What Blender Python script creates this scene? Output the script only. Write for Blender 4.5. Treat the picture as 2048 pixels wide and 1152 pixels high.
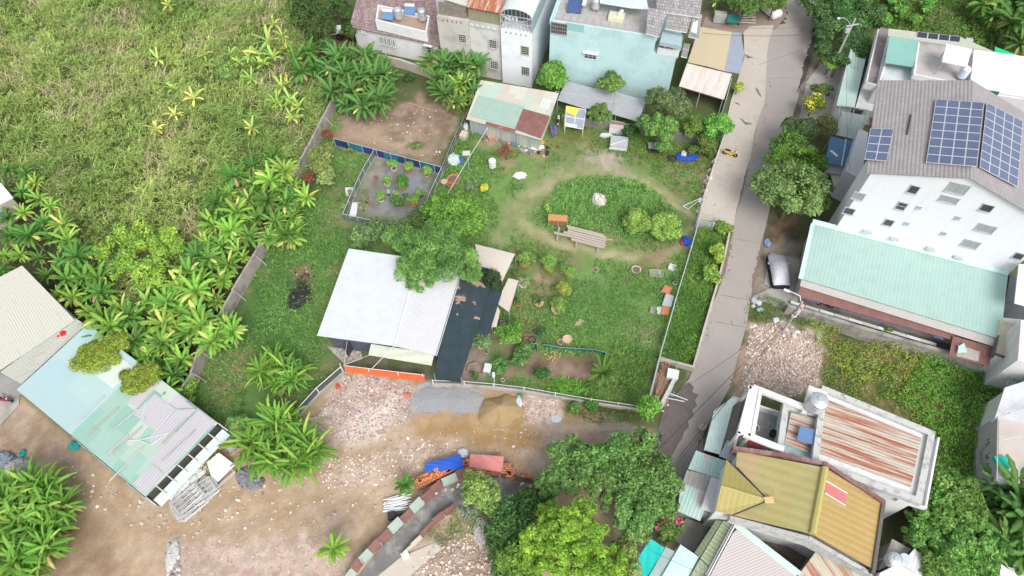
import bpy, math, random
import numpy as np
from mathutils import Vector, Matrix
random.seed(7); rng = np.random.default_rng(7)
# ---------------- camera, sky, sun, exposure ----------------
scene = bpy.context.scene
for o in list(bpy.data.objects): bpy.data.objects.remove(o)
FPX, HC = 1365.0, 60.0
_d = np.array([31., -844., -FPX]); _d /= np.linalg.norm(_d)
_up = -_d; _f = np.array([0, 0, -1.]); _y = _f - _up*np.dot(_f, _up); _y /= np.linalg.norm(_y); _x = np.cross(_y, _up)
RW = np.array([_x, _y, _up])
cam = bpy.data.cameras.new('camera'); camo = bpy.data.objects.new('camera', cam); scene.collection.objects.link(camo)
camo.matrix_world = Matrix.Translation((0, 0, HC)) @ Matrix(RW.tolist()).to_4x4()
cam.sensor_width = 36; cam.lens = 36*FPX/2048; cam.clip_start = 1; cam.clip_end = 3000
scene.camera = camo
world = bpy.data.worlds.new('World'); scene.world = world; world.use_nodes = True
wn = world.node_tree; bg = wn.nodes['Background']
sky = wn.nodes.new('ShaderNodeTexSky'); sky.sky_type = 'NISHITA'; sky.sun_disc = False
sky.sun_elevation = math.radians(50); sky.sun_rotation = math.radians(160); sky.air_density = 1.0; sky.dust_density = 4.0
hs = wn.nodes.new('ShaderNodeHueSaturation'); hs.inputs['Saturation'].default_value = 0.35   # thin cloud whitens the sky
wn.links.new(sky.outputs[0], hs.inputs['Color']); wn.links.new(hs.outputs[0], bg.inputs[0]); bg.inputs[1].default_value = 0.15
sl = bpy.data.lights.new('sun', 'SUN'); sl.energy = 1.0; sl.angle = math.radians(28); sl.color = (1, .965, .91)
slo = bpy.data.objects.new('sun', sl); scene.collection.objects.link(slo)
_s = Vector((math.sin(math.radians(160))*math.cos(math.radians(50)), math.cos(math.radians(160))*math.cos(math.radians(50)), math.sin(math.radians(50))))
slo.rotation_euler = _s.to_track_quat('Z', 'Y').to_euler(); slo.location = _s*80
scene.view_settings.view_transform = 'Standard'; scene.view_settings.look = 'None'
scene.view_settings.exposure = 0.64; scene.view_settings.gamma = 1
scene.render.engine = 'CYCLES'; scene.render.resolution_x = 1024; scene.render.resolution_y = 576
# ---------------- helpers ----------------
def g(px, py, z=0.0):
    r = RW @ np.array([px-1024., -(py-576.), -FPX]); t = (z-HC)/r[2]
    return Vector((r[0]*t, r[1]*t, z))
def gn(px, py, z=0.0):
    px = np.asarray(px, float); py = np.asarray(py, float)
    c = np.stack([px-1024., -(py-576.), np.full_like(px, -FPX)]); r = np.tensordot(RW, c, 1); t = (z-HC)/r[2]
    return r[0]*t, r[1]*t
def to_px(x, y, z=0.0):
    w = np.stack([x, y, np.zeros_like(x)+z-HC]); c = np.tensordot(RW.T, w, 1)
    zz = np.where(c[2] < -1, -c[2], 1.0); px = 1024+FPX*c[0]/zz; py = 576-FPX*c[1]/zz
    bad = c[2] > -1
    return np.where(bad, 99999., px), np.where(bad, 99999., py)
def link(o): scene.collection.objects.link(o); return o
def tag(o, label=None, cat=None, group=None, kind=None):
    if label: o['label'] = label
    if cat: o['category'] = cat
    if group: o['group'] = group
    if kind: o['kind'] = kind
    return o
def thing(name, label, cat, loc=(0, 0, 0), group=None):
    o = bpy.data.objects.new(name, None); link(o); o.location = loc; o.empty_display_size = .3
    return tag(o, label, cat, group)
def dup(root, loc, rz=0, sc=1, label=None, group=None, tilt=0):
    r = root.copy(); link(r); r.location = loc; r.rotation_euler = (tilt, 0, rz)
    r.scale = (sc, sc, sc) if not isinstance(sc, tuple) else sc
    if label: r['label'] = label
    if group: r['group'] = group
    def rec(src, dst):
        for ch in list(src.children):
            c = ch.copy(); link(c); c.parent = dst; rec(ch, c)
    rec(root, r); return r
def origin_of(o):
    v = Vector((0, 0, 0))
    while o is not None: v += o.location; o = o.parent
    return v
SPLIT = {'posts': 'post', 'legs': 'leg', 'poles': 'pole', 'columns': 'column', 'side_panels': 'side_panel', 'fringe_panels': 'fringe_panel', 'rafters': 'rafter', 'laundry': 'garment', 'vent_slots': 'vent_slot', 'supports': 'support', 'slot_openings': 'slot_opening', 'balustrade_stones': 'baluster'}
class M:
    """collects faces, builds one mesh object"""
    def __init__(s): s.v = []; s.f = []; s.m = []; s.u = []; s.sm = []; s.pc = []
    def face(s, pts, mat=0, ud=None, uo=None, smooth=False):
        pts = [Vector(p) for p in pts]; i = len(s.v); s.v += pts; s.f.append(list(range(i, i+len(pts)))); s.m.append(mat); s.sm.append(smooth)
        n = (pts[1]-pts[0]).cross(pts[2]-pts[0])
        if n.length < 1e-9: n = Vector((0, 0, 1))
        n.normalize(); u = Vector(ud) if ud is not None else (pts[1]-pts[0])
        u = (u-n*u.dot(n))
        if u.length < 1e-9: u = Vector((1, 0, 0))
        u.normalize(); w = n.cross(u); o = Vector(uo) if uo is not None else pts[0]
        s.u += [((p-o).dot(u), (p-o).dot(w)) for p in pts]; return s
    def slab(s, top, th, mat=0, side=None, ud=None):
        s.pc.append(len(s.f))
        side = mat if side is None else side; top = [Vector(p) for p in top]
        n = (top[1]-top[0]).cross(top[2]-top[0])
        if n.z < 0: top = top[::-1]
        ud = (top[1]-top[0]) if ud is None else ud
        bot = [p-Vector((0, 0, th)) for p in top]; k = len(top)
        s.face(top, mat, ud); s.face(bot[::-1], side)
        for i in range(k): j = (i+1) % k; s.face([bot[i], bot[j], top[j], top[i]], side)
        return s
    def box(s, c, size, rz=0, mat=0, rx=0):
        s.pc.append(len(s.f))
        R = Matrix.Rotation(rz, 3, 'Z') @ Matrix.Rotation(rx, 3, 'X'); c = Vector(c); h = [k/2 for k in size]
        P = [c+R @ Vector((a*h[0], b*h[1], d*h[2])) for d in (-1, 1) for a, b in ((-1, -1), (1, -1), (1, 1), (-1, 1))]
        for q in ((3, 2, 1, 0), (4, 5, 6, 7), (0, 1, 5, 4), (1, 2, 6, 5), (2, 3, 7, 6), (3, 0, 4, 7)): s.face([P[k] for k in q], mat)
        return s
    def prism(s, poly, z0, z1, mat=0, top=None, cap=True):
        a = sum(poly[i][0]*poly[(i+1) % len(poly)][1]-poly[(i+1) % len(poly)][0]*poly[i][1] for i in range(len(poly)))
        if a < 0: poly = poly[::-1]
        B = [Vector((p[0], p[1], z0)) for p in poly]; T = [Vector((p[0], p[1], z1)) for p in poly]; k = len(poly)
        for i in range(k): j = (i+1) % k; s.face([B[i], B[j], T[j], T[i]], mat)
        if cap: s.face(T, mat if top is None else top); s.face(B[::-1], mat)
        return s
    def wall(s, a, b, z0, z1, t=.12, mat=0, zb=None):
        """upright wall between two ground points, zb = top height at the far end"""
        s.pc.append(len(s.f)); z1 += .004*(len(s.pc) % 4); zb = zb+.004*(len(s.pc) % 4) if zb is not None else None
        a = Vector((a[0], a[1], 0)); b = Vector((b[0], b[1], 0)); d = (b-a)
        if d.length < 1e-6: return s
        if t >= .15: e = d.normalized()*t*.49; a = a-e; b = b+e
        n = Vector((-d.y, d.x, 0)).normalized()*t/2; z2 = z1 if zb is None else zb
        P = [a-n, b-n, b+n, a+n]; Z = [z1, z2, z2, z1]
        B = [Vector((p.x, p.y, z0)) for p in P]; T = [Vector((p.x, p.y, z)) for p, z in zip(P, Z)]
        s.face(T, mat); s.face(B[::-1], mat)
        for i in range(4): j = (i+1) % 4; s.face([B[i], B[j], T[j], T[i]], mat)
        return s
    def tube(s, a, b, r, n=6, mat=0, r2=None, cap=True):
        a = Vector(a); b = Vector(b); d = b-a
        if d.length < 1e-6: return s
        s.pc.append(len(s.f)); q = d.to_track_quat('Z', 'Y'); r2 = r if r2 is None else r2
        A = [a+q @ Vector((r*math.cos(t), r*math.sin(t), 0)) for t in [2*math.pi*k/n for k in range(n)]]
        Bq = [b+q @ Vector((r2*math.cos(t), r2*math.sin(t), 0)) for t in [2*math.pi*k/n for k in range(n)]]
        for i in range(n): j = (i+1) % n; s.face([A[i], A[j], Bq[j], Bq[i]], mat, smooth=n > 7)
        if cap: s.face(Bq, mat); s.face(A[::-1], mat)
        return s
    def path(s, pts, r, n=5, mat=0):
        for p, q in zip(pts, pts[1:]): s.tube(p, q, r, n, mat)
        return s
    def lathe(s, c, prof, n=16, mat=0, rot=None):
        c = Vector(c); R = rot or Matrix.Identity(3)
        rings = [[c+R @ Vector((r*math.cos(2*math.pi*k/n), r*math.sin(2*math.pi*k/n), z)) for k in range(n)] for r, z in prof]
        for a, b in zip(rings, rings[1:]):
            for i in range(n): j = (i+1) % n; s.face([a[i], a[j], b[j], b[i]], mat, smooth=True)
        s.face(rings[-1], mat); s.face(rings[0][::-1], mat); return s
    def cloth(s, quad, mat=0, n=10, amp=.1, seed=0, sag=0.0, th=.02, edge=.0):
        """crumpled sheet over a quad of 3D corners, with thickness"""
        r = random.Random(seed); Q = [Vector(q) for q in quad]
        ph = [(r.uniform(1, 3.5), r.uniform(1, 3.5), r.uniform(0, 6.3), r.uniform(.3, 1)) for _ in range(6)]
        def pt(i, j, dz):
            u, v = i/n, j/n; uu = u+(r2[i][j][0] if 0 < i < n else 0); vv = v+(r2[i][j][1] if 0 < j < n else 0)
            p = Q[0]*(1-uu)*(1-vv)+Q[1]*uu*(1-vv)+Q[2]*uu*vv+Q[3]*(1-uu)*vv
            w = sum(abs(math.sin(a*3*u+b*3*v+c))*d for a, b, c, d in ph)/3.5-.5
            return p+Vector((0, 0, w*amp-sag*4*u*(1-u)*4*v*(1-v)*.25+dz))
        r2 = [[(r.uniform(-.3, .3)/n, r.uniform(-.3, .3)/n) for _ in range(n+1)] for _ in range(n+1)]
        T = [[pt(i, j, 0) for j in range(n+1)] for i in range(n+1)]; B = [[p-Vector((0, 0, th)) for p in row] for row in T]
        for i in range(n):
            for j in range(n):
                s.face([T[i][j], T[i+1][j], T[i+1][j+1], T[i][j+1]], mat, smooth=True); s.face([B[i][j], B[i][j+1], B[i+1][j+1], B[i+1][j]], mat, smooth=True)
        return s
    def build(s, name, mats, parent=None, loc=None, weld=False):
        if name in SPLIT and parent is not None and len(s.pc) > 1:
            e = s.pc[1:]+[len(s.f)]
            for a, b in zip(s.pc, e):
                q = M()
                for i in range(a, b): k0 = s.f[i][0]; n = len(s.f[i]); q.v += s.v[k0:k0+n]; j = len(q.v)-n; q.f.append(list(range(j, j+n))); q.m.append(s.m[i]); q.u += s.u[k0:k0+n]; q.sm.append(s.sm[i])
                o = q.build(SPLIT[name], mats, parent)
            return o
        if not isinstance(mats, (list, tuple)): mats = [mats]
        if parent is not None: loc = Vector((0, 0, 0)); off = origin_of(parent)
        else:
            if loc is None:
                xs = [p.x for p in s.v]; ys = [p.y for p in s.v]; loc = Vector(((min(xs)+max(xs))/2, (min(ys)+max(ys))/2, min(p.z for p in s.v)))
            loc = Vector(loc); off = loc
        me = bpy.data.meshes.new(name); me.from_pydata([tuple(p-off) for p in s.v], [], s.f)
        for m in mats: me.materials.append(m)
        me.polygons.foreach_set('material_index', s.m); me.polygons.foreach_set('use_smooth', s.sm)
        uv = me.uv_layers.new(name='UVMap'); uv.data.foreach_set('uv', [c for p in s.u for c in p]); me.update()
        if weld:
            import bmesh
            bm = bmesh.new(); bm.from_mesh(me); bmesh.ops.remove_doubles(bm, verts=bm.verts, dist=.0005); bm.to_mesh(me); bm.free()
        o = bpy.data.objects.new(name, me); link(o); o.location = loc
        if parent is not None: o.parent = parent
        return o
def npmesh(name, V, F, cols=None, mat=None, parent=None, loc=(0, 0, 0), smooth=False):
    """V (n,3), F (m,k) numpy; cols (n,3) point colours"""
    V = np.asarray(V, np.float32); F = np.asarray(F, np.int32)
    me = bpy.data.meshes.new(name); me.vertices.add(len(V)); me.vertices.foreach_set('co', V.ravel())
    k = F.shape[1]; me.loops.add(F.size); me.loops.foreach_set('vertex_index', F.ravel())
    me.polygons.add(len(F)); me.polygons.foreach_set('loop_start', np.arange(0, F.size, k, dtype=np.int32))
    me.polygons.foreach_set('loop_total', np.full(len(F), k, np.int32))
    if cols is not None:
        at = me.color_attributes.new('col', 'FLOAT_COLOR', 'POINT'); c4 = np.ones((len(V), 4), np.float32); c4[:, :3] = cols
        at.data.foreach_set('color', c4.ravel())
    me.polygons.foreach_set('use_smooth', np.full(len(F), smooth)); me.update(calc_edges=True); me.validate()
    if mat: me.materials.append(mat)
    o = bpy.data.objects.new(name, me); link(o); o.location = loc
    if parent is not None: o.parent = parent
    return o
# numpy value noise
_tab = np.random.default_rng(3).random((256, 256)).astype(np.float32)
def vnoise(x, y, oct=4, seed=0):
    out = 0; amp = 1; tot = 0
    for o in range(oct):
        xx = x*2**o+seed*17.3+o*31.7; yy = y*2**o+seed*9.1+o*11.3
        xi = np.floor(xx).astype(int); yi = np.floor(yy).astype(int); fx = xx-xi; fy = yy-yi; fx = fx*fx*(3-2*fx); fy = fy*fy*(3-2*fy)
        a = _tab[xi % 256, yi % 256]; b = _tab[(xi+1) % 256, yi % 256]; c = _tab[xi % 256, (yi+1) % 256]; d = _tab[(xi+1) % 256, (yi+1) % 256]
        out = out+amp*((a*(1-fx)+b*fx)*(1-fy)+(c*(1-fx)+d*fx)*fy); tot += amp; amp *= .5
    return out/tot
def sdist(px, py, poly):
    """signed distance to polygon, negative inside"""
    P = np.array(poly, float); d = np.full(px.shape, 1e9); ins = np.zeros(px.shape, bool); n = len(P)
    for i in range(n):
        a = P[i]; b = P[(i+1) % n]; e = b-a; wx = px-a[0]; wy = py-a[1]
        t = np.clip((wx*e[0]+wy*e[1])/(e @ e+1e-9), 0, 1); d = np.minimum(d, (wx-e[0]*t)**2+(wy-e[1]*t)**2)
        c = ((a[1] <= py) & (b[1] > py)) | ((b[1] <= py) & (a[1] > py)); xs = a[0]+(py-a[1])*e[0]/(e[1] if abs(e[1]) > 1e-9 else 1e-9)
        ins ^= c & (px < xs)
    d = np.sqrt(d); return np.where(ins, -d, d)
def ldist(px, py, line):
    P = np.array(line, float); d = np.full(px.shape, 1e9)
    for a, b in zip(P, P[1:]):
        e = b-a; wx = px-a[0]; wy = py-a[1]; t = np.clip((wx*e[0]+wy*e[1])/(e @ e+1e-9), 0, 1)
        d = np.minimum(d, (wx-e[0]*t)**2+(wy-e[1]*t)**2)
    return np.sqrt(d)
def gpoly(poly, z=0): return [g(x, y, z) for x, y in poly]
def scatter(poly, dens, z=0.0, seed=0, holes=()):
    """random world points (n,2) inside a polygon given by its ground points"""
    r = np.random.default_rng(seed); W = np.array([g(x, y, z)[:2] for x, y in poly]); lo = W.min(0); hi = W.max(0)
    n = int((hi-lo).prod()*dens); P = r.random((n, 2))*(hi-lo)+lo
    k = sdist(P[:, 0], P[:, 1], W) < 0
    for h in holes:
        H = np.array([g(x, y, z)[:2] for x, y in h]); k &= sdist(P[:, 0], P[:, 1], H) > 0
    return P[k]
# ---------------- materials ----------------
class N:
    def __init__(s, name):
        s.m = bpy.data.materials.new(name); s.m.use_nodes = True; s.t = s.m.node_tree; s.b = s.t.nodes['Principled BSDF']
    def n(s, ty, **kw):
        nd = s.t.nodes.new('ShaderNode'+ty)
        for k, v in kw.items():
            if k.startswith('_'): setattr(nd, k[1:], v)
            else: s.set(nd.inputs[int(k[1:]) if k[0] == 'i' and k[1:].isdigit() else k.replace('__', ' ')], v)
        return nd
    def set(s, sock, v):
        if hasattr(v, 'is_linked') or isinstance(v, bpy.types.NodeSocket): s.t.links.new(v, sock)
        elif isinstance(v, (tuple, list)) and len(v) == 3 and sock.type == 'RGBA': sock.default_value = (*v, 1)
        else: sock.default_value = v
    def mix(s, f, a, b, bt='MIX'):
        nd = s.t.nodes.new('ShaderNodeMix'); nd.data_type = 'RGBA'; nd.blend_type = bt
        s.set(nd.inputs[0], f); s.set(nd.inputs[6], a); s.set(nd.inputs[7], b); return nd.outputs[2]
    def math(s, op, a, b=0.0, c=0.0):
        nd = s.t.nodes.new('ShaderNodeMath'); nd.operation = op; s.set(nd.inputs[0], a); s.set(nd.inputs[1], b); s.set(nd.inputs[2], c); return nd.outputs[0]
    def noise(s, vec, scale, det=4, rough=.6): return s.n('TexNoise', Vector=vec, Scale=scale, Detail=det, Roughness=rough).outputs[0]
    def ramp(s, f, lo, hi):
        nd = s.n('MapRange', i0=f, i1=lo, i2=hi); return nd.outputs[0]
    def obj(s): return s.n('TexCoord').outputs['Object']
    def uv(s): return s.n('TexCoord').outputs['UV']
    def out(s, col=None, rough=.85, h=None, bump=.3, dist=.05, spec=.3, metal=0):
        if col is not None: s.set(s.b.inputs['Base Color'], col)
        s.set(s.b.inputs['Roughness'], rough); s.b.inputs['Specular IOR Level'].default_value = spec; s.b.inputs['Metallic'].default_value = metal
        if h is not None:
            bp = s.n('Bump', Strength=bump, Distance=dist, Height=h); s.t.links.new(bp.outputs[0], s.b.inputs['Normal'])
        return s.m
def mul(c, k): return tuple(min(1, x*k) for x in c)
_mc = {}
def plain(name, col, var=.18, scale=2.5, rough=.85, stain=None, samt=.5, sscale=.8, bump=.15, spec=.3, metal=0):
    if name in _mc: return _mc[name]
    m = N(name); o = m.obj(); c = m.mix(m.noise(o, scale, 5), mul(col, 1-var), mul(col, 1+var))
    if stain is not None:
        f = m.math('MULTIPLY', m.ramp(m.noise(o, sscale, 8, .7), .48, .68), samt); c = m.mix(f, c, stain)
    _mc[name] = m.out(c, rough, m.noise(o, scale*6, 3), bump, .02, spec, metal); return _mc[name]
def corr(name, col, pitch=.22, var=.12, dirt=None, damt=.4, rust=None, ramt=0, rscale=(.25, 3), rough=.55, sheet=None, depth=.5, cols=None, sw=1.05, sh=2.4):
    """corrugated metal sheet, ribs run along the second UV axis"""
    if name in _mc: return _mc[name]
    m = N(name); uv = m.uv(); sp = m.n('SeparateXYZ', Vector=uv); u, v = sp.outputs[0], sp.outputs[1]
    if cols:
        iu = m.math('FLOOR', m.math('DIVIDE', u, sw)); off = m.math('MULTIPLY', m.n('TexWhiteNoise', _noise_dimensions='1D', W=iu).outputs[0], sh)
        iv = m.math('FLOOR', m.math('DIVIDE', m.math('ADD', v, off), sh)); cb = m.n('CombineXYZ', X=iu, Y=iv)
        wn_ = m.n('TexWhiteNoise', _noise_dimensions='2D', Vector=cb.outputs[0]).outputs[0]
        cr = m.n('ValToRGB', Fac=wn_); cr.color_ramp.interpolation = 'CONSTANT'; el = cr.color_ramp.elements
        while len(el) < len(cols): el.new(1)
        for k, c in enumerate(cols): el[k].position = k/len(cols); el[k].color = (*c, 1)
        base = cr.outputs[0]
    else: base = m.n('RGB').outputs[0]; base.default_value = (*col, 1)
    o = m.obj(); c = m.mix(m.noise(o, 1.2, 5), m.mix(var, base, (0, 0, 0)), m.mix(var*.5, base, (1, 1, 1)))
    if rust is not None:
        vec = m.n('CombineXYZ', X=m.math('MULTIPLY', u, rscale[1]), Y=m.math('MULTIPLY', v, rscale[0])).outputs[0]
        f = m.ramp(m.noise(vec, 1.0, 8, .65), .62-.32*ramt, .72-.3*ramt)
        c = m.mix(f, c, m.mix(m.noise(o, 3.0, 6), rust, mul(rust, 1.7)))
    if dirt is not None:
        f = m.math('MULTIPLY', m.ramp(m.noise(o, .9, 8, .7), .45, .75), damt); c = m.mix(f, c, dirt)
    s = m.math('SINE', m.math('MULTIPLY', u, 2*math.pi/pitch)); groove = m.math('MULTIPLY', m.ramp(s, .3, -1.0), depth*.45)
    c = m.mix(groove, c, m.mix(.55, c, (.12, .1, .08)))
    _mc[name] = m.out(c, rough, s, .5*depth+.1, .03, .3); return _mc[name]
def tiles(name, col, tw=.28, th=.33, var=.25, mort=None, stain=None, samt=.5):
    if name in _mc: return _mc[name]
    m = N(name); uv = m.uv(); b = m.n('TexBrick', Vector=uv, Color1=mul(col, 1-var), Color2=mul(col, 1+var), Mortar=mort or mul(col, .35), Scale=1.0, Mortar__Size=.03, Mortar__Smooth=.4, Bias=0.0, Brick__Width=tw, Row__Height=th)
    o = m.obj(); c = m.mix(m.noise(o, .9, 6), m.mix(.25, b.outputs[0], (0, 0, 0)), m.mix(.08, b.outputs[0], (1, 1, 1)))
    if stain is not None: c = m.mix(m.math('MULTIPLY', m.ramp(m.noise(o, .7, 8, .75), .5, .7), samt), c, stain)
    u = m.n('SeparateXYZ', Vector=uv).outputs[0]; wv = m.math('SINE', m.math('MULTIPLY', u, 2*math.pi/tw))
    _mc[name] = m.out(c, .8, m.math('ADD', wv, b.outputs[1]), .5, .04); return _mc[name]
def leafmat(name, rough=.75, trans=.3):
    m = N(name); a = m.n('Attribute', _attribute_name='col').outputs[0]; r = m.n('ObjectInfo').outputs['Random']
    hsv = m.n('HueSaturation', Color=a, Saturation=.92, Value=m.math('ADD', m.math('MULTIPLY', r, .32), 1.12), Hue=m.math('ADD', m.math('MULTIPLY', r, .025), .4875))
    c = hsv.outputs[0]; m.out(c, rough, spec=.12)
    tr = m.n('BsdfTranslucent', Color=c); mx = m.n('MixShader', i0=trans); m.t.links.new(m.b.outputs[0], mx.inputs[1]); m.t.links.new(tr.outputs[0], mx.inputs[2])
    m.t.links.new(mx.outputs[0], m.t.nodes['Material Output'].inputs[0]); return m.m
LEAF = leafmat('foliage'); GRASS = leafmat('grass_blades', .8, .25)
BARK = plain('bark', (.16, .12, .085), scale=6, bump=.5); BSTEM = plain('banana_stem', (.19, .2, .09), scale=5)
WHITE = plain('white_paint', (.68, .69, .7), .05, stain=(.42, .41, .4), samt=.3); GREYP = plain('grey_steel', (.42, .43, .45), .1)
DARK = plain('dark_metal', (.04, .04, .045), .2); CONC = plain('concrete', (.4, .375, .35), .15, .8, stain=(.17, .155, .14), samt=.7, sscale=.5)
WOOD = plain('weathered_wood', (.38, .33, .28), .2, 5); BLACK = plain('black_rubber', (.02, .02, .022)); GLASS = plain('window_glass', (.05, .06, .07), .3, 3, rough=.12, spec=.6)
_ord = ['', 'first', 'second', 'third', 'fourth', 'fifth', 'sixth', 'seventh', 'eighth', 'ninth', 'tenth', '11th', '12th', '13th', '14th', '15th', '16th', '17th', '18th', '19th', '20th', '21st', '22nd', '23rd']+['%dth' % k for k in range(24, 60)]
# ---------------- vegetation ----------------
def quads(C, U, W, cols, mid=None):
    """rhombic leaves: centre C, long axis U, width W"""
    n = len(C); V = np.empty((n, 4, 3), np.float32); V[:, 0] = C-U; V[:, 1] = C+W; V[:, 2] = C+U; V[:, 3] = C-W
    F = np.arange(n*4).reshape(n, 4); return V.reshape(-1, 3), F, np.repeat(cols, 4, 0)
def unit(v): return v/np.maximum(np.linalg.norm(v, axis=-1, keepdims=True), 1e-9)
def crown(blobs, n, size, c1, c2, seed=0, sub=9, aspect=2.2, droop=0.0, shell=.8, jitter=.5, subr=.42):
    """leaf cloud: each blob (x,y,z,rx,ry,rz) is broken into smaller clumps covered by leaves"""
    r = np.random.default_rng(seed); Cs, Us, Ws, Ks = [], [], [], []; area = np.array([b[3]*b[4]+b[3]*b[5] for b in blobs]); area = area/area.sum()
    c1 = np.array(c1); c2 = np.array(c2)
    for b, a in zip(blobs, area):
        k = max(3, int(sub)); c = np.array(b[:3]); R = np.array(b[3:6])
        d = unit(r.normal(size=(k, 3))); d[:, 2] = np.abs(d[:, 2])*.9-.15*r.random(k); d = unit(d)
        sc = c+d*R*(1-subr)*r.uniform(.65, 1.12, (k, 1)); sr = R.mean()*subr*r.uniform(.65, 1.25, k); tint = r.random(k)
        nn = int(n*a/k)+1
        for q in range(k):
            dd = unit(r.normal(size=(nn, 3))); dd[:, 2] = np.where(dd[:, 2] < -.35, -dd[:, 2], dd[:, 2])
            rad = sr[q]*(shell+(1.12-shell)*r.random((nn, 1))**1.5)*(.9+.2*r.random((nn, 1))); p = sc[q]+dd*rad*np.array([1, 1, max(.55, R[2]/R[0])])
            nrm = unit(dd+r.normal(size=(nn, 3))*jitter+np.array([0, 0, .35])); t = unit(np.cross(nrm, r.normal(size=(nn, 3)))); t[:, 2] -= droop; t = unit(t); w = unit(np.cross(nrm, t))
            s = size*r.uniform(.6, 1.3, (nn, 1)); Cs.append(p); Us.append(t*s); Ws.append(w*s/aspect)
            m = np.clip(tint[q]*.6+r.random((nn, 1))*.55-.1, 0, 1); Ks.append((c1*(1-m)+c2*m)*r.uniform(.5, 1.5, (nn, 1)))
    return quads(np.concatenate(Cs), np.concatenate(Us), np.concatenate(Ws), np.concatenate(Ks))
def trunk_mesh(h, r, lean=(0, 0), limbs=5, spread=1.5, seed=0):
    rr = random.Random(seed); m = M(); top = Vector((lean[0], lean[1], h*.62))
    m.tube((0, 0, -.1), top, r, 8, 0, r*.65)
    for k in range(limbs):
        a = 2*math.pi*(k+rr.random()*.6)/limbs; e = top+Vector((math.cos(a)*spread, math.sin(a)*spread, h*.38*rr.uniform(.6, 1.1)))
        midp = top.lerp(e, .5)+Vector((0, 0, .15*h*.3)); m.tube(top-Vector((0, 0, .1)), midp, r*.5, 6, 0, r*.33); m.tube(midp, e, r*.33, 5, 0, r*.1)
    return m
G_MID = ((.045, .13, .022), (.15, .31, .05)); G_DARK = ((.03, .085, .02), (.075, .19, .04)); G_LIME = ((.14, .28, .03), (.34, .48, .05)); G_OLIVE = ((.07, .12, .03), (.2, .26, .06))
G_BRIGHT = ((.08, .22, .03), (.2, .44, .06)); G_YEL = ((.3, .33, .03), (.6, .55, .05)); G_FEATH = ((.09, .18, .05), (.24, .38, .11)); G_RED = ((.2, .05, .03), (.33, .14, .08))
tseed = [100]
def tree(px, py, z, r, label, group=None, name='tree', pal=G_MID, n=3200, size=.2, blobs=None, hr=.8, sub=10, aspect=2.0, droop=0., cat='tree', tr=.14, ry=None, subr=.42, jitter=.5, shell=.8, bits=None):
    """tree whose crown centre shows at (px,py), z metres up; r crown radius in metres"""
    tseed[0] += 1; s = tseed[0]; c = g(px, py, z); t = thing(name, label, cat, (c.x, c.y, 0), group)
    ry = r if ry is None else ry
    if blobs is None:
        rr = random.Random(s); blobs = [(0, 0, z, r*.8, ry*.8, r*hr*.85)]
        for k in range(4): a = rr.uniform(0, 6.28); blobs.append((math.cos(a)*r*.5, math.sin(a)*ry*.5, z-r*hr*rr.uniform(-.25, .4), r*rr.uniform(.4, .6), ry*rr.uniform(.4, .6), r*hr*.5))
    V, F, K = crown(blobs, n, size, pal[0], pal[1], s, sub, aspect, droop, shell, jitter, subr)
    npmesh('crown', V, F, K, LEAF, t)
    tm = trunk_mesh(z, tr*max(.4, min(1.6, r/2.2)), (0, 0), 5, r*.6, s)
    o = tm.build('trunk', BARK, None, (0, 0, 0)); o.parent = t
    return t
def blobpx(px, py, z, r, base, rz=.8): c = g(px, py, z); return (c.x-base.x, c.y-base.y, z, r, r, r*rz)
def blades(name, pts, nb, h, w, c1, c2, lean=(0, 0), spread=.5, seed=0, seg=2, zf=None, parent=None, mix=None, mat=None, tone=None):
    """grass tufts as curved ribbons, vectorised"""
    r = np.random.default_rng(seed); n = len(pts)*nb; P = np.repeat(pts, nb, 0)+r.normal(size=(n, 2))*.07*max(1, h); z0 = np.zeros(n) if zf is None else zf(P[:, 0], P[:, 1])
    a = r.uniform(0, 2*np.pi, n); H = h*r.uniform(.55, 1.25, n)*(np.repeat(tone, nb) if tone is not None else 1)
    dx = np.cos(a)*spread*H*r.random(n)+lean[0]*H; dy = np.sin(a)*spread*H*r.random(n)+lean[1]*H
    wa = a+np.pi/2+r.normal(size=n)*.4; wx = np.cos(wa)*w; wy = np.sin(wa)*w
    V = np.empty((n, 2*seg+1, 3), np.float32)
    for k in range(seg+1):
        t = k/seg; cx = P[:, 0]+dx*t**1.6; cy = P[:, 1]+dy*t**1.6; cz = z0+H*(t-.28*t*t)
        if k < seg: f = (1-t*.55); V[:, 2*k] = np.stack([cx-wx*f, cy-wy*f, cz], 1); V[:, 2*k+1] = np.stack([cx+wx*f, cy+wy*f, cz], 1)
        else: V[:, 2*seg] = np.stack([cx, cy, cz-.06*H], 1)
    b = (np.arange(n)*(2*seg+1))[:, None]; F = []
    for k in range(seg-1): i = 2*k; F += [b+np.array([[i, i+1, i+3]]), b+np.array([[i, i+3, i+2]])]
    i = 2*(seg-1); F.append(b+np.array([[i, i+1, i+2]])); F = np.concatenate(F)
    mm = r.random(n)*.5+(np.repeat(mix, nb)*.6 if mix is not None else .25*r.random(n)); mm = np.clip(mm, 0, 1)[:, None]
    K = (np.array(c1)*(1-mm)+np.array(c2)*mm)*r.uniform(.55, 1.45, (n, 1)); K = np.repeat(K, 2*seg+1, 0)
    return npmesh(name, V.reshape(-1, 3), F, K, mat or GRASS, parent)
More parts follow.
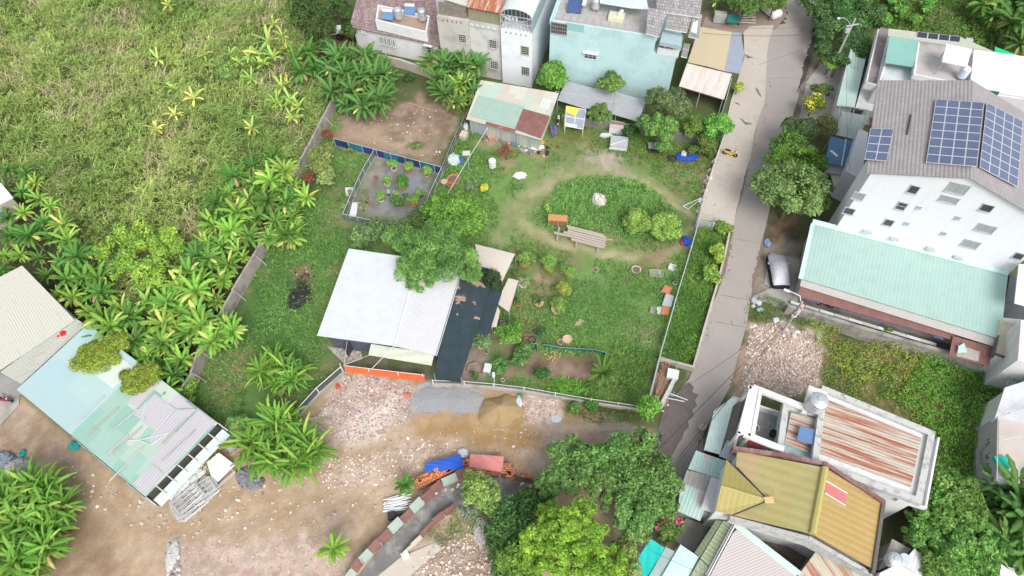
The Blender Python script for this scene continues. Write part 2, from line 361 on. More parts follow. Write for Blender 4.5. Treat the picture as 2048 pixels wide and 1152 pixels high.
def leafcover(name, pts, h, size, c1, c2, nb=6, seed=0, aspect=1.7, spread=.35, tone=None, mix=None, up=.8):
    r = np.random.default_rng(seed); n = len(pts)*nb; P = np.repeat(pts, nb, 0)+r.normal(size=(n, 2))*spread
    hh = h*(np.repeat(tone, nb) if tone is not None else 1)*r.random(n)**.6; C = np.stack([P[:, 0], P[:, 1], hh+.03], 1)
    nrm = unit(r.normal(size=(n, 3))+np.array([0, 0, up])); t = unit(np.cross(nrm, r.normal(size=(n, 3)))); w = np.cross(nrm, t); s = size*r.uniform(.6, 1.3, (n, 1))
    mm = np.clip(r.random(n)*.5+(np.repeat(mix, nb)*.6 if mix is not None else .25), 0, 1)[:, None]
    K = (np.array(c1)*(1-mm)+np.array(c2)*mm)*r.uniform(.75, 1.2, (n, 1)); V, F, K = quads(C, t*s, w*s/aspect, K)
    return npmesh(name, V, F, K, LEAF)
_oct = np.array([[-1, -1, 0], [1, -1, 0], [1, 1, 0], [-1, 1, 0], [-.6, -.7, 1], [.7, -.6, 1], [.6, .7, 1], [-.7, .6, 1]], np.float32)
_octf = np.array([[4, 5, 6, 7], [0, 1, 5, 4], [1, 2, 6, 5], [2, 3, 7, 6], [3, 0, 4, 7]])
STONE = leafmat('rubble_pieces', .95, .0)
def stones(name, pts, smin, smax, pal, seed=0, zf=None, flat=.6, mat=None):
    r = np.random.default_rng(seed); n = len(pts); s = smin+(smax-smin)*r.random(n)**3.0; a = r.uniform(0, 6.28, n)
    B = _oct[None]*r.uniform(.6, 1.3, (n, 1, 3))*s[:, None, None]*.5; B = B+r.normal(size=B.shape)*s[:, None, None]*.09; B[:, :, 2] *= flat*2
    ca, sa = np.cos(a)[:, None], np.sin(a)[:, None]; X = B[:, :, 0]*ca-B[:, :, 1]*sa+pts[:, :1]; Y = B[:, :, 0]*sa+B[:, :, 1]*ca+pts[:, 1:2]
    z0 = 0 if zf is None else zf(pts[:, 0], pts[:, 1])[:, None]; V = np.stack([X, Y, B[:, :, 2]+z0-.01], 2).reshape(-1, 3)
    F = (np.arange(n)*8)[:, None, None]+_octf[None]; p = np.array(pal); K = p[r.integers(0, len(p), n)]*r.uniform(.7, 1.15, (n, 1))
    return npmesh(name, V, F.reshape(-1, 4), np.repeat(K, 8, 0), mat or STONE)
# ---------------- ground sheet ----------------
xs = np.concatenate([np.linspace(-700, -84, 22)[:-1], np.arange(-84, 84, .24), np.linspace(84, 700, 22)[1:]])
ys = np.concatenate([np.linspace(-300, 4, 14)[:-1], np.arange(4, 98, .24), np.linspace(98, 1100, 30)[1:]])
GX, GY = np.meshgrid(xs, ys, indexing='ij'); PX, PY = to_px(GX, GY)
n1 = vnoise(GX*.9, GY*.9, 4, 1); n2 = vnoise(GX*.9+50, GY*.9, 4, 2); nb_ = vnoise(GX*.12, GY*.12, 4, 3); nf = vnoise(GX*2.5, GY*2.5, 3, 4)
JX = PX+(n1-.5)*46; JY = PY+(n2-.5)*46
FIELD = [(-90, -90), (585, -90), (625, 90), (662, 190), (610, 340), (500, 470), (400, 600), (300, 640), (150, 560), (100, 420), (0, 330), (-90, 300)]
LAWN = [(655, 215), (700, 200), (1130, 215), (1460, 240), (1405, 420), (1465, 460), (1382, 735), (1300, 720), (1285, 820), (860, 755), (688, 735), (590, 830), (470, 860), (430, 840), (370, 775), (450, 620), (600, 380)]
DIRT = [(-90, 790), (40, 790), (120, 860), (300, 1000), (440, 850), (530, 900), (600, 830), (688, 738), (860, 764), (1120, 790), (1290, 860), (1380, 880), (1330, 1200), (-90, 1300)]
GARD2 = [(1495, 590), (1600, 600), (1700, 640), (1900, 700), (2010, 740), (2010, 960), (1860, 980), (1850, 870), (1640, 790), (1480, 780), (1490, 660)]
C = np.zeros(GX.shape+(3,)); C[:] = (.06, .11, .03)
C = C*(1-nb_[..., None])+np.array((.14, .15, .07))*nb_[..., None]
RUB = np.zeros(GX.shape); SD = lambda poly, j=1: sdist(JX if j else PX, JY if j else PY, poly)
def blend(mask, col, var=.3, nz=None, col2=None):
    global C
    nz = n1 if nz is None else nz; c = np.array(col)
    if col2 is not None: k = np.clip((nz-.35)*3.2, 0, 1)[..., None]; c = c*(1-k)+np.array(col2)*k
    c = c*(1-var/2+var*nf[..., None]); m = np.clip(mask, 0, 1)[..., None]; C = C*(1-m)+c*m
def soft(d, s): return 1/(1+np.exp(np.clip(d/s, -30, 30)))
blend(soft(SD(LAWN), 4), (.085, .18, .045), .4, nb_, (.15, .26, .075))
gn_ = vnoise(GX*.35, GY*.35, 4, 9)
blend(soft(SD(LAWN), 4)*np.clip((gn_-.56)*6, 0, .75), (.22, .2, .1), .4)
# worn paths and bare spots in the compound
ringc = [(1310, 520), (1220, 507), (1130, 490), (1060, 462), (1030, 430), (1050, 395), (1100, 365), (1150, 348), (1210, 345), (1270, 352), (1310, 375), (1345, 400), (1390, 440), (1360, 490), (1310, 520)]
blend(np.exp(-(ldist(JX, JY, ringc)/26)**2)*.35, (.26, .27, .12), .35)
blend(np.exp(-(ldist(JX*.5+PX*.5, JY*.5+PY*.5, ringc)/9)**2)*.85, (.42, .37, .24), .35, n2, (.36, .34, .18))
blend(np.exp(-(ldist(JX, JY, [(1000, 470), (1060, 400), (1120, 345), (1215, 325)])/30)**2)*.75, (.34, .31, .19), .3, n2, (.2, .25, .1))
for x, y, r_, c_ in [(1210, 318, 34, (.42, .37, .3)), (1170, 285, 24, (.36, .33, .22)), (1385, 335, 36, (.36, .28, .2)), (1060, 590, 30, (.3, .22, .14)), (1080, 565, 22, (.36, .26, .18)), (1070, 300, 25, (.28, .25, .14)),
                    (480, 735, 48, (.28, .2, .13)), (440, 770, 25, (.25, .18, .12)), (585, 800, 26, (.26, .2, .13)), (1290, 540, 30, (.2, .19, .08)), (1330, 450, 60, (.1, .13, .05)), (1310, 510, 34, (.26, .2, .12)), (700, 350, 14, (.2, .2, .1)), (670, 380, 22, (.2, .19, .1)), (1000, 275, 32, (.36, .29, .21)), (1110, 290, 26, (.24, .24, .1)), (1010, 330, 20, (.3, .24, .14)), (640, 470, 20, (.16, .2, .06))]:
    blend(np.exp(-((JX-x)**2+((JY-y)*1.5)**2)/r_**2), c_, .3)
# yellow-green dry weeds near the fence back
blend(soft(SD([(1090, 250), (1240, 235), (1430, 300), (1400, 370), (1250, 300), (1150, 290)]), 8)*.55, (.17, .19, .05), .3)
# bare plot by the blue screen, potted plant pen
blend(soft(SD([(680, 215), (940, 170), (925, 235), (880, 335), (665, 278)]), 3), (.22, .155, .11), .4, n2, (.33, .25, .19))
blend(soft(SD([(685, 240), (760, 250), (850, 300), (780, 310), (670, 275)]), 8)*.8, (.42, .31, .23), .3)
blend(soft(SD([(790, 275), (900, 290), (880, 330), (800, 312)]), 6)*np.clip((n1-.42)*5, 0, .8), (.13, .17, .06), .3)
blend(soft(SD([(752, 300), (885, 337), (835, 440), (690, 432), (715, 370)]), 3), (.2, .19, .15), .5, n2, (.28, .26, .22))
# vegetable bed, bare soil near the shed and the terrace
blend(soft(SD([(1065, 705), (1150, 700), (1205, 715), (1190, 762), (1110, 770), (1050, 745), (1010, 770), (1000, 740)], 1), 5), (.2, .135, .095), .45, n2, (.28, .2, .15))
blend(soft(SD([(1025, 635), (1060, 625), (1095, 670), (1070, 700), (1050, 720), (985, 700), (980, 650)]), 5)*.9, (.24, .17, .12), .35)
blend(soft(SD([(920, 660), (985, 640), (975, 760), (905, 765)]), 3), (.27, .22, .18), .25, n2, (.34, .29, .25))
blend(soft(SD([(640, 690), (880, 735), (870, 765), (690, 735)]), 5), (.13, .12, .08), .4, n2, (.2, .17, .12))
# burnt heap and brown earth in the long lawn
blend(soft(SD([(590, 535), (625, 535), (622, 565), (590, 570)]), 3), (.3, .17, .1), .6)
blend(soft(SD([(585, 562), (620, 560), (618, 590), (600, 618), (574, 616), (578, 590)]), 3), (.03, .026, .028), .9)
# dirt yard
blend(soft(SD(DIRT, 0), 3), (.38, .275, .175), .3, n2, (.48, .375, .27))
blend(soft(SD([(100, 900), (250, 1010), (420, 1040), (600, 990), (720, 900), (820, 860), (760, 900), (640, 1030), (500, 1100), (300, 1110), (120, 1010)]), 25)*.7, (.42, .31, .205), .2)
for off in (0, 11): blend(np.exp(-(ldist(JX*.3+PX*.7, JY*.3+PY*.7, [(-40, 880+off), (70, 900+off), (160, 960+off), (260, 1045+off), (380, 1068+off), (520, 1040+off), (640, 985+off), (760, 925+off), (860, 885+off), (980, 870+off)])/3.5)**2)*.45, (.27, .19, .12), .2)
blend(soft(SD([(0, 820), (110, 850), (180, 930), (130, 960), (0, 930)]), 10)*.8, (.38, .3, .24), .5, n1, (.25, .18, .13))
blend(soft(SD([(140, 1000), (210, 1040), (240, 1152), (60, 1152)]), 12)*.7, (.2, .13, .08), .5)
def rub(poly, s, col, a=1.0, c2=None, rb=1.0):
    global RUB
    m = soft(SD(poly), s)*a; blend(m, col, .35, n2, c2); RUB = np.maximum(RUB, m*rb)
rub([(655, 800), (690, 745), (830, 768), (825, 840), (740, 860), (700, 890), (640, 860), (590, 855)], 4, (.44, .36, .33), .95, (.55, .48, .45))
rub([(700, 830), (790, 800), (805, 830), (760, 870), (700, 890), (680, 865)], 5, (.62, .57, .55), .9, (.7, .66, .63))
rub([(640, 920), (740, 930), (780, 900), (900, 880), (880, 930), (760, 960), (680, 980), (640, 965)], 12, (.47, .37, .3), .7, (.58, .5, .45), .7)
rub([(1045, 795), (1118, 800), (1120, 840), (1075, 855), (1045, 835)], 3, (.56, .45, .4), 1, (.65, .55, .5))
rub([(360, 1080), (480, 1080), (640, 1060), (690, 1100), (700, 1160), (330, 1160)], 10, (.4, .33, .29), .85, (.52, .44, .4))
rub([(850, 1050), (950, 1090), (1010, 1100), (1000, 1160), (780, 1160)], 8, (.3, .24, .2), .9, (.4, .34, .3), .7)
rub([(630, 1010), (700, 1000), (730, 1060), (700, 1100), (630, 1080)], 10, (.26, .2, .15), .8, (.38, .3, .25), .6)
rub([(1060, 880), (1110, 880), (1120, 960), (1050, 960)], 8, (.42, .34, .28), .8, (.5, .43, .38), .6)
rub([(1200, 850), (1290, 860), (1240, 890), (1060, 880), (1000, 880), (1010, 860)], 8, (.4, .32, .26), .6, (.5, .42, .36), .5)
# sand drag marks
blend(soft(SD([(960, 790), (1040, 790), (1050, 840), (1090, 870), (1080, 893), (985, 893), (860, 880), (815, 850), (840, 825), (950, 820)]), 6)*.95, (.35, .225, .1), .25, n2, (.42, .3, .17))
blend(soft(SD([(985, 850), (1060, 855), (1085, 890), (1000, 890)], 0), 4)*(.55+.45*np.sin(PY*.9+PX*.1))*.5, (.26, .16, .07), .1)
blend(soft(SD([(828, 767), (960, 781), (962, 815), (915, 828), (880, 820), (826, 826)]), 2.2), (.27, .28, .29), .2, n2, (.36, .37, .39))
# right-hand plots
blend(soft(SD(GARD2), 6), (.07, .12, .03), .5, n1, (.2, .15, .08))
rub([(1500, 650), (1560, 642), (1645, 672), (1650, 700), (1632, 778), (1560, 800), (1478, 780)], 4, (.5, .39, .34), 1, (.6, .5, .46))
blend(soft(SD([(1470, 690), (1500, 660), (1500, 700), (1485, 790), (1455, 790)]), 4)*.9, (.38, .27, .2), .2)
blend(soft(SD([(1525, 440), (1600, 440), (1605, 520), (1590, 600), (1500, 600)]), 5), (.1, .09, .06), .6, n1, (.2, .12, .08))
blend(soft(SD([(1500, 530), (1545, 480), (1610, 480), (1590, 640), (1495, 600)]), 4)*.6, (.35, .31, .27), .4)
# shop fronts at the top, ground by the road
blend(soft(SD([(1400, 25), (1580, 10), (1560, 70), (1490, 80), (1400, 60)]), 5), (.25, .19, .15), .3)
blend(soft(SD([(1640, 120), (1720, 120), (1690, 260), (1600, 260), (1610, 160)]), 5), (.3, .26, .22), .4)
blend(soft(SD([(1640, -90), (2150, -90), (2150, 200), (1960, 110), (1750, 90), (1650, 80)]), 10), (.05, .11, .03), .5, n1, (.13, .15, .06))
blend(soft(SD([(772, 345), (862, 352), (868, 385), (835, 432), (742, 425), (760, 380)]), 2.5)*np.clip((n2-.3)*5, .2, 1), (.25, .27, .29), .3)
blend(np.exp(-((JX-1888)**2+((JY-28)*1.4)**2)/24**2), (.3, .24, .2), .4)
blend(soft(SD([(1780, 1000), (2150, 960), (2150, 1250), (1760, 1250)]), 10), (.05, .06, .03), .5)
# dark, bare earth below the banana groves
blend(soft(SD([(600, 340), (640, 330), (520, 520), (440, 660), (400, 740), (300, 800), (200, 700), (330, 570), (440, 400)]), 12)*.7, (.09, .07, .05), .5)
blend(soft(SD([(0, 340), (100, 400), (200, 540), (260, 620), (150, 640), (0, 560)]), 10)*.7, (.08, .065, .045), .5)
blend(soft(SD([(640, 50), (710, 50), (720, 130), (640, 130)]), 6), (.16, .09, .065), .3)
blend(np.exp(-(ldist(JX, JY, [(1450, 470), (1435, 580), (1415, 640), (1398, 700), (1380, 760)])/9)**2)*.8, (.3, .25, .19), .4)
zr = (vnoise(GX*2.2, GY*2.2, 4, 5)-.4)*RUB*.38*(RUB > .05)+(vnoise(GX*.5, GY*.5, 3, 6)-.5)*.12
zr = np.where((np.abs(GX) < 83) & (GY > 4) & (GY < 97), zr, 0)-.05
def ground_z(x, y):
    """height of the ground sheet at world points"""
    i = np.clip(np.searchsorted(xs, x)-1, 0, len(xs)-2); j = np.clip(np.searchsorted(ys, y)-1, 0, len(ys)-2)
    return np.maximum(np.maximum(zr[i, j], zr[i+1, j]), np.maximum(zr[i, j+1], zr[i+1, j+1]))
nx, ny = GX.shape; idx = np.arange(nx*ny).reshape(nx, ny)
Fg = np.stack([idx[:-1, :-1].ravel(), idx[1:, :-1].ravel(), idx[1:, 1:].ravel(), idx[:-1, 1:].ravel()], 1)
gm = N('ground_soil'); ga = gm.n('Attribute', _attribute_name='col').outputs[0]; gr = gm.n('Attribute', _attribute_name='rub').outputs['Fac']; go = gm.obj()
gc = gm.mix(gm.noise(go, 5.0, 8, .75), gm.mix(.45, ga, (0, 0, 0)), gm.mix(.3, ga, gm.mix(1, ga, (2, 2, 2), 'MULTIPLY')))
gc = gm.mix(gm.math('MULTIPLY', gm.ramp(gm.noise(go, 14.0, 3, .8), .6, .72), .45), gc, gm.mix(.5, gc, (.6, .56, .5)))
vor = gm.n('TexVoronoi', Vector=go, Scale=5.5); vc = gm.mix(1, gm.mix(.8, vor.outputs['Color'], (.62, .56, .52)), gc, 'MULTIPLY')
gc = gm.mix(gm.math('MULTIPLY', gr, .6), gc, gm.mix(1, vc, (1.9, 1.85, 1.8), 'MULTIPLY'))
gm.out(gc, .95, gm.noise(go, 9, 6), .6, .06, .15)
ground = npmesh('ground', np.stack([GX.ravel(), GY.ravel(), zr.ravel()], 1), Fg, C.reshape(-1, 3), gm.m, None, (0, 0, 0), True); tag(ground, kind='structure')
ra = ground.data.attributes.new('rub', 'FLOAT', 'POINT'); ra.data.foreach_set('value', RUB.ravel().astype(np.float32))
def sheet(name, poly, z, mat, kind='structure', th=.0):
    m = M(); p = gpoly(poly, z); 
    if th: m.slab(p, th, 0)
    else:
        a = sum(p[i].x*p[(i+1) % len(p)].y-p[(i+1) % len(p)].x*p[i].y for i in range(len(p))); m.face(p if a > 0 else p[::-1])
    o = m.build(name, mat); tag(o, kind=kind); return o
# road surfaces
rm = N('worn_asphalt'); ro = rm.obj(); rc = rm.mix(rm.noise(ro, .35, 6), (.31, .28, .255), (.39, .355, .325)); rc = rm.mix(rm.math('MULTIPLY', rm.ramp(rm.noise(ro, .16, 6, .6), .5, .62), .4), rc, (.3, .29, .285))
rc = rm.mix(rm.math('MULTIPLY', rm.ramp(rm.noise(ro, 22, 2), .55, .7), .2), rc, (.15, .14, .13)); rc = rm.mix(rm.math('MULTIPLY', rm.ramp(rm.noise(ro, 1.3, 9, .8), .6, .68), .5), rc, (.15, .135, .12))
crk = rm.n('TexVoronoi', Vector=ro, Scale=.28, _feature='DISTANCE_TO_EDGE').outputs[0]; rc = rm.mix(rm.math('MULTIPLY', rm.ramp(crk, .004, .0), .18), rc, (.1, .09, .08)); rm.out(rc, .85, rm.noise(ro, 30, 3), .3, .02)
wm = plain('wet_asphalt', (.145, .125, .115), .3, 1.2, .6, stain=(.07, .06, .055), samt=.6, spec=.4); lm_ = plain('lane_asphalt', (.17, .165, .16), .4, .9, .85, stain=(.4, .39, .37), samt=.85, sscale=.5)
pm = N('pavement_concrete'); po = pm.obj(); pc = pm.mix(pm.noise(po, .6, 7), (.43, .38, .33), (.54, .49, .43)); pc = pm.mix(pm.math('MULTIPLY', pm.ramp(pm.noise(po, .8, 9, .8), .56, .68), .55), pc, (.22, .18, .145))
pk = pm.n('TexVoronoi', Vector=po, Scale=.22, _feature='DISTANCE_TO_EDGE').outputs[0]; pc = pm.mix(pm.math('MULTIPLY', pm.ramp(pk, .004, .0), .22), pc, (.15, .12, .1)); pm.out(pc, .9, pm.noise(po, 12, 4), .3, .02)
ROAD = [(1590, -80), (1650, -80), (1636, 0), (1630, 40), (1624, 75), (1619, 105), (1610, 140), (1603, 167), (1594, 205), (1580, 250), (1566, 310), (1552, 370), (1540, 415), (1534, 441), (1523, 483), (1509, 551), (1500, 607), (1493, 650), (1478, 705), (1462, 770), (1440, 810), (1415, 850), (1392, 905), (1368, 955), (1352, 1010), (1330, 1040), (1305, 1080), (1270, 1130), (1225, 1200), (1180, 1200), (1230, 1100), (1280, 1020), (1300, 960), (1310, 900), (1318, 850), (1328, 815), (1350, 790), (1378, 758), (1390, 730), (1403, 676), (1420, 620), (1436, 583), (1449, 537), (1463, 473), (1468, 445), (1475, 416), (1499, 316), (1512, 260), (1522, 208), (1532, 155), (1534, 110), (1537, 85), (1545, 60), (1560, 40), (1572, 10), (1578, -30)]
sheet('road', ROAD, .045, rm.m)
sheet('road_wet_stretch', [(1378, 764), (1388, 774), (1384, 784), (1398, 790), (1390, 800), (1394, 812), (1384, 820), (1388, 832), (1376, 842), (1378, 853), (1368, 864), (1364, 878), (1356, 888), (1348, 906), (1330, 925), (1312, 905), (1318, 850), (1328, 815), (1350, 790), (1370, 768)], .052, wm)
sheet('pavement', [(1487, 64), (1500, 52), (1548, 50), (1537, 85), (1534, 110), (1532, 155), (1529, 205), (1517, 236), (1508, 272), (1500, 320), (1487, 370), (1474, 416), (1467, 450), (1393, 438), (1404, 400), (1430, 320), (1452, 245), (1462, 200), (1478, 150), (1489, 114)], .13, pm.m, th=.16)
sheet('forecourt', [(1400, 62), (1410, 34), (1480, 26), (1555, 14), (1565, 0), (1574, 30), (1550, 58), (1500, 66), (1487, 68)], .1, plain('brown_concrete', (.29, .225, .185), .2, .8, stain=(.15, .11, .09)), th=.12)
sheet('path', [(1062, 968), (1010, 957), (945, 951), (884, 978), (852, 1009), (803, 1056), (757, 1100), (718, 1151), (690, 1190), (730, 1190), (757, 1151), (791, 1119), (840, 1072), (864, 1040), (910, 1014), (960, 994), (1050, 1002), (1080, 1000)], .05, lm_)
sheet('path_slab', [(1500, 595), (1555, 570), (1600, 585), (1590, 620), (1570, 620), (1512, 598)], .05, CONC)
sheet('parking_pad', [(1540, 505), (1600, 518), (1592, 588), (1528, 568)], .09, CONC, th=.1)
sheet('alley_floor', [(1586, 590), (1700, 615), (1850, 655), (1905, 680), (1905, 735), (1840, 712), (1720, 680), (1580, 632)], .04, plain('alley_concrete', (.2, .175, .16), .3, 1, stain=(.05, .045, .04), samt=.8))
sheet('forecourt_slab', [(0, 735), (40, 770), (38, 810), (0, 850), (-80, 850), (-80, 735)], .05, CONC)
sheet('concrete_strip', [(757, 1151), (800, 1115), (870, 1085), (885, 1097), (850, 1125), (810, 1160), (740, 1190)], .07, plain('pale_screed', (.5, .45, .39), .12, 2), th=.1)
sheet('house_yard', [(1640, 128), (1716, 135), (1700, 190), (1640, 250), (1598, 240), (1612, 165)], .06, CONC)
sheet('gravel_shoulder', [(1500, 470), (1536, 445), (1523, 483), (1512, 551), (1502, 607), (1492, 600)], .02, plain('shoulder', (.2, .17, .13), .4, 2))
# ---------------- grass and ground cover ----------------
def tonef(P, sc=.12, seed=11): return np.clip(vnoise(P[:, 0]*sc, P[:, 1]*sc, 4, seed)*2.4-.7, 0, 1)
P = scatter(FIELD, 6.0, 0, 21, holes=[[(600, 10), (720, 0), (720, 140), (640, 130)]]); P = P[(vnoise(P[:, 0]*.28, P[:, 1]*.28, 3, 77) < .72)]; t_ = tonef(P, .13); t2 = tonef(P, .4, 5)
o = blades('reed_grass', P, 8, 1.7, .055, (.13, .31, .05), (.5, .62, .19), (.34, -.3), .7, 1, 3, tone=.4+1.0*t2, mix=np.clip(.25+.7*t_, 0, 1)); tag(o, 'tall reed grass leaning over the open field', 'grass', kind='stuff')
P = scatter(FIELD, 1.6, 0, 22); k = tonef(P, .16, 8) > .5; P = P[k]
o = blades('dry_reeds', P, 7, 1.9, .04, (.46, .4, .22), (.62, .55, .34), (.3, -.2), .9, 2, 3); tag(o, 'straw-coloured dry reeds scattered through the tall green grass', 'grass', kind='stuff')
PIT = [(590, 530), (630, 530), (625, 580), (605, 622), (570, 620), (578, 580)]
RINGP = [(x, y) for x, y in ringc]
MOUND = [(1095, 460), (1090, 410), (1115, 375), (1165, 355), (1225, 352), (1280, 365), (1330, 400), (1365, 435), (1330, 470), (1270, 480), (1200, 465), (1110, 450)]
def lawnpts(dens, seed, poly=LAWN):
    P = scatter(poly, dens, 0, seed, holes=[PIT, [(690, 225), (940, 170), (880, 335), (665, 278)], [(750, 298), (885, 337), (835, 440), (690, 430)], [(940, 200), (1110, 200), (1090, 285), (920, 240)], [(690, 498), (1000, 530), (985, 770), (640, 740)], [(1060, 705), (1205, 715), (1190, 762), (1000, 755)]])
    x, y = to_px(P[:, 0], P[:, 1]); k = (ldist(x, y, ringc) > 9+rng.random(len(x))*16) & (ldist(x, y, [(1000, 470), (1060, 400), (1120, 345), (1215, 325)]) > 12+rng.random(len(x))*22); return P[k]
P = lawnpts(16, 23); t_ = tonef(P, .22, 4); P = P[t_ > .22]; t_ = t_[t_ > .22]
o = blades('lawn_grass', P, 6, .26, .045, (.06, .155, .025), (.19, .35, .075), (0, 0), 1.1, 3, 1, mix=t_, tone=.6+.8*t_); tag(o, 'short patchy lawn grass inside the fenced compound', 'grass', kind='stuff')
for nm, lab, poly, dens, h_, sz, a, b, sd in [
    ('weeds', 'low bright weeds covering the lawn east of the potted shrubs', [(1150, 560), (1300, 540), (1345, 560), (1330, 640), (1300, 720), (1230, 690), (1130, 660)], 16, .28, .07, (.1, .25, .06), (.2, .4, .12), 31),
    ('ground_vines', 'deep green creeping weeds filling the oval mound inside the worn track', MOUND, 26, .4, .075, (.1, .24, .05), (.26, .44, .12), 32),
    ('tall_weeds', 'rough tall weeds in the south-east corner of the compound', [(1215, 690), (1305, 700), (1300, 730), (1285, 800), (1110, 775), (1200, 755)], 22, .6, .1, (.07, .18, .03), (.2, .34, .07), 33),
    ('strip_weeds', 'dense weeds filling the narrow strip between pipe fence and road wall', [(1402, 450), (1455, 468), (1440, 520), (1384, 732), (1316, 712), (1340, 640)], 24, .55, .1, (.07, .2, .025), (.18, .36, .05), 34),
    ('clover_weeds', 'low weeds spread over the long lawn left of the white-roofed shed', [(500, 600), (560, 520), (640, 440), (690, 470), (640, 640), (650, 720), (560, 760), (450, 660)], 9, .22, .075, (.07, .18, .04), (.15, .3, .08), 35),
    ('border_weeds', 'yellowish weeds growing along the north fence behind the track', [(1095, 260), (1200, 270), (1250, 285), (1420, 320), (1400, 350), (1290, 320), (1200, 298), (1110, 300)], 12, .35, .07, (.13, .18, .03), (.28, .3, .07), 36),
    ('verge_weeds', 'low green weeds on the verge below the car pad', [(1498, 600), (1530, 590), (1600, 620), (1640, 660), (1560, 640), (1500, 645)], 20, .35, .08, (.07, .2, .03), (.16, .34, .05), 37),
    ('creeping_vines', 'yellow-green creeping vines beside the grey alley wall', [(1600, 620), (1720, 665), (1850, 710), (1850, 760), (1700, 770), (1655, 720), (1620, 660)], 20, .55, .1, (.16, .3, .03), (.38, .5, .08), 38),
    ('dark_vines', 'darker green vines carpeting the plot beside the grey right-hand wall', [(1850, 710), (2010, 745), (2005, 960), (1870, 980), (1860, 860), (1790, 800)], 24, .65, .11, (.08, .26, .025), (.2, .43, .05), 39),
    ('patchy_vines', 'sparse brown and green vines behind the rusty-roofed house', [(1650, 720), (1700, 770), (1850, 760), (1860, 860), (1800, 830), (1640, 785)], 14, .5, .1, (.13, .25, .03), (.32, .42, .08), 40),
    ('far_vines', 'bright green vines over the vacant plot behind the teal-roofed house', [(1720, -60), (2150, -60), (2150, 140), (1960, 110), (1760, 60), (1700, 30)], 10, .7, .15, (.08, .2, .03), (.2, .36, .06), 41),
    ('corner_weeds', 'dark weeds between the long boundary wall and the wire gate', [(1125, 790), (1290, 815), (1290, 850), (1190, 850), (1130, 830)], 22, .5, .09, (.06, .15, .02), (.17, .28, .05), 42),
    ('lane_weeds', 'weeds beside the low garden wall of the curved lane', [(850, 1072), (910, 1020), (990, 1010), (1020, 1060), (940, 1070), (880, 1090)], 16, .3, .09, (.07, .17, .03), (.16, .3, .05), 43)]:
    P = scatter(poly, dens, 0, sd); t_ = tonef(P, .5, sd)
    if nm in ('patchy_vines', 'creeping_vines'): P = P[t_ > .18]; t_ = t_[t_ > .18]
    o = leafcover(nm, P, h_, sz, a, b, 6, sd, 2.2, .16, .5+.9*t_, t_); tag(o, lab, 'ground cover', kind='stuff')
P = scatter(MOUND, 9, 0, 45); t_ = tonef(P, .3, 6)
o = blades('mound_grass', P, 8, .75, .035, (.1, .27, .05), (.28, .48, .12), (.1, -.1), .8, 45, 2, mix=t_, tone=.6+.8*t_); tag(o, 'long bright grass rising from the oval mound', 'grass', kind='stuff')
# ---------------- rubble ----------------
def jag(name, line, w, z, mat, seed=0):
    """ragged strip along a line of ground points"""
    r = random.Random(seed); P = [g(*p) for p in line]; Q = []
    for a, b in zip(P, P[1:]): n = max(2, int((b-a).length/.35)); Q += [a.lerp(b, k/n) for k in range(n)]
    Q.append(P[-1]); L, R = [], []
    for i, q in enumerate(Q):
        d = (Q[min(i+1, len(Q)-1)]-Q[max(i-1, 0)]).normalized(); n = Vector((-d.y, d.x, 0)); e = min(1, 3*i/len(Q)+.1, 3*(len(Q)-1-i)/len(Q)+.1); L.append(q+n*w*e*r.uniform(.2, 1)); R.append(q-n*w*e*r.uniform(.2, 1))
    m = M()
    for i in range(len(Q)-1): m.face([Vector((p.x, p.y, z)) for p in (R[i], R[i+1], L[i+1], L[i])])
    return tag(m.build(name, mat), kind='structure')
DG = plain('damp_dirt', (.075, .06, .05), .4, 3); DG2 = plain('crumbled_edge', (.2, .16, .13), .5, 5)
jag('gutter', [(1570, 8), (1566, 30), (1562, 44), (1548, 55), (1535, 64)], .75, .058, DG, 1); jag('gutter', [(1633, 38), (1629, 75), (1621, 105), (1613, 130), (1604, 160), (1595, 185)], .5, .058, DG, 2); jag('gutter', [(1499, 318), (1491, 350), (1480, 400), (1472, 425)], .14, .137, DG2, 3)
jag('gutter', [(1468, 448), (1461, 480), (1448, 537), (1436, 583)], .3, .058, DG2, 4); jag('gutter', [(1528, 470), (1512, 545), (1503, 590)], .35, .058, DG2, 5)
for k, (l, w) in enumerate([([(1484, 108), (1496, 116), (1508, 118)], .6), ([(1510, 176), (1522, 196)], .5), ([(1478, 238), (1492, 248), (1504, 250)], .7), ([(1468, 205), (1480, 212)], .35), ([(1525, 120), (1532, 150)], .3), ([(1452, 330), (1462, 334)], .12), ([(1600, 60), (1606, 66)], .3), ([(1462, 640), (1464, 652)], .12)]): jag('road_crack', l, w*.55, .14 if l[0][0] < 1515 and l[0][1] < 440 else .06, DG2, 10+k)
for k, l in enumerate([[(1534, 380), (1520, 378), (1492, 372)], [(1521, 487), (1490, 482), (1462, 476)], [(1598, 158), (1560, 156), (1534, 158)], [(1500, 600), (1470, 596), (1434, 588)], [(1493, 655), (1460, 650), (1412, 640)]]): jag('road_joint', l, .05, .06, DG2, 30+k)
P = scatter([(1400, 690), (1420, 625), (1438, 580), (1452, 530), (1462, 475), (1470, 478), (1462, 530), (1448, 580), (1430, 630), (1412, 690)], 20, 0, 81); P2 = scatter([(1496, 560), (1504, 560), (1494, 640), (1480, 700), (1468, 770), (1458, 775), (1470, 720), (1485, 650)], 20, 0, 82); P3 = scatter([(1494, 330), (1506, 300), (1534, 200), (1538, 150), (1543, 150), (1540, 200), (1515, 300), (1480, 410), (1472, 412)], 8, 0, 83)
o = stones('road_edge_grit', np.concatenate([P, P2, P3]), .03, .16, [(.3, .26, .22), (.42, .38, .33), (.2, .17, .15)], 81, lambda x, y: np.full_like(x, .06)); tag(o, 'dirt and grit gathered along the edges of the road', 'grit', kind='stuff')
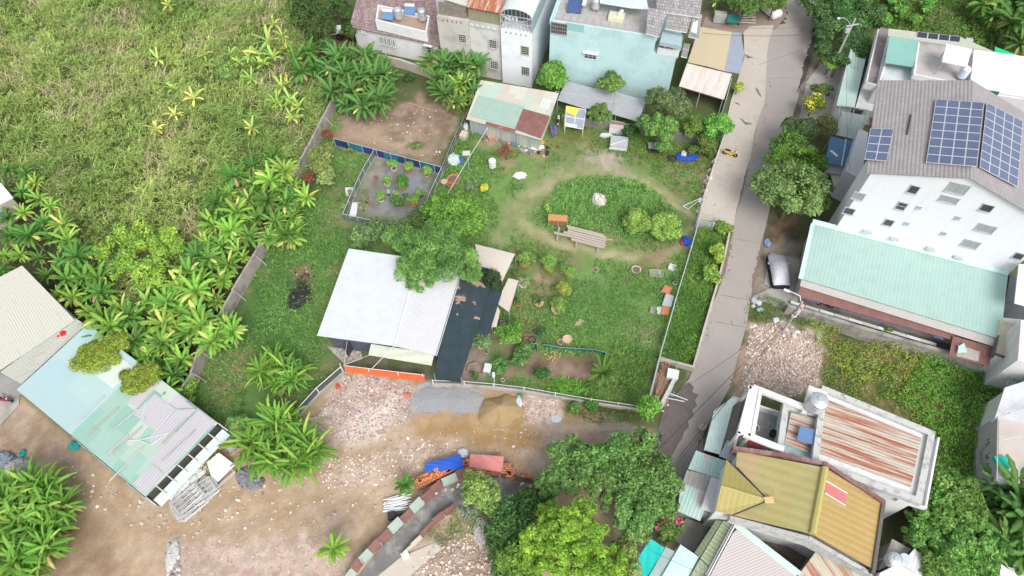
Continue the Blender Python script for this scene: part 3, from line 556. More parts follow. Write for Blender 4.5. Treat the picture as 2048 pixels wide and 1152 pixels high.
PALW = [(0.566, 0.505, 0.464), (0.468, 0.393, 0.343), (0.39, 0.262, 0.195), (0.449, 0.374, 0.325), (0.332, 0.281, 0.241), (0.586, 0.534, 0.501), (0.41, 0.328, 0.269), (0.351, 0.262, 0.204)]
for nm, lab, poly, dens, a, b, pal, sd in [
    ('broken_rubble', 'pale broken rubble spread below the orange tarp', [(655, 800), (690, 748), (828, 770), (822, 840), (760, 870), (700, 890), (645, 862), (600, 858)], 94, .03, .18, PALW, 51),
    ('crushed_stone', 'pinkish crushed rubble heap right of the sand pile', [(1045, 795), (1116, 800), (1118, 840), (1075, 857), (1046, 835)], 160, .025, .14, PALW, 52),
    ('demolition_rubble', 'pink and white demolition rubble between the lane and the vine plot', [(1500, 652), (1560, 645), (1640, 675), (1645, 705), (1630, 780), (1560, 800), (1480, 782)], 130, .03, .2, PALW, 53),
    ('yard_gravel', 'light stones pressed into the dirt yard at the foot of the picture', [(350, 1085), (480, 1080), (640, 1060), (690, 1100), (700, 1165), (320, 1165)], 40, .02, .1, PALW, 54),
    ('scattered_stones', 'small stones scattered along the dirt track', [(100, 900), (300, 1010), (440, 980), (640, 900), (900, 850), (1250, 870), (1060, 900), (850, 1000), (620, 1060), (330, 1080), (120, 1000)], 5, .04, .26, PALW, 55),
    ('white_debris', 'whitish debris strip beside the brick stacks', [(640, 920), (780, 900), (900, 880), (880, 925), (760, 960), (640, 980)], 50, .03, .2, PALW, 56),
    ('lane_rubble', 'mixed rubble on the vacant plot right of the curved lane', [(880, 1080), (960, 1040), (1010, 1060), (1000, 1160), (800, 1160)], 40, .04, .26, PALW, 57),
    ('plot_stones', 'pale stones littering the bare plot behind the blue screen', [(690, 240), (900, 210), (885, 325), (680, 278)], 2.5, .04, .22, PALW, 58),
    ('ash_debris', 'whitish ash and plastic litter on the lower dirt yard', [(332, 1085), (352, 1080), (362, 1150), (335, 1160)], 60, .04, .3, [(.5, .5, .5), (.3, .3, .32), (.6, .58, .55), (.12, .12, .12)], 62),
    ('pale_debris', 'pale debris on the plot right of the curved lane', [(945, 1040), (968, 1040), (985, 1095), (955, 1090)], 45, .06, .4, [(.6, .6, .6), (.5, .45, .4), (.4, .38, .36)], 63),
    ('path_edge_rubble', 'broken stone along the outer edge of the curved lane', [(870, 985), (945, 948), (1050, 965), (1050, 972), (945, 958), (880, 995)], 18, .05, .35, PALW, 59),
    ('kerb_rubble', 'crumbled concrete along the foot of the truss fence', [(1398, 430), (1408, 395), (1440, 300), (1432, 300), (1400, 390), (1390, 430)], 14, .1, .5, PALW, 60),
    ('gravel', 'chips of grey gravel spilling from the grey heap', [(830, 770), (960, 783), (958, 812), (915, 825), (830, 826)], 40, .03, .1, [(.35, .36, .38), (.45, .46, .48)], 61)]:
    P = scatter(poly, dens, 0, sd); o = stones(nm, P, a, b, pal, sd, ground_z); tag(o, lab, 'rubble', kind='stuff')
# ---------------- banana plants ----------------
def banana_mesh(seed, nl, L, H, cg, cy, yel=.25, dr=1.0, wd=.26):
    r = np.random.default_rng(seed); V, F, K = [], [], []; nv = 0; cg = np.array(cg); cy = np.array(cy)
    for i in range(nl):
        az = i*2.4+r.uniform(-.35, .35); fr = i/nl; el = math.radians(78-62*fr+r.uniform(-8, 8)); ln = L*(.72+.4*math.sin(math.pi*min(1, fr+.25)))*r.uniform(.85, 1.12); bend = math.radians(45+75*fr)*dr*r.uniform(.8, 1.2)
        if r.random() < .1: ln *= .7
        ns = 9; p = np.array([0, 0, H+.05*(1-fr)]); yk = r.random() < yel*(.3+1.4*fr); base = (cy if yk else cg)*r.uniform(.8, 1.2); tip = cy*r.uniform(.7, 1.1); roll = r.uniform(-.5, .5)
        brown = r.random() < .22*(fr > .62)
        for k in range(ns+1):
            t = k/ns; e = el-bend*t**1.3; d = np.array([math.cos(az)*math.cos(e), math.sin(az)*math.cos(e), math.sin(e)])
            if k: p = p+d*ln/ns
            w = 0.03 if t < .14 else wd*math.sin(math.pi*min(1, (t-.1)/.95))**.55*(1 if k % 2 else r.uniform(.55, .95)); w = max(w, .02)
            s = np.array([-math.sin(az), math.cos(az), 0]); nn = np.cross(d, s); up = -nn if nn[2] < 0 else nn
            s1 = s*math.cos(roll)+up*math.sin(roll); s2 = s*math.cos(roll)-up*math.sin(roll)*1.0
            V += [p-s1*w-up*w*.38, p+up*.0, p+s*w-up*w*.38+up*math.sin(roll)*w]
            kk = np.clip((t-.7)*2.2, 0, 1)*(yel*1.2) if not yk else 0; cc = base*(1-kk)+tip*kk
            if brown: cc = np.array((.3, .2, .09))*r.uniform(.8, 1.2)
            K += [cc*r.uniform(.85, 1.1), cc*1.25+np.array((.05, .06, .01)), cc*r.uniform(.85, 1.1)]
            if k:
                a = nv+3*(k-1); b = nv+3*k; F += [[a, a+1, b+1, b], [a+1, a+2, b+2, b+1]]
        nv += 3*(ns+1)
    return np.array(V), np.array(F), np.array(K)
def banana_proto(seed, nl, L, H, cg, cy, yel, dr=1.0, name='banana_plant', wd=.26):
    t = thing(name, 'x', 'banana plant', (0, 0, 0)); V, F, K = banana_mesh(seed, nl, L, H, cg, cy, yel, dr, wd); npmesh('leaf_crown', V, F, K, LEAF, t, smooth=True)
    m = M(); m.tube((0, 0, -.1), (0, 0, H), .14, 8, 0, .08); m.build('stem', BSTEM, t); return t
CG = (.08, .21, .025); CD = (.05, .15, .022); CYG = (.22, .4, .07); CY = (.4, .42, .1)
B_G = [banana_proto(200+k, 22+k % 3, 1.95, 2.0+.2*(k % 3), (CG, CD, (.15, .32, .03), (.2, .34, .04))[k % 4], CY, .06, wd=.22) for k in range(7)]
B_T = [banana_proto(220+k, 22, 2.35, 2.4, (.05, .15, .03), (.42, .42, .08), .06, .95, wd=.24) for k in range(3)]
B_L = [banana_proto(240+k, 24, 2.5, 1.9, (.085, .22, .02), (.2, .32, .04), .15, 1.15, wd=.16) for k in range(3)]
B_Y = [banana_proto(260+k, 10, 1.9, 2.2, CYG, (.45, .46, .09), .25, .9, wd=.2) for k in range(3)]
B_YY = [banana_proto(270+k, 11, 1.8, 2.2, (.48, .46, .12), (.55, .48, .14), .5, 1.1, wd=.17) for k in range(2)]
_used = set()
def put(protos, px, py, sc=1.0, label=None, group=None, z=2.0, i=None):
    pr = protos[(int(px*7+py*13)) % len(protos)] if i is None else protos[i]; c = g(px, py, z*sc); rz = random.uniform(0, 6.28)
    if pr.name not in _used:
        _used.add(pr.name); pr.location = (c.x, c.y, 0); pr.rotation_euler = (0, 0, rz); pr.scale = (sc, sc, sc); pr['label'] = label
        if group: pr['group'] = group
        return pr
    return dup(pr, (c.x, c.y, 0), rz, sc, label, group)
def grove(protos, pts, label, group, s0=.85, s1=1.15, z=2.0):
    if len(pts) > 4 and 'field' not in label and 'tractor' not in label: pts = pts+[(p[0]+random.uniform(-13, 13), p[1]+random.uniform(-11, 11)) for p in pts]
    for k, p in enumerate(sorted(pts)): put(protos, p[0], p[1], random.uniform(s0*.75, s1)*.95, label+', %s from the left' % _ord[k+1], group, z)
_cnt = {}
grove(B_G+B_Y[:1], [(510, 335), (545, 325), (570, 345), (482, 358), (520, 372), (556, 378), (592, 372), (462, 392), (498, 402), (535, 412), (572, 412), (604, 402), (442, 418), (478, 432), (516, 440), (552, 448), (590, 440), (430, 452), (466, 468), (500, 476), (540, 482), (575, 476), (598, 462)],
      'banana plant in the grove along the upper left grey wall', 'banana plants along the upper left wall')
grove(B_G+B_Y[1:2], [(415, 490), (448, 500), (478, 505), (398, 518), (432, 530), (462, 538), (380, 548), (412, 560), (444, 570), (362, 585), (396, 590), (425, 602), (340, 612), (372, 622), (400, 635), (300, 610), (320, 640), (352, 655), (380, 668), (410, 660)],
      'banana plant in the grove beside the lower left grey wall', 'banana plants along the lower left wall')
grove(B_G, [(215, 592), (180, 628), (210, 640), (245, 620), (270, 640), (235, 665), (205, 672), (295, 670), (265, 690), (325, 690), (300, 712), (345, 700), (270, 725), (330, 730), (365, 722), (310, 755), (350, 755), (335, 785)],
      'banana plant behind the patched teal shed roof', 'banana plants behind the patched teal shed')
grove(B_G[:3], [(425, 650), (455, 655), (440, 682), (470, 675), (428, 690)], 'bushy banana plant on the lawn side of the grey wall', 'banana plants by the lower lawn', .85, 1.05)
grove(B_G, [(22, 345), (55, 352), (12, 378), (48, 388), (80, 400), (72, 368), (105, 418), (18, 440), (52, 432), (90, 448), (128, 452), (30, 478), (66, 478), (104, 482), (142, 488), (12, 512), (44, 512), (84, 520), (122, 525), (160, 520), (100, 555), (135, 560), (170, 560), (120, 592), (150, 600), (185, 590), (8, 545), (200, 560)],
      'banana plant between the reed field and the cream-roofed shed', 'banana plants by the cream-roofed shed')
grove(B_T, [(672, 118), (705, 128), (735, 122), (765, 135), (690, 152), (720, 160), (750, 162), (780, 160), (676, 185), (706, 190), (740, 195), (770, 190), (692, 215), (728, 222), (760, 215), (660, 150)],
      'dark banana plant in the clump below the maroon-tiled house', 'banana plants below the maroon-tiled house', .9, 1.2)
grove(B_T+B_G[3:4], [(862, 128), (890, 138), (918, 138), (945, 145), (876, 165), (905, 172), (935, 172), (890, 198), (918, 205), (948, 190)],
      'banana plant in the clump below the concrete house', 'banana plants below the concrete house', .85, 1.1)
grove(B_L, [(560, 862), (592, 872), (530, 888), (566, 900), (600, 905), (545, 925), (582, 932), (520, 912), (618, 885), (500, 892), (575, 838), (545, 845), (605, 930), (630, 905)], 'long-leaved banana plant between patched shed and rubble yard', 'banana plants beside the rubble yard', .92, 1.1)
grove(B_L, [(540, 735), (572, 738), (556, 765), (530, 758), (585, 762), (520, 742), (592, 740), (550, 720)], 'banana plant in the lone clump on the lawn', 'banana plants in the lone lawn clump', .72, .88)
grove(B_L, [(28, 978), (64, 972), (100, 982), (20, 1012), (58, 1012), (95, 1018), (130, 1010), (38, 1048), (76, 1052), (112, 1056), (20, 1085), (58, 1090), (96, 1092), (35, 1125), (75, 1128), (10, 1150), (55, 1160), (5, 1045)],
      'narrow-leaved banana plant in the bottom left corner clump', 'banana plants at the bottom left corner', .95, 1.2)
grove(B_Y, [(548, 52), (566, 75), (538, 88), (520, 112), (548, 118), (575, 100)], 'yellow-green banana plant at the right field edge', 'yellow-green banana plants at the field edge', .9, 1.15)
grove(B_G[:2]+B_Y[:1], [(592, 122), (618, 112), (630, 142), (604, 150)], 'bright green banana plant beside the red tractor', 'banana plants beside the red tractor', 1.0, 1.2)
grove(B_Y, [(565, 178), (582, 205), (562, 212), (598, 218), (592, 238)], 'yellow-green banana plant just outside the upper grey wall', 'yellow-green banana plants outside the wall', .85, 1.0)
grove(B_Y, [(462, 112), (480, 128), (500, 118), (528, 132)], 'small yellow banana plant in the field row', 'small yellow banana plants in the field', .75, .95)
for px, py, pr, s, lab in [(340, 14, B_Y, .9, 'yellow banana plant standing alone at the top edge of the reed field'), (318, 122, B_Y, .8, 'small green banana plant standing alone in the middle of the reed field'),
                           (410, 112, B_Y, .8, 'small yellow-green banana plant left of the yellow row in the field'), (505, 162, B_Y, .85, 'pale yellow-green banana plant below the round light-green shrub'),
                           (348, 180, B_Y, .7, 'thin green banana plant beside the bright yellow one in the field'), (390, 200, B_YY, .95, 'bright yellow banana plant with drooping dry leaves in the field'),
                           (352, 232, B_YY, .7, 'arched yellowing banana plant between two yellow ones in the field'), (315, 262, B_YY, .85, 'lowest yellow banana plant in the middle of the field'),
                           (505, 260, B_Y, .75, 'small green star-shaped banana plant near the grey wall'), (668, 1100, B_G, .85, 'single green banana plant beside the start of the curved lane fence'),
                           (812, 972, B_G, .65, 'small dark green banana plant beside the brick stack with the blue sheet'), (1205, 748, B_G, .95, 'broad-leaved green banana plant at the end of the vegetable bed'),
                           (1432, 8, B_Y, 1.0, 'arching light green palm-like plant beside the grey tiled roof')]:
    put(pr, px, py, s, lab, None)
grove(B_T+B_G[:1], [(1962, 8), (1995, 12), (2030, 18), (1985, 45), (2018, 55), (2050, 62), (2035, 92), (2060, 20)], 'large banana plant at the top right corner', 'banana plants at the top right corner', 1.2, 1.5)
grove(B_T+B_G[1:2], [(1985, 975), (2020, 985), (2050, 1000), (1995, 1020), (2035, 1040), (2055, 1075), (2005, 1080), (2040, 1115), (1980, 1110)], 'large banana plant at the lower right edge', 'banana plants at the lower right edge', 1.0, 1.3)
for k, pr in enumerate(B_G+B_T+B_L+B_Y+B_YY):
    if pr.name not in _used:
        for c in list(pr.children): bpy.data.objects.remove(c)
        bpy.data.objects.remove(pr)
# ---------------- trees ----------------
b0 = g(275, 505, 2)
tree(275, 505, 2.2, 4.2, 'big lime-green rounded tree at the foot of the reed field', pal=G_LIME, n=13000, size=.15, sub=11, subr=.36, blobs=[blobpx(*q, b0) for q in [(262, 462, 2.6, 1.9), (318, 470, 2.8, 2.1), (215, 498, 2.2, 1.8), (272, 505, 3.0, 2.2), (330, 510, 2.6, 2.0), (300, 545, 2.4, 2.2), (348, 492, 2.2, 1.5), (232, 540, 1.8, 1.5), (285, 560, 1.6, 1.6)]])
tree(222, 570, 1.0, 1.8, 'low mossy bush at the shaded foot of the lime-green tree', None, 'bush', pal=G_OLIVE, n=2500, size=.13, cat='bush', ry=2.4)
tree(450, 148, 1.8, 1.9, 'round light-green shrub under the yellow banana row in the field', None, 'bush', pal=((.12, .24, .05), (.25, .4, .09)), n=3500, size=.15, cat='bush')
for k, (px, py, r_) in enumerate(sorted([(618, 12, 3.0), (640, 55, 2.8), (600, 40, 2.2), (672, 18, 2.6), (700, 60, 1.6), (655, 92, 1.6)])):
    tree(px, py, 2.6, r_, 'dark shrubby tree beside the maroon-tiled house, %s from the left' % _ord[k+1], 'dark trees by the maroon-tiled house', pal=((.035, .08, .02), (.1, .17, .04)), n=3800, size=.16)
tree(908, 432, 3.6, 3.9, 'large bright green domed tree above the white-roofed shed', pal=((.06, .2, .025), (.2, .44, .055)), n=17000, size=.15, sub=20, subr=.3, hr=.85)
tree(852, 448, 3.0, 2.3, 'darker small-leaved tree hugging the left side of the large domed tree', pal=((.05, .12, .03), (.13, .24, .06)), n=5000, size=.14, sub=14)
b1 = g(868, 525, 3)
tree(868, 525, 3.2, 3.4, 'feathery bamboo-like tree drooping over the white shed roof', pal=((.055, .15, .03), (.25, .44, .1)), n=21000, size=.3, aspect=8, droop=.55, sub=12, subr=.34, blobs=[blobpx(*q, b1) for q in [(805, 478, 3.4, 2.2), (850, 495, 4.0, 2.6), (895, 485, 4.0, 2.4), (832, 540, 3.7, 2.2), (870, 530, 4.2, 2.5), (918, 520, 3.9, 2.4), (838, 565, 3.5, 1.5), (938, 540, 3.6, 1.6), (875, 465, 4.2, 2.0)]])
tree(745, 468, 1.4, 2.4, 'loose pale green shrub above the corner of the white shed', None, 'bush', pal=((.1, .17, .06), (.22, .33, .12)), n=3600, size=.14, cat='bush', ry=1.9)
tree(722, 485, 1.2, 1.3, 'small open shrub left of the loose pale shrub by the shed', None, 'bush', pal=((.09, .16, .05), (.2, .3, .1)), n=1500, size=.14, cat='bush')
tree(641, 318, 2.4, 1.9, 'yellowish-green small tree inside the grey wall', pal=((.15, .2, .05), (.3, .36, .1)), n=3600, size=.16)
tree(655, 352, 1.8, 1.4, 'pale yellow-green shrub just below the yellowish tree by the wall', None, 'bush', pal=((.16, .22, .06), (.3, .36, .1)), n=1800, size=.15, cat='bush')
for px, py, r_, lab in [(618, 358, 1.0, 'reddish-leaved shrub at the foot of the yellowish tree'), (612, 385, .8, 'lower rusty red shrub by the grey wall'), (655, 268, .9, 'rusty red shrub at the left end of the blue screen'), (1012, 303, 1.1, 'bare reddish-brown bush in front of the rusty-roofed shed')]:
    tree(px, py, 1.3, r_, lab, None, 'bush', pal=G_RED, n=1300, size=.12, cat='bush', aspect=4)
tree(1104, 152, 3.0, 2.3, 'bright green leafy tree between white tower house and teal house', pal=G_BRIGHT, n=6500, size=.2, hr=1.2)
tree(1221, 165, 3.4, 1.9, 'olive green tree in front of the teal wall', pal=((.07, .14, .03), (.19, .3, .06)), n=4200, size=.15, ry=1.7)
tree(1200, 232, 1.8, 1.7, 'neat round clipped bush right of the yellow-topped frame', None, 'bush', pal=((.1, .2, .04), (.2, .34, .08)), n=4500, size=.1, cat='bush', sub=40, subr=.2, blobs=[(0, 0, 1.8, 1.6, 1.6, 1.5)])
tree(1338, 205, 3.6, 3.3, 'large fine-leaved olive tree below the teal house corner', pal=((.09, .15, .06), (.2, .28, .1)), n=9500, size=.17, aspect=3.5, ry=2.7, droop=.2)
tree(1312, 250, 3.0, 2.6, 'bright green rounded tree in front of the olive tree', pal=((.09, .24, .05), (.19, .42, .08)), n=8000, size=.17, sub=14, subr=.32, hr=1.0)
tree(1330, 292, 1.6, 1.3, 'lower green tuft under the bright rounded tree', None, 'bush', pal=((.09, .22, .05), (.18, .38, .08)), n=1800, size=.16, cat='bush')
tree(1434, 250, 3.0, 2.3, 'bright green tree at the upper end of the truss fence', pal=G_BRIGHT, n=5600, size=.16, ry=2.0)
tree(1385, 252, 2.0, 1.8, 'tall vine-covered bush between two bright green trees', None, 'bush', pal=((.1, .16, .03), (.22, .32, .06)), n=3600, size=.14, cat='bush')
tree(1408, 290, 1.4, 2.2, 'low olive bush above the blue tarp', None, 'bush', pal=((.08, .14, .03), (.17, .26, .05)), n=4200, size=.13, cat='bush', ry=1.4)
tree(1262, 265, 1.0, 1.3, 'small dark bush beside the little hut', None, 'bush', pal=G_DARK, n=1300, size=.13, cat='bush')
tree(1476, 175, 1.2, .9, 'small yellow-green bush on the pavement edge', None, 'bush', pal=((.2, .3, .04), (.45, .48, .08)), n=900, size=.13, cat='bush')
# roadside trees on the right
tree(1588, 388, 4.2, 4.9, 'largest olive-green tree overhanging the road', pal=((.1, .17, .05), (.24, .34, .1)), n=21000, size=.17, sub=18, subr=.3, hr=.75)
tree(1592, 312, 3.8, 3.5, 'dense bright-green round tree above the largest roadside tree', pal=((.07, .2, .03), (.18, .38, .05)), n=12500, size=.15, sub=18, subr=.28)
tree(1600, 258, 3.0, 2.6, 'grey-green spreading tree beside the road', pal=((.06, .12, .04), (.15, .24, .08)), n=6000, size=.16, ry=2.0)
tree(1652, 250, 2.4, 1.8, 'yellowish feathery shrub over the green carport', None, 'bush', pal=((.14, .18, .06), (.32, .36, .14)), n=3000, size=.16, cat='bush', aspect=4)
t = tree(1628, 208, 2.0, 1.6, 'shrub covered with yellow flowers beside the road', None, 'bush', pal=((.1, .18, .03), (.25, .34, .05)), n=3000, size=.13, cat='bush')
V, F, K = crown([(0, 0, 2.0, 1.5, 1.4, 1.1)], 420, .11, (.75, .62, .03), (.85, .75, .08), 5, 9, 1.2, 0, .95); tag(npmesh('flowers', V, F, K, LEAF, t), kind='stuff')
tree(1638, 178, 2.0, 1.2, 'olive shrub just above the yellow-flowered shrub', None, 'bush', pal=G_OLIVE, n=1900, size=.13, cat='bush')
tree(1660, 125, 2.0, 1.4, 'bright lime shrub at the foot of the leaning power pole', None, 'bush', pal=G_LIME, n=1500, size=.14, cat='bush')
for k_, (px, py, r_) in enumerate(sorted([(1648, 100, 1.7), (1655, 60, 2.3), (1638, 28, 2.0), (1672, 25, 2.6), (1700, 48, 2.8), (1712, 88, 2.4), (1728, 110, 1.8), (1700, 5, 2.8), (1745, 30, 2.2), (1630, -5, 2.4), (1680, 120, 1.5)])):
    tree(px, py, 2.8, r_, 'thicket tree around the tall power pole'+', %s from the left' % _ord[k_+1], 'thicket trees by the power pole', pal=((.04, .11, .03), (.13, .25, .07)), n=int(900*r_**1.5), size=.17)
for k_, (px, py, r_) in enumerate(sorted([(1462, -4, 2.2), (1490, 10, 2.2), (1515, -2, 2.6), (1552, 0, 2.0), (1480, -24, 3), (1540, -26, 3)])):
    tree(px, py, 3.2, r_, 'feathery tree over the top shopfront'+', %s from the left' % _ord[k_+1], 'trees over the shopfront', pal=((.06, .14, .03), (.2, .32, .07)), n=3000, size=.22, aspect=5, droop=.3)
for k_, (px, py, r_) in enumerate(sorted([(1790, -4, 2), (1830, 40, 1.2), (1850, 10, 1.5), (1800, 22, 1.2), (1770, 40, 1.3)])):
    tree(px, py, 1.3, r_, 'low bush on the far vacant plot'+', %s from the left' % _ord[k_+1], 'bushes on the far vacant plot', 'bush', pal=G_BRIGHT, n=1500, size=.16, cat='bush')
# bottom trees
for k_, (px, py, r_) in enumerate(sorted([(1140, 905, 2.2), (1150, 945, 2.6), (1190, 925, 2.2), (1238, 905, 2.4), (1285, 890, 2.0), (1250, 955, 2.7), (1300, 930, 2.4), (1330, 965, 1.9), (1205, 975, 2.5), (1290, 985, 2.6), (1265, 1020, 2.4), (1320, 1010, 1.8), (1110, 960, 2.0)])):
    tree(px, py, 3.6, r_*.92, 'rounded green tree between dirt yard and road'+', %s from the left' % _ord[k_+1], 'green trees below the dirt yard', pal=((.07, .18, .035), (.2, .37, .09)), n=int(1500*r_**1.35), size=.14, sub=13, subr=.34)
b2 = g(1135, 1080, 4.5)
tree(1135, 1080, 4.5, 4.4, 'large bright lime-green pointed tree in the middle of the bottom edge', pal=((.12, .27, .015), (.3, .5, .035)), n=24000, size=.2, aspect=3.2, sub=16, subr=.3, blobs=[blobpx(*q, b2) for q in [(1140, 1035, 8.2, .9), (1128, 1050, 7.4, 1.5), (1100, 1062, 5.8, 1.7), (1160, 1060, 6.0, 1.7), (1130, 1090, 6.2, 1.9), (1075, 1085, 4.4, 1.7), (1190, 1085, 4.6, 1.8), (1105, 1120, 4.8, 2.0), (1160, 1120, 5, 2.0), (1060, 1125, 3.6, 1.6), (1215, 1120, 3.8, 1.7), (1100, 1020, 5.2, 1.2), (1165, 1022, 5, 1.2), (1130, 1150, 4.6, 1.8), (1200, 1150, 3.8, 1.6)]])
tree(1050, 1130, 3.0, 2.6, 'mid-green tree left of the lime-green tree', pal=((.08, .2, .03), (.2, .38, .05)), n=5000, size=.15)
tree(955, 985, 3.6, 2.1, 'yellow-green small tree leaning over the curved lane', pal=((.14, .26, .05), (.3, .42, .1)), n=4600, size=.15, ry=2.0, sub=9, subr=.4)
tree(940, 1010, 2.0, 1.5, 'pale grey-green shrub under the lane tree', None, 'bush', pal=((.13, .19, .11), (.26, .34, .22)), n=1700, size=.13, cat='bush')
for k_, (px, py, r_) in enumerate(sorted([(1010, 1030, 2.0), (1000, 1060, 1.6), (1040, 1070, 2.2), (1020, 1100, 1.8), (1062, 1020, 2.0), (1075, 985, 1.6), (995, 1095, 1.3), (1012, 1140, 1.8)])):
    tree(px, py, 2.4, r_, 'dark bushy tree beside the curved lane'+', %s from the left' % _ord[k_+1], 'dark trees by the curved lane', pal=((.04, .11, .03), (.12, .25, .06)), n=2600, size=.15)
tree(1300, 820, 2.4, 1.25, 'narrow bright cone-shaped tree at the corner of the road', pal=((.1, .24, .03), (.22, .42, .05)), n=3600, size=.13, hr=1.7)
tree(1262, 1062, 2.4, 2.0, 'olive tree over the dark gap by the bottom of the road', pal=((.09, .17, .04), (.22, .32, .08)), n=3600, size=.15)
tree(1248, 1120, 2.6, 2.0, 'yellowish tree beside the bright teal tarp', pal=((.13, .22, .04), (.28, .4, .09)), n=3600, size=.15)
for k_, (px, py, r_) in enumerate(sorted([(1880, 960, 2.3), (1865, 1000, 1.8), (1910, 990, 2.6), (1850, 1045, 1.9), (1895, 1040, 2.8), (1935, 1030, 2.4), (1955, 1075, 2.2), (1900, 1090, 2.7), (1930, 1120, 2.4), (1880, 1130, 2.2), (1845, 1070, 1.8), (1990, 1090, 1.4), (1960, 1140, 1.8)])):
    tree(px, py, 3.4, r_*.9, 'leafy tree right of the yellow-roofed house'+', %s from the left' % _ord[k_+1], 'trees right of the yellow-roofed house', pal=((.07, .19, .03), (.2, .38, .07)), n=int(1500*r_**1.3), size=.16, sub=13, subr=.34)
t = tree(1338, 1052, 1.4, 1.5, 'flowering shrub with pink blossoms beside the tiled yard', None, 'bush', pal=((.06, .15, .03), (.18, .3, .05)), n=2600, size=.13, cat='bush')
V, F, K = crown([(0, 0, 1.4, 1.5, 1.5, .9)], 260, .1, (.5, .06, .13), (.7, .12, .2), 6, 9, 1.2, 0, .95); tag(npmesh('flowers', V, F, K, LEAF, t), kind='stuff')
# garden shrubs and bushes
for px, py, z, r_, lab, pal, n_, kw in [
    (1274, 446, 1.3, 1.75, 'left of two big clipped round bushes on the mound', ((.16, .24, .05), (.32, .38, .1)), 5200, dict(sub=26, subr=.22)), (1329, 457, 1.3, 1.75, 'right of two big clipped round bushes on the mound', ((.14, .24, .04), (.28, .36, .09)), 5200, dict(sub=26, subr=.22)),
    (1020, 664, 1.9, 1.65, 'glossy dense round tree beside the shade net', ((.07, .19, .025), (.2, .38, .05)), 5200, dict()), (962, 682, 1.6, 1.1, 'grey-green shrub poking up beside the shade net', ((.1, .18, .07), (.22, .32, .13)), 2200, dict(ry=1.4)),
    (983, 565, 2.2, 1.4, 'dark green conical tree growing through the shade net', ((.025, .06, .025), (.07, .12, .05)), 3800, dict(hr=1.2)), (1002, 730, 1.1, .95, 'round bright shrub beside the white table', ((.07, .2, .05), (.15, .34, .09)), 1900, dict()),
    (1085, 744, 1.1, .9, 'small dark round tree at the edge of the vegetable bed', ((.03, .1, .02), (.08, .19, .04)), 2000, dict()), (1082, 668, .8, .75, 'dark green shrub above the green net fence', ((.03, .1, .03), (.09, .2, .06)), 1000, dict()),
    (1050, 700, .8, 1.4, 'leafy bush beside the short green net', ((.06, .16, .04), (.15, .3, .07)), 2400, dict(ry=1.1)), (1035, 722, .6, 1.0, 'low vine plants under the green-netted bush', ((.06, .16, .04), (.15, .3, .07)), 1200, dict()),
    (376, 780, 1.0, 1.4, 'bright small-leaved bush at the lower end of the grey wall', ((.14, .3, .03), (.26, .45, .06)), 2400, dict()), (478, 848, 1.4, 1.3, 'light green leafy shrub beside the corner of the patched shed', ((.12, .25, .05), (.25, .42, .1)), 1900, dict(size=.2)),
    (1432, 505, 1.3, 1.0, 'yellow-green bush in the strip at the road wall', ((.17, .28, .03), (.36, .46, .07)), 2200, dict(ry=1.6)), (1425, 548, 1.2, 1.0, 'lower yellow-green bush in the strip at the road wall', ((.15, .26, .03), (.32, .44, .07)), 2000, dict(ry=1.5)),
    (1446, 458, .9, 1.2, 'leafy bush beside the grey gate panel', ((.12, .24, .03), (.28, .4, .06)), 1600, dict()), (940, 372, .9, .65, 'pale small shrub left of the yellow croton', ((.11, .2, .1), (.22, .32, .16)), 800, dict()),
    (967, 376, 1.0, .62, 'yellow croton shrub on the lawn', ((.4, .42, .03), (.62, .56, .06)), 900, dict()), (725, 412, 1.0, .7, 'thin pale shrub inside the wire pen', ((.16, .2, .09), (.26, .32, .14)), 420, dict()), (687, 412, .8, .5, 'spindly shrub outside the wire pen', ((.14, .26, .06), (.24, .4, .1)), 260, dict()),
    (700, 300, .4, .5, 'tiny weed clump on the bare plot', ((.1, .2, .05), (.2, .3, .08)), 250, dict()), (835, 290, .5, .7, 'grass tuft on the bare plot near the blue screen', ((.1, .17, .04), (.2, .27, .08)), 500, dict()),
    (1180, 810, .6, .9, 'dark bush outside the low boundary wall', ((.05, .15, .02), (.14, .27, .04)), 1100, dict()), (1150, 815, .8, .7, 'second dark bush outside the low boundary wall near the rubble heap', ((.08, .2, .03), (.18, .34, .05)), 900, dict()),
    (818, 155, .9, .9, 'small dark shrub against the low wall between banana clumps', ((.03, .09, .03), (.08, .17, .05)), 900, dict()), (1093, 415, .7, .4, 'upright bright plant beside the orange wooden rack', ((.14, .3, .03), (.26, .45, .06)), 350, dict(hr=1.6)),
    (1775, 660, .6, .5, 'small green weed in the grey alley', ((.14, .3, .03), (.26, .42, .06)), 300, dict()), (1040, 1010, 1, .5, 'sapling growing in the curved lane', ((.06, .18, .03), (.15, .3, .05)), 300, dict())]:
    kw.setdefault('size', .12)
    if kw.get('sub') == 26: kw['blobs'] = [(0, 0, z, r_, r_, r_*.95)]; kw['sub'] = 34; kw['subr'] = .32; n_ = 13000; pal = ((.13, .27, .035), (.33, .46, .09))
    tree(px, py, z, r_, lab, None, 'bush', pal=pal, n=n_, cat='bush', **kw)
# arching clump and roof creeper
P = scatter([(1105, 755), (1150, 760), (1180, 780), (1150, 792), (1095, 785)], 14, 0, 71)
o = blades('spider_lily_bed', P, 12, .75, .04, (.14, .32, .03), (.24, .46, .06), (0, -.25), .9, 71, 3); tag(o, 'row of bright strap-leaved plants along the low wall', 'plant bed', kind='stuff')
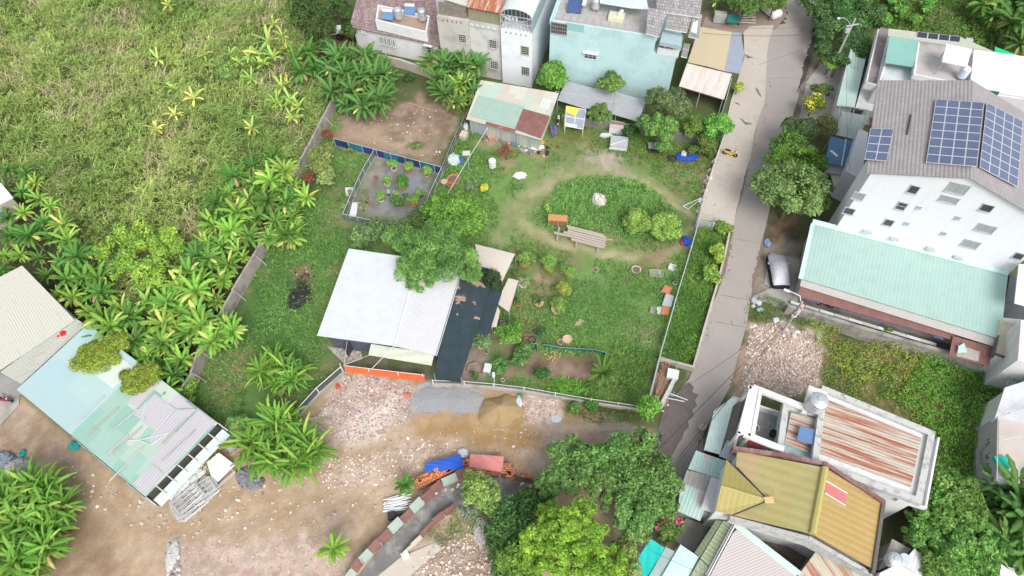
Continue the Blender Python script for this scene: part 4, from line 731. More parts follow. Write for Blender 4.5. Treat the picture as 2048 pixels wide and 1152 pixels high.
# ---------------- buildings ----------------
class Fac:
    """vertical plane through two pixels at height z"""
    def __init__(s, A, B, z, zb=None): s.a = g(*A, z); s.b = g(*B, z if zb is None else zb); s.u = Vector((s.b.x-s.a.x, s.b.y-s.a.y, 0)).normalized(); s.n = Vector((s.u.y, -s.u.x, 0)); s.rz = math.atan2(s.u.y, s.u.x)
    def at(s, px, py):
        r = Vector(RW @ np.array([px-1024., -(py-576.), -FPX])); c = Vector((0, 0, HC)); t = (s.a-c).dot(s.n)/r.dot(s.n); return c+r*t
    def off(s, p, d): return p+s.n*d
def plane_at(px, py, p0, n):
    r = Vector(RW @ np.array([px-1024., -(py-576.), -FPX])); c = Vector((0, 0, HC)); t = (p0-c).dot(n)/r.dot(n); return c+r*t
def house(name, label, px, py, cat='house', group=None): c = g(px, py, 0); return thing(name, label, cat, (c.x, c.y, 0), group)
def window(root, fac, px, py, w, h, bars=(3, 4), fm=None, pm_=None, name='window', shade=False, depth=.06, bm=None):
    p = fac.at(px, py); p = fac.off(p, .03); m = M(); fm = fm or WHITE; q = fac.rz
    def bx(dx, dz, sx, sz, d=.0, t=.06, k=0): m.box(p+fac.u*dx+fac.n*d+Vector((0, 0, dz)), (sx, t, sz), q, k)
    bx(0, h/2, w+.12, .08); bx(0, -h/2, w+.12, .08, .03, .12); bx(-w/2, 0, .07, h); bx(w/2, 0, .07, h)
    for k in range(1, bars[0]): bx(-w/2+w*k/bars[0], 0, .035, h, .012, .03, 1)
    for k in range(1, bars[1]): bx(0, -h/2+h*k/bars[1], w, .035, .012, .03, 1)
    if shade: bx(0, h/2+.14, w+.35, .07, .16, .4)
    o = m.build(name, [fm, bm or fm], root); pn = M(); pn.box(p-fac.n*.012, (w, .02, h), q); pn.build('pane', pm_ or GLASS, o); return o
def roofp(root, corners, mat, th=.06, name='roof', side=None, ud=None, mats=None):
    P = [g(*c) for c in corners]; m = M()
    if len(P) == 4:
        a, b, c, d = P; m.face([a, b, c, d] if (b-a).cross(c-a).z > 0 else [d, c, b, a], 0, b-a if ud is None else ud, a)
        Q = [p-Vector((0, 0, th)) for p in P]; m.face(Q if (b-a).cross(c-a).z < 0 else Q[::-1], 1)
        for i in range(4): j = (i+1) % 4; m.face([Q[i], Q[j], P[j], P[i]], 1)
    else: m.slab(P, th, 0, 1, ud)
    return m.build(name, [mat, side or mat], root)
def deep(A, B, z, d):
    """four footprint points: front pixels A,B at z, going d metres back"""
    a, b = g(*A, z), g(*B, z); u = (b-a); u.z = 0; u.normalize(); n = Vector((-u.y, u.x, 0)); return [a, b, b+n*d, a+n*d]
def tank(label, px, py, z, r=.45, h=1.2, cat='water tank', stand=.5, base=0.0, body=None, horiz=False, group=None):
    c = g(px, py, z+h/2); t = thing('water_tank', label, cat, (c.x, c.y, base), group); m = M()
    m.lathe((c.x, c.y, z), [(r*.9, 0), (r, .06), (r, h*.3), (r*1.03, h*.31), (r, h*.33), (r, h*.62), (r*1.03, h*.63), (r, h*.65), (r, h*.88), (r*.75, h*.97), (r*.3, h*1.02), (r*.3, h*1.07)], 20); m.build('body', body or STEEL, t)
    if stand: 
        s = M()
        for a in range(4): s.tube((c.x+r*.75*math.cos(a*1.571+.78), c.y+r*.75*math.sin(a*1.571+.78), base), (c.x+r*.75*math.cos(a*1.571+.78), c.y+r*.75*math.sin(a*1.571+.78), z+.02), .035, 5)
        s.lathe((c.x, c.y, z-.05), [(r*.85, 0), (r*.85, .045)], 14); s.build('stand', GREYP, t)
    return t
STEEL = plain('brushed_steel', (.6, .62, .64), .08, 2, .35, metal=.6); PANEL = None
def streaked(name, col, var, scale, stain, samt, sscale):
    m = N(name); sp = m.n('SeparateXYZ', Vector=m.uv()); vec = m.n('CombineXYZ', X=m.math('MULTIPLY', sp.outputs[0], 1.6), Y=m.math('MULTIPLY', sp.outputs[1], .1)).outputs[0]
    c = m.mix(m.noise(m.obj(), scale, 5), mul(col, 1-var), mul(col, 1+var)); f = m.math('MULTIPLY', m.ramp(m.noise(vec, 1.5, 7, .7), .52, .8), .35); return m.out(m.mix(f, c, (.42, .42, .42)), .85, m.noise(m.obj(), 8, 3), .1, .02)
def solar_mat(name, col, line=(.55, .6, .7)):
    m = N(name); sp = m.n('SeparateXYZ', Vector=m.uv()); f = None
    a = m.ramp(m.math('ABSOLUTE', m.math('SINE', m.math('MULTIPLY', sp.outputs[0], 19.))), .10, .02); b = m.ramp(m.math('ABSOLUTE', m.math('SINE', m.math('MULTIPLY', sp.outputs[1], 19.))), .14, .02)
    f = m.math('MAXIMUM', a, b); c = m.mix(m.noise(m.obj(), .6, 3), mul(col, .8), mul(col, 1.25)); return m.out(m.mix(m.math('MULTIPLY', f, .4), c, line), .25, spec=.6)
SOL = solar_mat('solar_cells', (.1, .125, .215), (.3, .34, .42)); SOLD = solar_mat('dark_solar_cells', (.03, .03, .06), (.2, .2, .25)); ALU = plain('aluminium', (.5, .52, .54), .05, rough=.4)
def panels(root, Q, nc, nr, lift=.12, mat=None, bord=.028):
    """array of framed panels over a quad of 3D points (tl,tr,br,bl)"""
    a, b, c, d = Q; nrm = (d-a).cross(b-a).normalized(); nrm = nrm if nrm.z > 0 else -nrm
    def bl(u, v): return (a*(1-u)+b*u)*(1-v)+(d*(1-u)+c*u)*v+nrm*lift
    for i in range(nc):
        for j in range(nr):
            e = .004; P = [bl((i+e)/nc, (j+1-e)/nr), bl((i+1-e)/nc, (j+1-e)/nr), bl((i+1-e)/nc, (j+e)/nr), bl((i+e)/nc, (j+e)/nr)]
            m = M(); m.slab(P, .05, 1); cc = sum(P, Vector())/4; w = (P[1]-P[0]).length; Pi = [p+(cc-p)*(bord*2.2/(cc-p).length)+nrm*.004 for p in P]; m.face(Pi if (Pi[1]-Pi[0]).cross(Pi[2]-Pi[0]).z > 0 else Pi[::-1], 0)
            m.build('solar_panel', [mat or SOL, ALU], root)
# --- maroon tiled house
h = house('tiled_house', 'white house with a maroon tiled roof and a sunken roof terrace', 790, 70)
F = Fac((701, 54), (880, 92), 3.4); fp = deep((706, 53), (876, 89), 3.3, 9); M().prism(fp, 0, 3.3).build('wall', WHITE, h)
MAR = tiles('maroon_tiles', (.3, .2, .2), .3, .34, .3, stain=(.5, .42, .4), samt=.35)
roofp(h, [(699, 54, 3.4), (882, 92, 3.4), (864, -60, 6.4), (728, -60, 6.4)], MAR, .12)
m = M(); P = [g(753, 40, 5.0), g(852, 64, 5.0), g(858, 33, 5.0), g(757, 11, 5.0)]
for i in range(4): m.wall(P[i], P[(i+1) % 4], 3.6, 5.05, .22)
m.prism([p for p in P], 3.5, 4.45, 1); m.build('roof_terrace', [WHITE, plain('terrace_floor', (.35, .27, .22), .3, stain=(.5, .2, .1))], h)
for px, py, w, hh in [(763, 80, .32, 1.2), (771, 82, .32, 1.2), (779, 84, .32, 1.2), (788, 86, .32, 1.2), (848, 97, .3, 1.1), (872, 104, .3, 1.1)]: window(h, F, px, py, w, hh, (1, 6), name='louvre')
window(h, F, 860, 99, 1.0, 1.1, (2, 2), name='window', shade=True); window(h, F, 725, 63, .2, .25, (1, 1), name='vent', pm_=DARK); window(h, F, 731, 65, .2, .25, (1, 1), name='vent', pm_=DARK)
tank('left of two ribbed steel water tanks on the maroon roof terrace', 796, 26, 4.9, .5, 1.5, base=4.45); tank('right of two ribbed steel water tanks on the maroon roof terrace', 844, 28, 4.9, .5, 1.5, base=4.45)
for a, lab in [((776, 32), 'left blue solar water heater on the maroon roof terrace'), ((820, 21), 'right blue solar water heater on the maroon roof terrace')]:
    c = g(*a, 5.2); t = thing('solar_heater', lab, 'solar water heater', (c.x, c.y, 4.45)); m = M(); m.box((c.x, c.y, 5.25), (1.5, 1.1, .08), -.3, rx=.5); m.build('collector', plain('collector_blue', (.12, .22, .4), .15, rough=.3), t)
    m = M(); m.tube((c.x-.6, c.y+.55, 5.65), (c.x+.6, c.y+.35, 5.65), .2, 10); m.build('cylinder', WHITE, t); m = M(); [m.tube((c.x+k, c.y+.4, 4.45), (c.x+k, c.y+.4, 5.6), .03) for k in (-.5, .5)]; m.build('stand', GREYP, t)
# --- grey concrete house and white tower house
h = house('concrete_house', 'tall weathered grey concrete house between maroon roof and white tower', 940, 120)
CW = plain('weathered_render', (.5, .48, .45), .08, 1, stain=(.2, .19, .17), samt=.6, sscale=.35); fa = deep((873, 33), (936, 43), 8.2, 10); fb = deep((936, 43), (1000, 54.5), 8.0, 10)
M().prism(fa, 0, 8.2).build('wall', CW, h); M().prism([p+Vector((0, .08, 0)) for p in fb], 0, 8.15).build('wall', plain('pale_render', (.58, .57, .55), .06, 1, stain=(.2, .19, .17), samt=.55, sscale=.4), h)
F = Fac((873, 33), (936, 43), 8.2); F2 = Fac((936, 43), (1000, 54.5), 8.1)
for p, q, ff in [((925, 77), (930, 119), F), ((986, 88), (989, 130), F2)]:
    for x, y in (p, q): window(h, ff, x, y, .95, 1.2, (4, 4), shade=False, fm=plain('grille_grey', (.5, .5, .48)))
m = M(); a = F.at(879, 33); b = F.at(934, 42); m.wall(a+Vector((0, .5, 0)), b+Vector((0, .5, 0)), 8.15, 9.9, .1); m.build('terrace_screen', plain('mottled_mesh', (.23, .2, .17), .5, 3, stain=(.1, .08, .08)), h)
a = F2.at(938, 43); b = F2.at(999, 54); m = M(); m.wall(a+Vector((0, .3, 0)), b+Vector((0, .3, 0)), 8.1, 9.7, .1); m.build('terrace_screen', corr('olive_screen', (.3, .28, .18), .2), h)
RUSTC = (.28, .1, .055)
roofp(h, [(934, 14, 10.2), (1003, 27, 10.2), (1012, -50, 11), (948, -60, 11)], corr('rusty_sheet', (.62, .52, .4), .2, rust=RUSTC, ramt=.75)); roofp(h, [(885, -2, 10.0), (936, 13, 10.0), (946, -60, 10.4), (890, -60, 10.4)], corr('cream_sheet', (.55, .56, .48), .2))
m = M(); [m.box(F.off(F.at(886+9*k, 40+1.5*k), .012), (.1, .03, .25), F.rz) for k in range(5)]; m.build('vent_slots', DARK, h); m = M(); [m.box(F2.off(F2.at(944+11*k, 49+2*k), .012), (.5, .04, .3), F2.rz) for k in range(5)]; m.build('balustrade_stones', WHITE, h)
h = house('tower_house', 'tall narrow white house with a barrel-vaulted roof cage', 1035, 120); fp = deep((1001, 55), (1064, 66), 8.2, 12); M().prism(fp, 0, 8.2).build('wall', plain('white_render', (.74, .77, .8), .03, 1, stain=(.5, .52, .55), samt=.4, sscale=.8), h)
F = Fac((1001, 55), (1064, 66), 8.2)
for x, y in [(1050, 101), (1051, 142)]: window(h, F, x, y, .95, 1.2, (4, 4), fm=plain('olive_grille', (.42, .42, .33)))
m = M(); [m.box(F.off(F.at(1012+10*k, 64.5+1.7*k), .012), (.1, .03, .22), F.rz) for k in range(5)]; m.build('vent_slots', DARK, h)
a, b, c, d = fp; n_ = (d-a).normalized(); u_ = (b-a).normalized(); W_ = (b-a).length; m = M(); ks = 12
arc = [(W_*(.5-.5*math.cos(math.pi*k/ks)), 10.0+1.0*math.sin(math.pi*k/ks)) for k in range(ks+1)]
for (s0, z0), (s1, z1) in zip(arc, arc[1:]):
    P0, P1 = a+u_*s0, a+u_*s1; q = [Vector((P0.x, P0.y, z0)), Vector((P1.x, P1.y, z1)), Vector(((P1+n_*12).x, (P1+n_*12).y, z1)), Vector(((P0+n_*12).x, (P0+n_*12).y, z0))]; m.slab([q[0], q[1], q[2], q[3]], .06)
m.build('vaulted_roof', corr('pale_vault', (.62, .68, .64), .3, depth=.2), h)
m = M(); [m.tube(a+u_*s_+Vector((0, 0, .0)), Vector(((a+u_*s_).x, (a+u_*s_).y, z_)), .03, 5) for s_, z_ in arc[::1]]; m.tube(a+Vector((0, 0, .9)), b+Vector((0, 0, .9)), .04); m.tube(a+Vector((0, 0, 0)), b+Vector((0, 0, 1.8)), .035); m.tube(b, a+Vector((0, 0, 1.8)), .035); m.tube(a+Vector((0, 0, 1.8)), b+Vector((0, 0, 1.8)), .045); m.build('roof_cage', GREYP, h)
m = M(); m.prism([a+n_*1.8+u_*.1, b+n_*1.8-u_*.1, b+n_*11.9-u_*.1, a+n_*11.9+u_*.1], 8.2, 10.0); m.build('vault_shade_block', plain('interior_shade', (.12, .13, .15), .4, 2), h)  # solid block, its dark colour stands in for shade under the vault
m = M(); [m.box(a+u_*(.5+.42*k)+n_*.7+Vector((0, 0, .9)), (.28, .04, .45+.15*(k % 2)), F.rz) for k in range(4)]; m.build('laundry', plain('laundry_cloth', (.7, .74, .78), .2, 4), h)
m = M(); m.wall(b, b+n_*12, 8.1, 10.1, .06); m.build('side_screen', plain('blue_glass', (.35, .45, .48), .15, 2, .3), h)
# --- teal house
h = house('teal_house', 'wide pale teal house with a flat roof terrace', 1220, 120); TEAL = plain('teal_wall', (.46, .64, .66), .05, .6, stain=(.3, .44, .47), samt=.55, sscale=.45)
F = Fac((1101, 41), (1330, 76), 9.4); a = F.at(1101, 41); b = F.at(1313, 74); c = F.at(1360, 82); nb = -F.n
M().prism([a, b, b+nb*13, a+nb*13], 0, 8.9).build('wall', TEAL, h); M().prism([b+nb*.02, c, c+nb*13, b+nb*13], 0, F.at(1340, 112).z).build('wall', TEAL, h)
m = M(); m.wall(a-F.n*.12, b-F.n*.12, 8.85, 9.4, .22); m.wall(a-F.n*.12, a-F.n*13, 8.85, 9.4, .22); m.wall(b-F.n*.12, b-F.n*13, 8.85, 9.4, .22); m.build('parapet', TEAL, h)
m = M(); m.prism([a+F.u*.25+nb*.25, b-F.u*.25+nb*.25, b-F.u*.25+nb*13, a+F.u*.25+nb*13], 8.86, 8.93); m.build('roof_terrace', tiles('terrace_paving', (.43, .41, .4), .9, .9, .05, (.3, .29, .28), (.3, .28, .27), .3), h)
window(h, F, 1118, 57, 1.9, 1.5, (7, 3), fm=plain('window_grille', (.35, .33, .32)), pm_=plain('shop_glass', (.06, .06, .065), .4)); window(h, F, 1181, 112, 1.5, .8, (3, 2), shade=True)
m = M(); m.box(F.off(F.at(1149, 55), .012), (2.2, .02, 1.0), F.rz); m.build('fresh_paint_patch', plain('deep_teal', (.27, .48, .47), .08, 2), h)
GT = tiles('grey_tiles', (.33, .32, .32), .3, .36, .25, (.14, .13, .13))
for q in [[(1292, 66, 10.2), (1318, 73, 10.0), (1335, 20, 11.6), (1296, 15, 11.6)], [(1330, 57, 10.0), (1374, 64, 10.0), (1384, 33, 11), (1336, 25, 11)], [(1312, 22, 11.2), (1400, 34, 11.2), (1410, -50, 13), (1318, -60, 13)], [(1377, 72, 9.8), (1398, 78, 9.8), (1404, 28, 10.8), (1385, 38, 10.8)], [(1362, 112, 7.2), (1374, 115, 7.2), (1381, 88, 7.9), (1368, 86, 7.9)]]: roofp(h, q, GT, .15, 'tiled_roof', WHITE)
roofp(h, [(1200, 6, 10.6), (1262, 16, 10.6), (1262, -60, 12), (1200, -60, 12)], corr('light_teal_sheet', (.5, .66, .64), .4, depth=.2)); roofp(h, [(1262, 16, 10.6), (1297, 18, 10.4), (1285, -40, 12), (1262, -60, 12)], corr('light_teal_sheet', (.5, .66, .64), .4))
m = M(); P = [F.at(1314, 108), F.at(1356, 116)]; m.prism([P[0]+nb*.1, P[1]+nb*.1, P[1]+nb*2.6, P[0]+nb*2.6], F.at(1314, 108).z-.3, F.at(1314, 108).z+.05); m.build('balcony_floor', plain('balcony_tiles', (.4, .33, .24), .2), h)
zB = F.at(1314, 108).z; m = M(); m.wall(P[0]+nb*.05, P[1]+nb*.05, zB, zB+.9, .08); m.wall(P[0], P[0]+nb*2.6, zB, zB+.9, .08); m.wall(P[0]+nb*2.6, P[1]+nb*2.6, zB, zB+.9, .08)
[m.box(P[1]+nb*(.3+.35*k)-F.u*.3+Vector((0, 0, .9)), (.9, .08, .08), F.rz) for k in range(7)]; m.build('balcony_rail', WHITE, h)
m = M(); m.prism([g(1326, 60, 9.2), g(1366, 68, 9.2), g(1362, 90, 9.2), g(1320, 82, 9.2)], 8.6, 9.1); m.build('glass_roof', plain('blue_glass', (.35, .45, .48), .15, 2, .3), h)
c = P[0]+(P[1]-P[0])*.7+nb*1.6; t = thing('chair', 'red chair on the small corner balcony of the teal house', 'chair', (c.x, c.y, zB+.05)); m = M(); m.box((c.x, c.y, zB+.5), (.6, .6, .08), .3); m.build('seat', plain('red_plastic', (.45, .06, .04)), t); m = M(); m.box((c.x, c.y+.3, zB+.8), (.6, .06, .55), .3); m.build('backrest', plain('red_plastic', (.45, .06, .04)), t)
m = M(); [m.tube((c.x+i, c.y+j, zB+.05), (c.x+i, c.y+j, zB+.5), .03) for i in (-.25, .25) for j in (-.25, .25)]; m.build('legs', DARK, t)
c = P[0]+(P[1]-P[0])*.3+nb*.8; t = thing('planter', 'dark round planter with a white top on the teal house balcony', 'planter', (c.x, c.y, zB+.05)); m = M(); m.lathe((c.x, c.y, zB+.05), [(.3, 0), (.4, .5), (.34, .52)], 14); m.build('pot', DARK, t); m = M(); m.lathe((c.x, c.y, zB+.56), [(.26, 0), (.2, .12)], 12); m.build('lid', WHITE, t)
c = g(1158, 15, 9.3); t = thing('solar_heater', 'dark blue solar water heater on the teal house roof', 'solar water heater', (c.x, c.y, 8.93)); m = M(); m.box((c.x-.5, c.y, 9.5), (1.7, 1.6, .08), -.2, rx=.55); m.build('collector', plain('collector_navy', (.05, .09, .2), .2, rough=.25), t); m = M(); m.tube((c.x+.5, c.y-.3, 9.9), (c.x+.9, c.y+1.2, 10.1), .25, 12); m.build('cylinder', WHITE, t); m = M(); [m.tube((c.x+.7+k, c.y+.4, 8.9), (c.x+.7+k, c.y+.4, 9.9), .03) for k in (-.2, .2)]; m.build('stand', GREYP, t)
tank('steel water tank beside the solar heater on the teal house roof', 1192, 6, 9.4, .5, 1.2, base=8.93)
c = g(1233, 34, 9.2); t = thing('roof_hatch', 'cream roof hatch with a white vent on the teal house terrace', 'roof hatch', (c.x, c.y, 8.93)); m = M(); m.box((c.x, c.y, 9.2), (1.8, 1.3, .5), F.rz); m.build('curb', plain('cream_paint', (.6, .6, .45), .1), t); m = M(); m.tube((c.x+.2, c.y, 9.45), (c.x+.7, c.y+.3, 9.9), .22, 10); m.build('vent', WHITE, t)
# --- beige roofed shed and lean-to
h = house('beige_roofed_shed', 'shed with a flat beige roof and a blue-grey strip beside the teal house', 1420, 140); M().prism([g(1380, 122, 3.3), g(1460, 138, 3.3), g(1470, 66, 3.3), g(1402, 58, 3.3)], 0, 3.3).build('wall', plain('grey_wall', (.3, .3, .3)), h)
roofp(h, [(1375, 124, 3.5), (1413, 132, 3.6), (1425, 58, 3.9), (1399, 53, 3.8)], plain('beige_membrane', (.48, .41, .28), .07, .8)); roofp(h, [(1413, 132, 3.6), (1450, 142, 3.5), (1464, 64, 3.8), (1425, 58, 3.9)], plain('beige_membrane', (.48, .41, .28), .07, .8))
roofp(h, [(1450, 142, 3.55), (1480, 147, 3.3), (1489, 108, 3.4), (1482, 66, 3.6), (1464, 64, 3.8)], corr('blue_grey_sheet', (.27, .31, .38), .25, depth=.3), ud=(1, -.3, 0), name='side_roof')
roofp(h, [(1358, 172, 2.6), (1448, 199, 2.6), (1464, 148, 3.3), (1374, 126, 3.3)], corr('pale_rusty_sheet', (.62, .58, .54), 1.1, rust=(.45, .26, .18), ramt=.25, depth=.35), name='lean_to_roof')
m = M(); m.wall(g(1358, 172, 2.4), g(1448, 199, 2.4), 2.25, 2.5, .14, 1); [m.tube(g(x, y, 2.4), Vector((g(x, y, 2.4).x, g(x, y, 2.4).y, 0)), .06, 6, 0) for x, y in [(1362, 173), (1400, 185), (1446, 198)]]; m.build('posts', [GREYP, plain('rust_paint', (.22, .07, .05))], h)
m = M(); m.wall(g(1466, 150, 3.1), g(1452, 200, 2.6), 0, 2.6, .1); m.build('side_panel', plain('grey_panel', (.33, .34, .37)), h); m = M(); m.prism([g(1372, 150, 2.4), g(1450, 172, 2.4), g(1458, 150, 2.4), g(1380, 130, 2.4)], 0, 2.3); m.build('opening_shade', plain('opening_shade', (.08, .075, .07), .4), h)  # last block is coloured dark for the shade inside the open front
# --- grey tarpaulin canopies
GTP = plain('grey_tarp', (.36, .37, .39), .1, 1.5, .7, bump=.3)
for q, s_, lab in [([(1115, 200), (1172, 218), (1192, 178), (1132, 163)], 1, 'left grey tarpaulin canopy along the teal wall'), ([(1172, 216), (1232, 228), (1240, 186), (1190, 176)], 2, 'middle grey tarpaulin canopy partly under the olive tree'), ([(1225, 228), (1276, 243), (1292, 202), (1232, 184)], 3, 'right grey tarpaulin canopy next to the bright round tree')]:
    P = [g(x, y, 1.9) for x, y in q]; c = sum(P, Vector())/4; t = thing('tarp_canopy', lab, 'canopy', (c.x, c.y, 0), 'grey tarps along the teal wall'); m = M(); m.cloth(P, n=8, amp=.16, seed=s_, sag=.3); m.build('tarp', GTP, t)
    m = M(); [m.tube((p.x, p.y, 0), (p.x, p.y, 2.0), .035) for p in P]; [m.tube(P[i], P[(i+1) % 4], .03) for i in range(4)]; m.build('frame', GREYP, t)
# --- rusty patched shed with junk
h = house('patched_shed', 'low shed with a green, cream and rusty patched roof', 1020, 240); RUST = corr('dark_rust_sheet', (.2, .065, .05), .22, .2, rust=(.33, .12, .06), ramt=.12, rscale=(.8, .8), depth=.2)
roofp(h, [(932, 238, 2.5), (1083, 280, 2.5), (1118, 186, 3.1), (962, 160, 3.1)], corr('cream_patch_sheet', (.6, .57, .48), .22, cols=[(.5, .52, .42), (.54, .54, .46), (.42, .52, .45), (.5, .47, .4)], depth=.2))
roofp(h, [(940, 231, 2.62), (1032, 256, 2.62), (1048, 212, 2.9), (956, 190, 2.9)], corr('sea_green_sheet', (.3, .43, .36), .5, depth=.12), .03, 'green_sheet'); roofp(h, [(1030, 258, 2.64), (1082, 277, 2.60), (1100, 232, 2.86), (1046, 217, 2.86)], RUST, .03, 'rusty_sheet'); roofp(h, [(973, 243, 2.6), (1032, 259, 2.6), (1030, 266, 2.54), (970, 249, 2.55)], RUST, .03, 'rusty_sheet')
roofp(h, [(1078, 215, 2.92), (1096, 220, 2.92), (1104, 200, 3.04), (1086, 196, 3.04)], corr('pale_teal_patch', (.55, .66, .6), .3), .03, 'patch_sheet')
M().prism([g(938, 234, 2.4), g(1078, 272, 2.4), g(1108, 195, 2.4), g(966, 172, 2.4)], 0, 2.3).build('wall', corr('shed_panel', (.38, .42, .38), .2, cols=[(.42, .47, .42), (.5, .5, .46), (.35, .42, .45)]), h)
m = M(); [m.tube(g(x, y, 0), g(x, y, 0)+Vector((0, 0, 2.5)), .04) for x, y in [(945, 268), (975, 276), (1005, 285), (1035, 294), (1062, 301)]]; m.build('posts', GREYP, h)
# --- house top right
h = house('flat_roofed_house', 'white flat-roofed house with teal roof sheets and a concrete terrace', 1830, 170); WW = plain('dirty_white_wall', (.66, .66, .66), .06, .8, stain=(.38, .38, .37), samt=.45, sscale=.5)
F = Fac((1757, 160), (1942, 187), 6.0); M().prism([g(1757, 168, 6.0), g(1935, 200, 6.0), g(1942, 92, 6.0), g(1778, 66, 6.0)], 0, 5.4).build('wall', WW, h)
roofp(h, [(1829, 148, 6.6), (1940, 171, 6.6), (1942, 100, 6.6), (1838, 82, 6.6)], plain('terrace_concrete', (.45, .43, .42), .08, 1, stain=(.34, .28, .25), samt=.7), 1.4, 'terrace', WW)
m = M(); Q = [g(1829, 148, 6.9), g(1940, 171, 6.9), g(1944, 98, 6.9), g(1839, 80, 6.9)]; [m.wall(Q[i], Q[(i+1) % 4], 6.3, 6.9, .2) for i in range(4)]; m.build('parapet', WHITE, h)
roofp(h, [(1770, 125, 6.7), (1829, 134, 6.7), (1838, 80, 7.3), (1779, 73, 7.3)], corr('sea_green_dark', (.2, .42, .36), .35, depth=.12), .1, 'green_roof'); roofp(h, [(1776, 72, 7.1), (1990, 104, 7.1), (1922, 74, 7.3), (1777, 57, 7.3)], corr('olive_grey_sheet', (.42, .45, .36), .4, depth=.2), .1, 'back_roof'); roofp(h, [(1990, 104, 7.05), (2060, 122, 7.0), (2030, 108, 7.1), (1990, 93, 7.1)], plain('vivid_green', (.02, .5, .2), .1), .1, 'green_flap')
panels(h, [g(1834, 64, 7.3), g(1921, 74, 7.3), g(1919, 86, 7.1), g(1832, 76, 7.1)], 4, 1, .1, SOLD); panels(h, [g(1932, 76, 7.2), g(1946, 79, 7.2), g(1944, 88, 7.1), g(1930, 85, 7.1)], 1, 1, .1, plain('grey_pane', (.4, .42, .45)))
roofp(h, [(1764, 162, 5.5), (1816, 172, 5.5), (1828, 135, 5.5), (1770, 126, 5.5)], plain('white_deck', (.55, .6, .61), .08, 1, stain=(.35, .36, .36), samt=.5), .2, 'front_deck'); m = M(); m.wall(g(1760, 163, 5.8), g(1830, 178, 5.8), 4.6, 5.8, .2); m.wall(g(1760, 163, 5.8), g(1772, 124, 5.8), 4.6, 5.8, .2); m.build('parapet', WHITE, h)
F3 = Fac((1760, 163), (1830, 178), 5.8); m = M(); [m.box(F3.off(F3.at(1764+9*k, 172+1.9*k), .12), (.12, .03, .55), F3.rz) for k in range(7)]; m.build('slot_openings', DARK, h)
roofp(h, [(1733, 165, 5.0), (1754, 170, 5.0), (1778, 58, 5.6), (1761, 54, 5.6)], plain('mossy_floor', (.24, .21, .2), .3, 1.2, stain=(.12, .11, .1)), .15, 'side_balcony', WW); m = M(); m.wall(g(1732, 166, 5.4), g(1760, 53, 6), 4.6, 5.6, .15); m.wall(g(1755, 171, 5.4), g(1770, 125, 5.6), 4.6, 5.6, .12); m.wall(g(1732, 166, 5.4), g(1755, 171, 5.4), 4.6, 5.5, .12); m.build('balcony_parapet', WW, h)
m = M(); m.prism([g(1735, 166, 4.8), g(1756, 170, 4.8), g(1778, 62, 5.2), g(1763, 58, 5.2)], 0, 4.7); m.build('wall', WW, h)
roofp(h, [(1673, 211, 3.0), (1709, 215, 3.0), (1735, 102, 3.2), (1701, 98, 3.2)], corr('mint_sheet', (.52, .7, .63), .9, depth=.15, dirt=(.4, .5, .47)), .06, 'side_roof'); M().prism([g(1676, 208, 2.9), g(1708, 212, 2.9), g(1733, 106, 2.9), g(1703, 102, 2.9)], 0, 2.85).build('wall', WW, h)
roofp(h, [(1711, 215, 3.0), (1745, 222, 3.0), (1757, 172, 3.6), (1726, 166, 3.6)], WW, .2, 'porch_roof'); roofp(h, [(1748, 197, 3.9), (1812, 210, 3.9), (1820, 195, 4.1), (1755, 179, 4.1)], corr('grey_awning', (.36, .36, .34), .3), .08, 'awning'); m = M(); m.prism([g(1750, 198, 3.7), g(1830, 215, 3.7), g(1840, 190, 3.7), g(1757, 178, 3.7)], 0, 3.6); m.build('wall', plain('cream_wall', (.62, .62, .5), .06), h)
t = house('roof_shelter', 'white metal shelter standing on the concrete terrace', 1915, 130, 'shelter'); roofp(t, [(1884, 123, 8.6), (1934, 134, 8.6), (1944, 98, 8.9), (1893, 88, 8.9)], corr('white_sheet', (.74, .75, .76), .4, depth=.2), .08, 'roof'); m = M(); P = [g(1886, 123, 8.4), g(1932, 132, 8.4), g(1940, 100, 8.4), g(1896, 91, 8.4)]; [m.tube((p.x, p.y, 6.6), (p.x, p.y, 8.6), .06) for p in P]; m.build('posts', GREYP, t)
tank('white and blue water tank on the concrete terrace', 1929, 144, 6.9, .5, 1.3, base=6.6, body=plain('tank_blue_white', (.6, .68, .75), .1))
h = house('white_canopy_building', 'building with a huge plain white canopy roof at the right edge', 2010, 180, 'building'); roofp(h, [(1941, 173, 7.4), (2150, 205, 7.4), (2160, 128, 7.6), (1948, 99, 7.6)], plain('white_membrane', (.78, .79, .8), .03, .5, stain=(.9, .9, .92), samt=.8, sscale=.12), .3); M().prism([g(1948, 184, 7.0), g(2150, 215, 7.0), g(2160, 135, 7.0), g(1952, 110, 7.0)], 0, 7).build('wall', plain('pale_grey_wall', (.6, .6, .62), .05, stain=(.45, .43, .45), samt=.5), h)
F = Fac((1948, 184), (2150, 215), 7.0); m = M(); m.box(F.off(F.at(1962, 186), .05), (3.2, .08, 1.0), F.rz); m.build('green_shutter', plain('dark_green', (.03, .13, .09)), h); roofp(h, [(1928, 205, 5.4), (1975, 214, 5.4), (1980, 200, 6), (1940, 192, 6)], tiles('red_tiles', (.28, .08, .07), .3, .35), .1, 'tiled_awning')
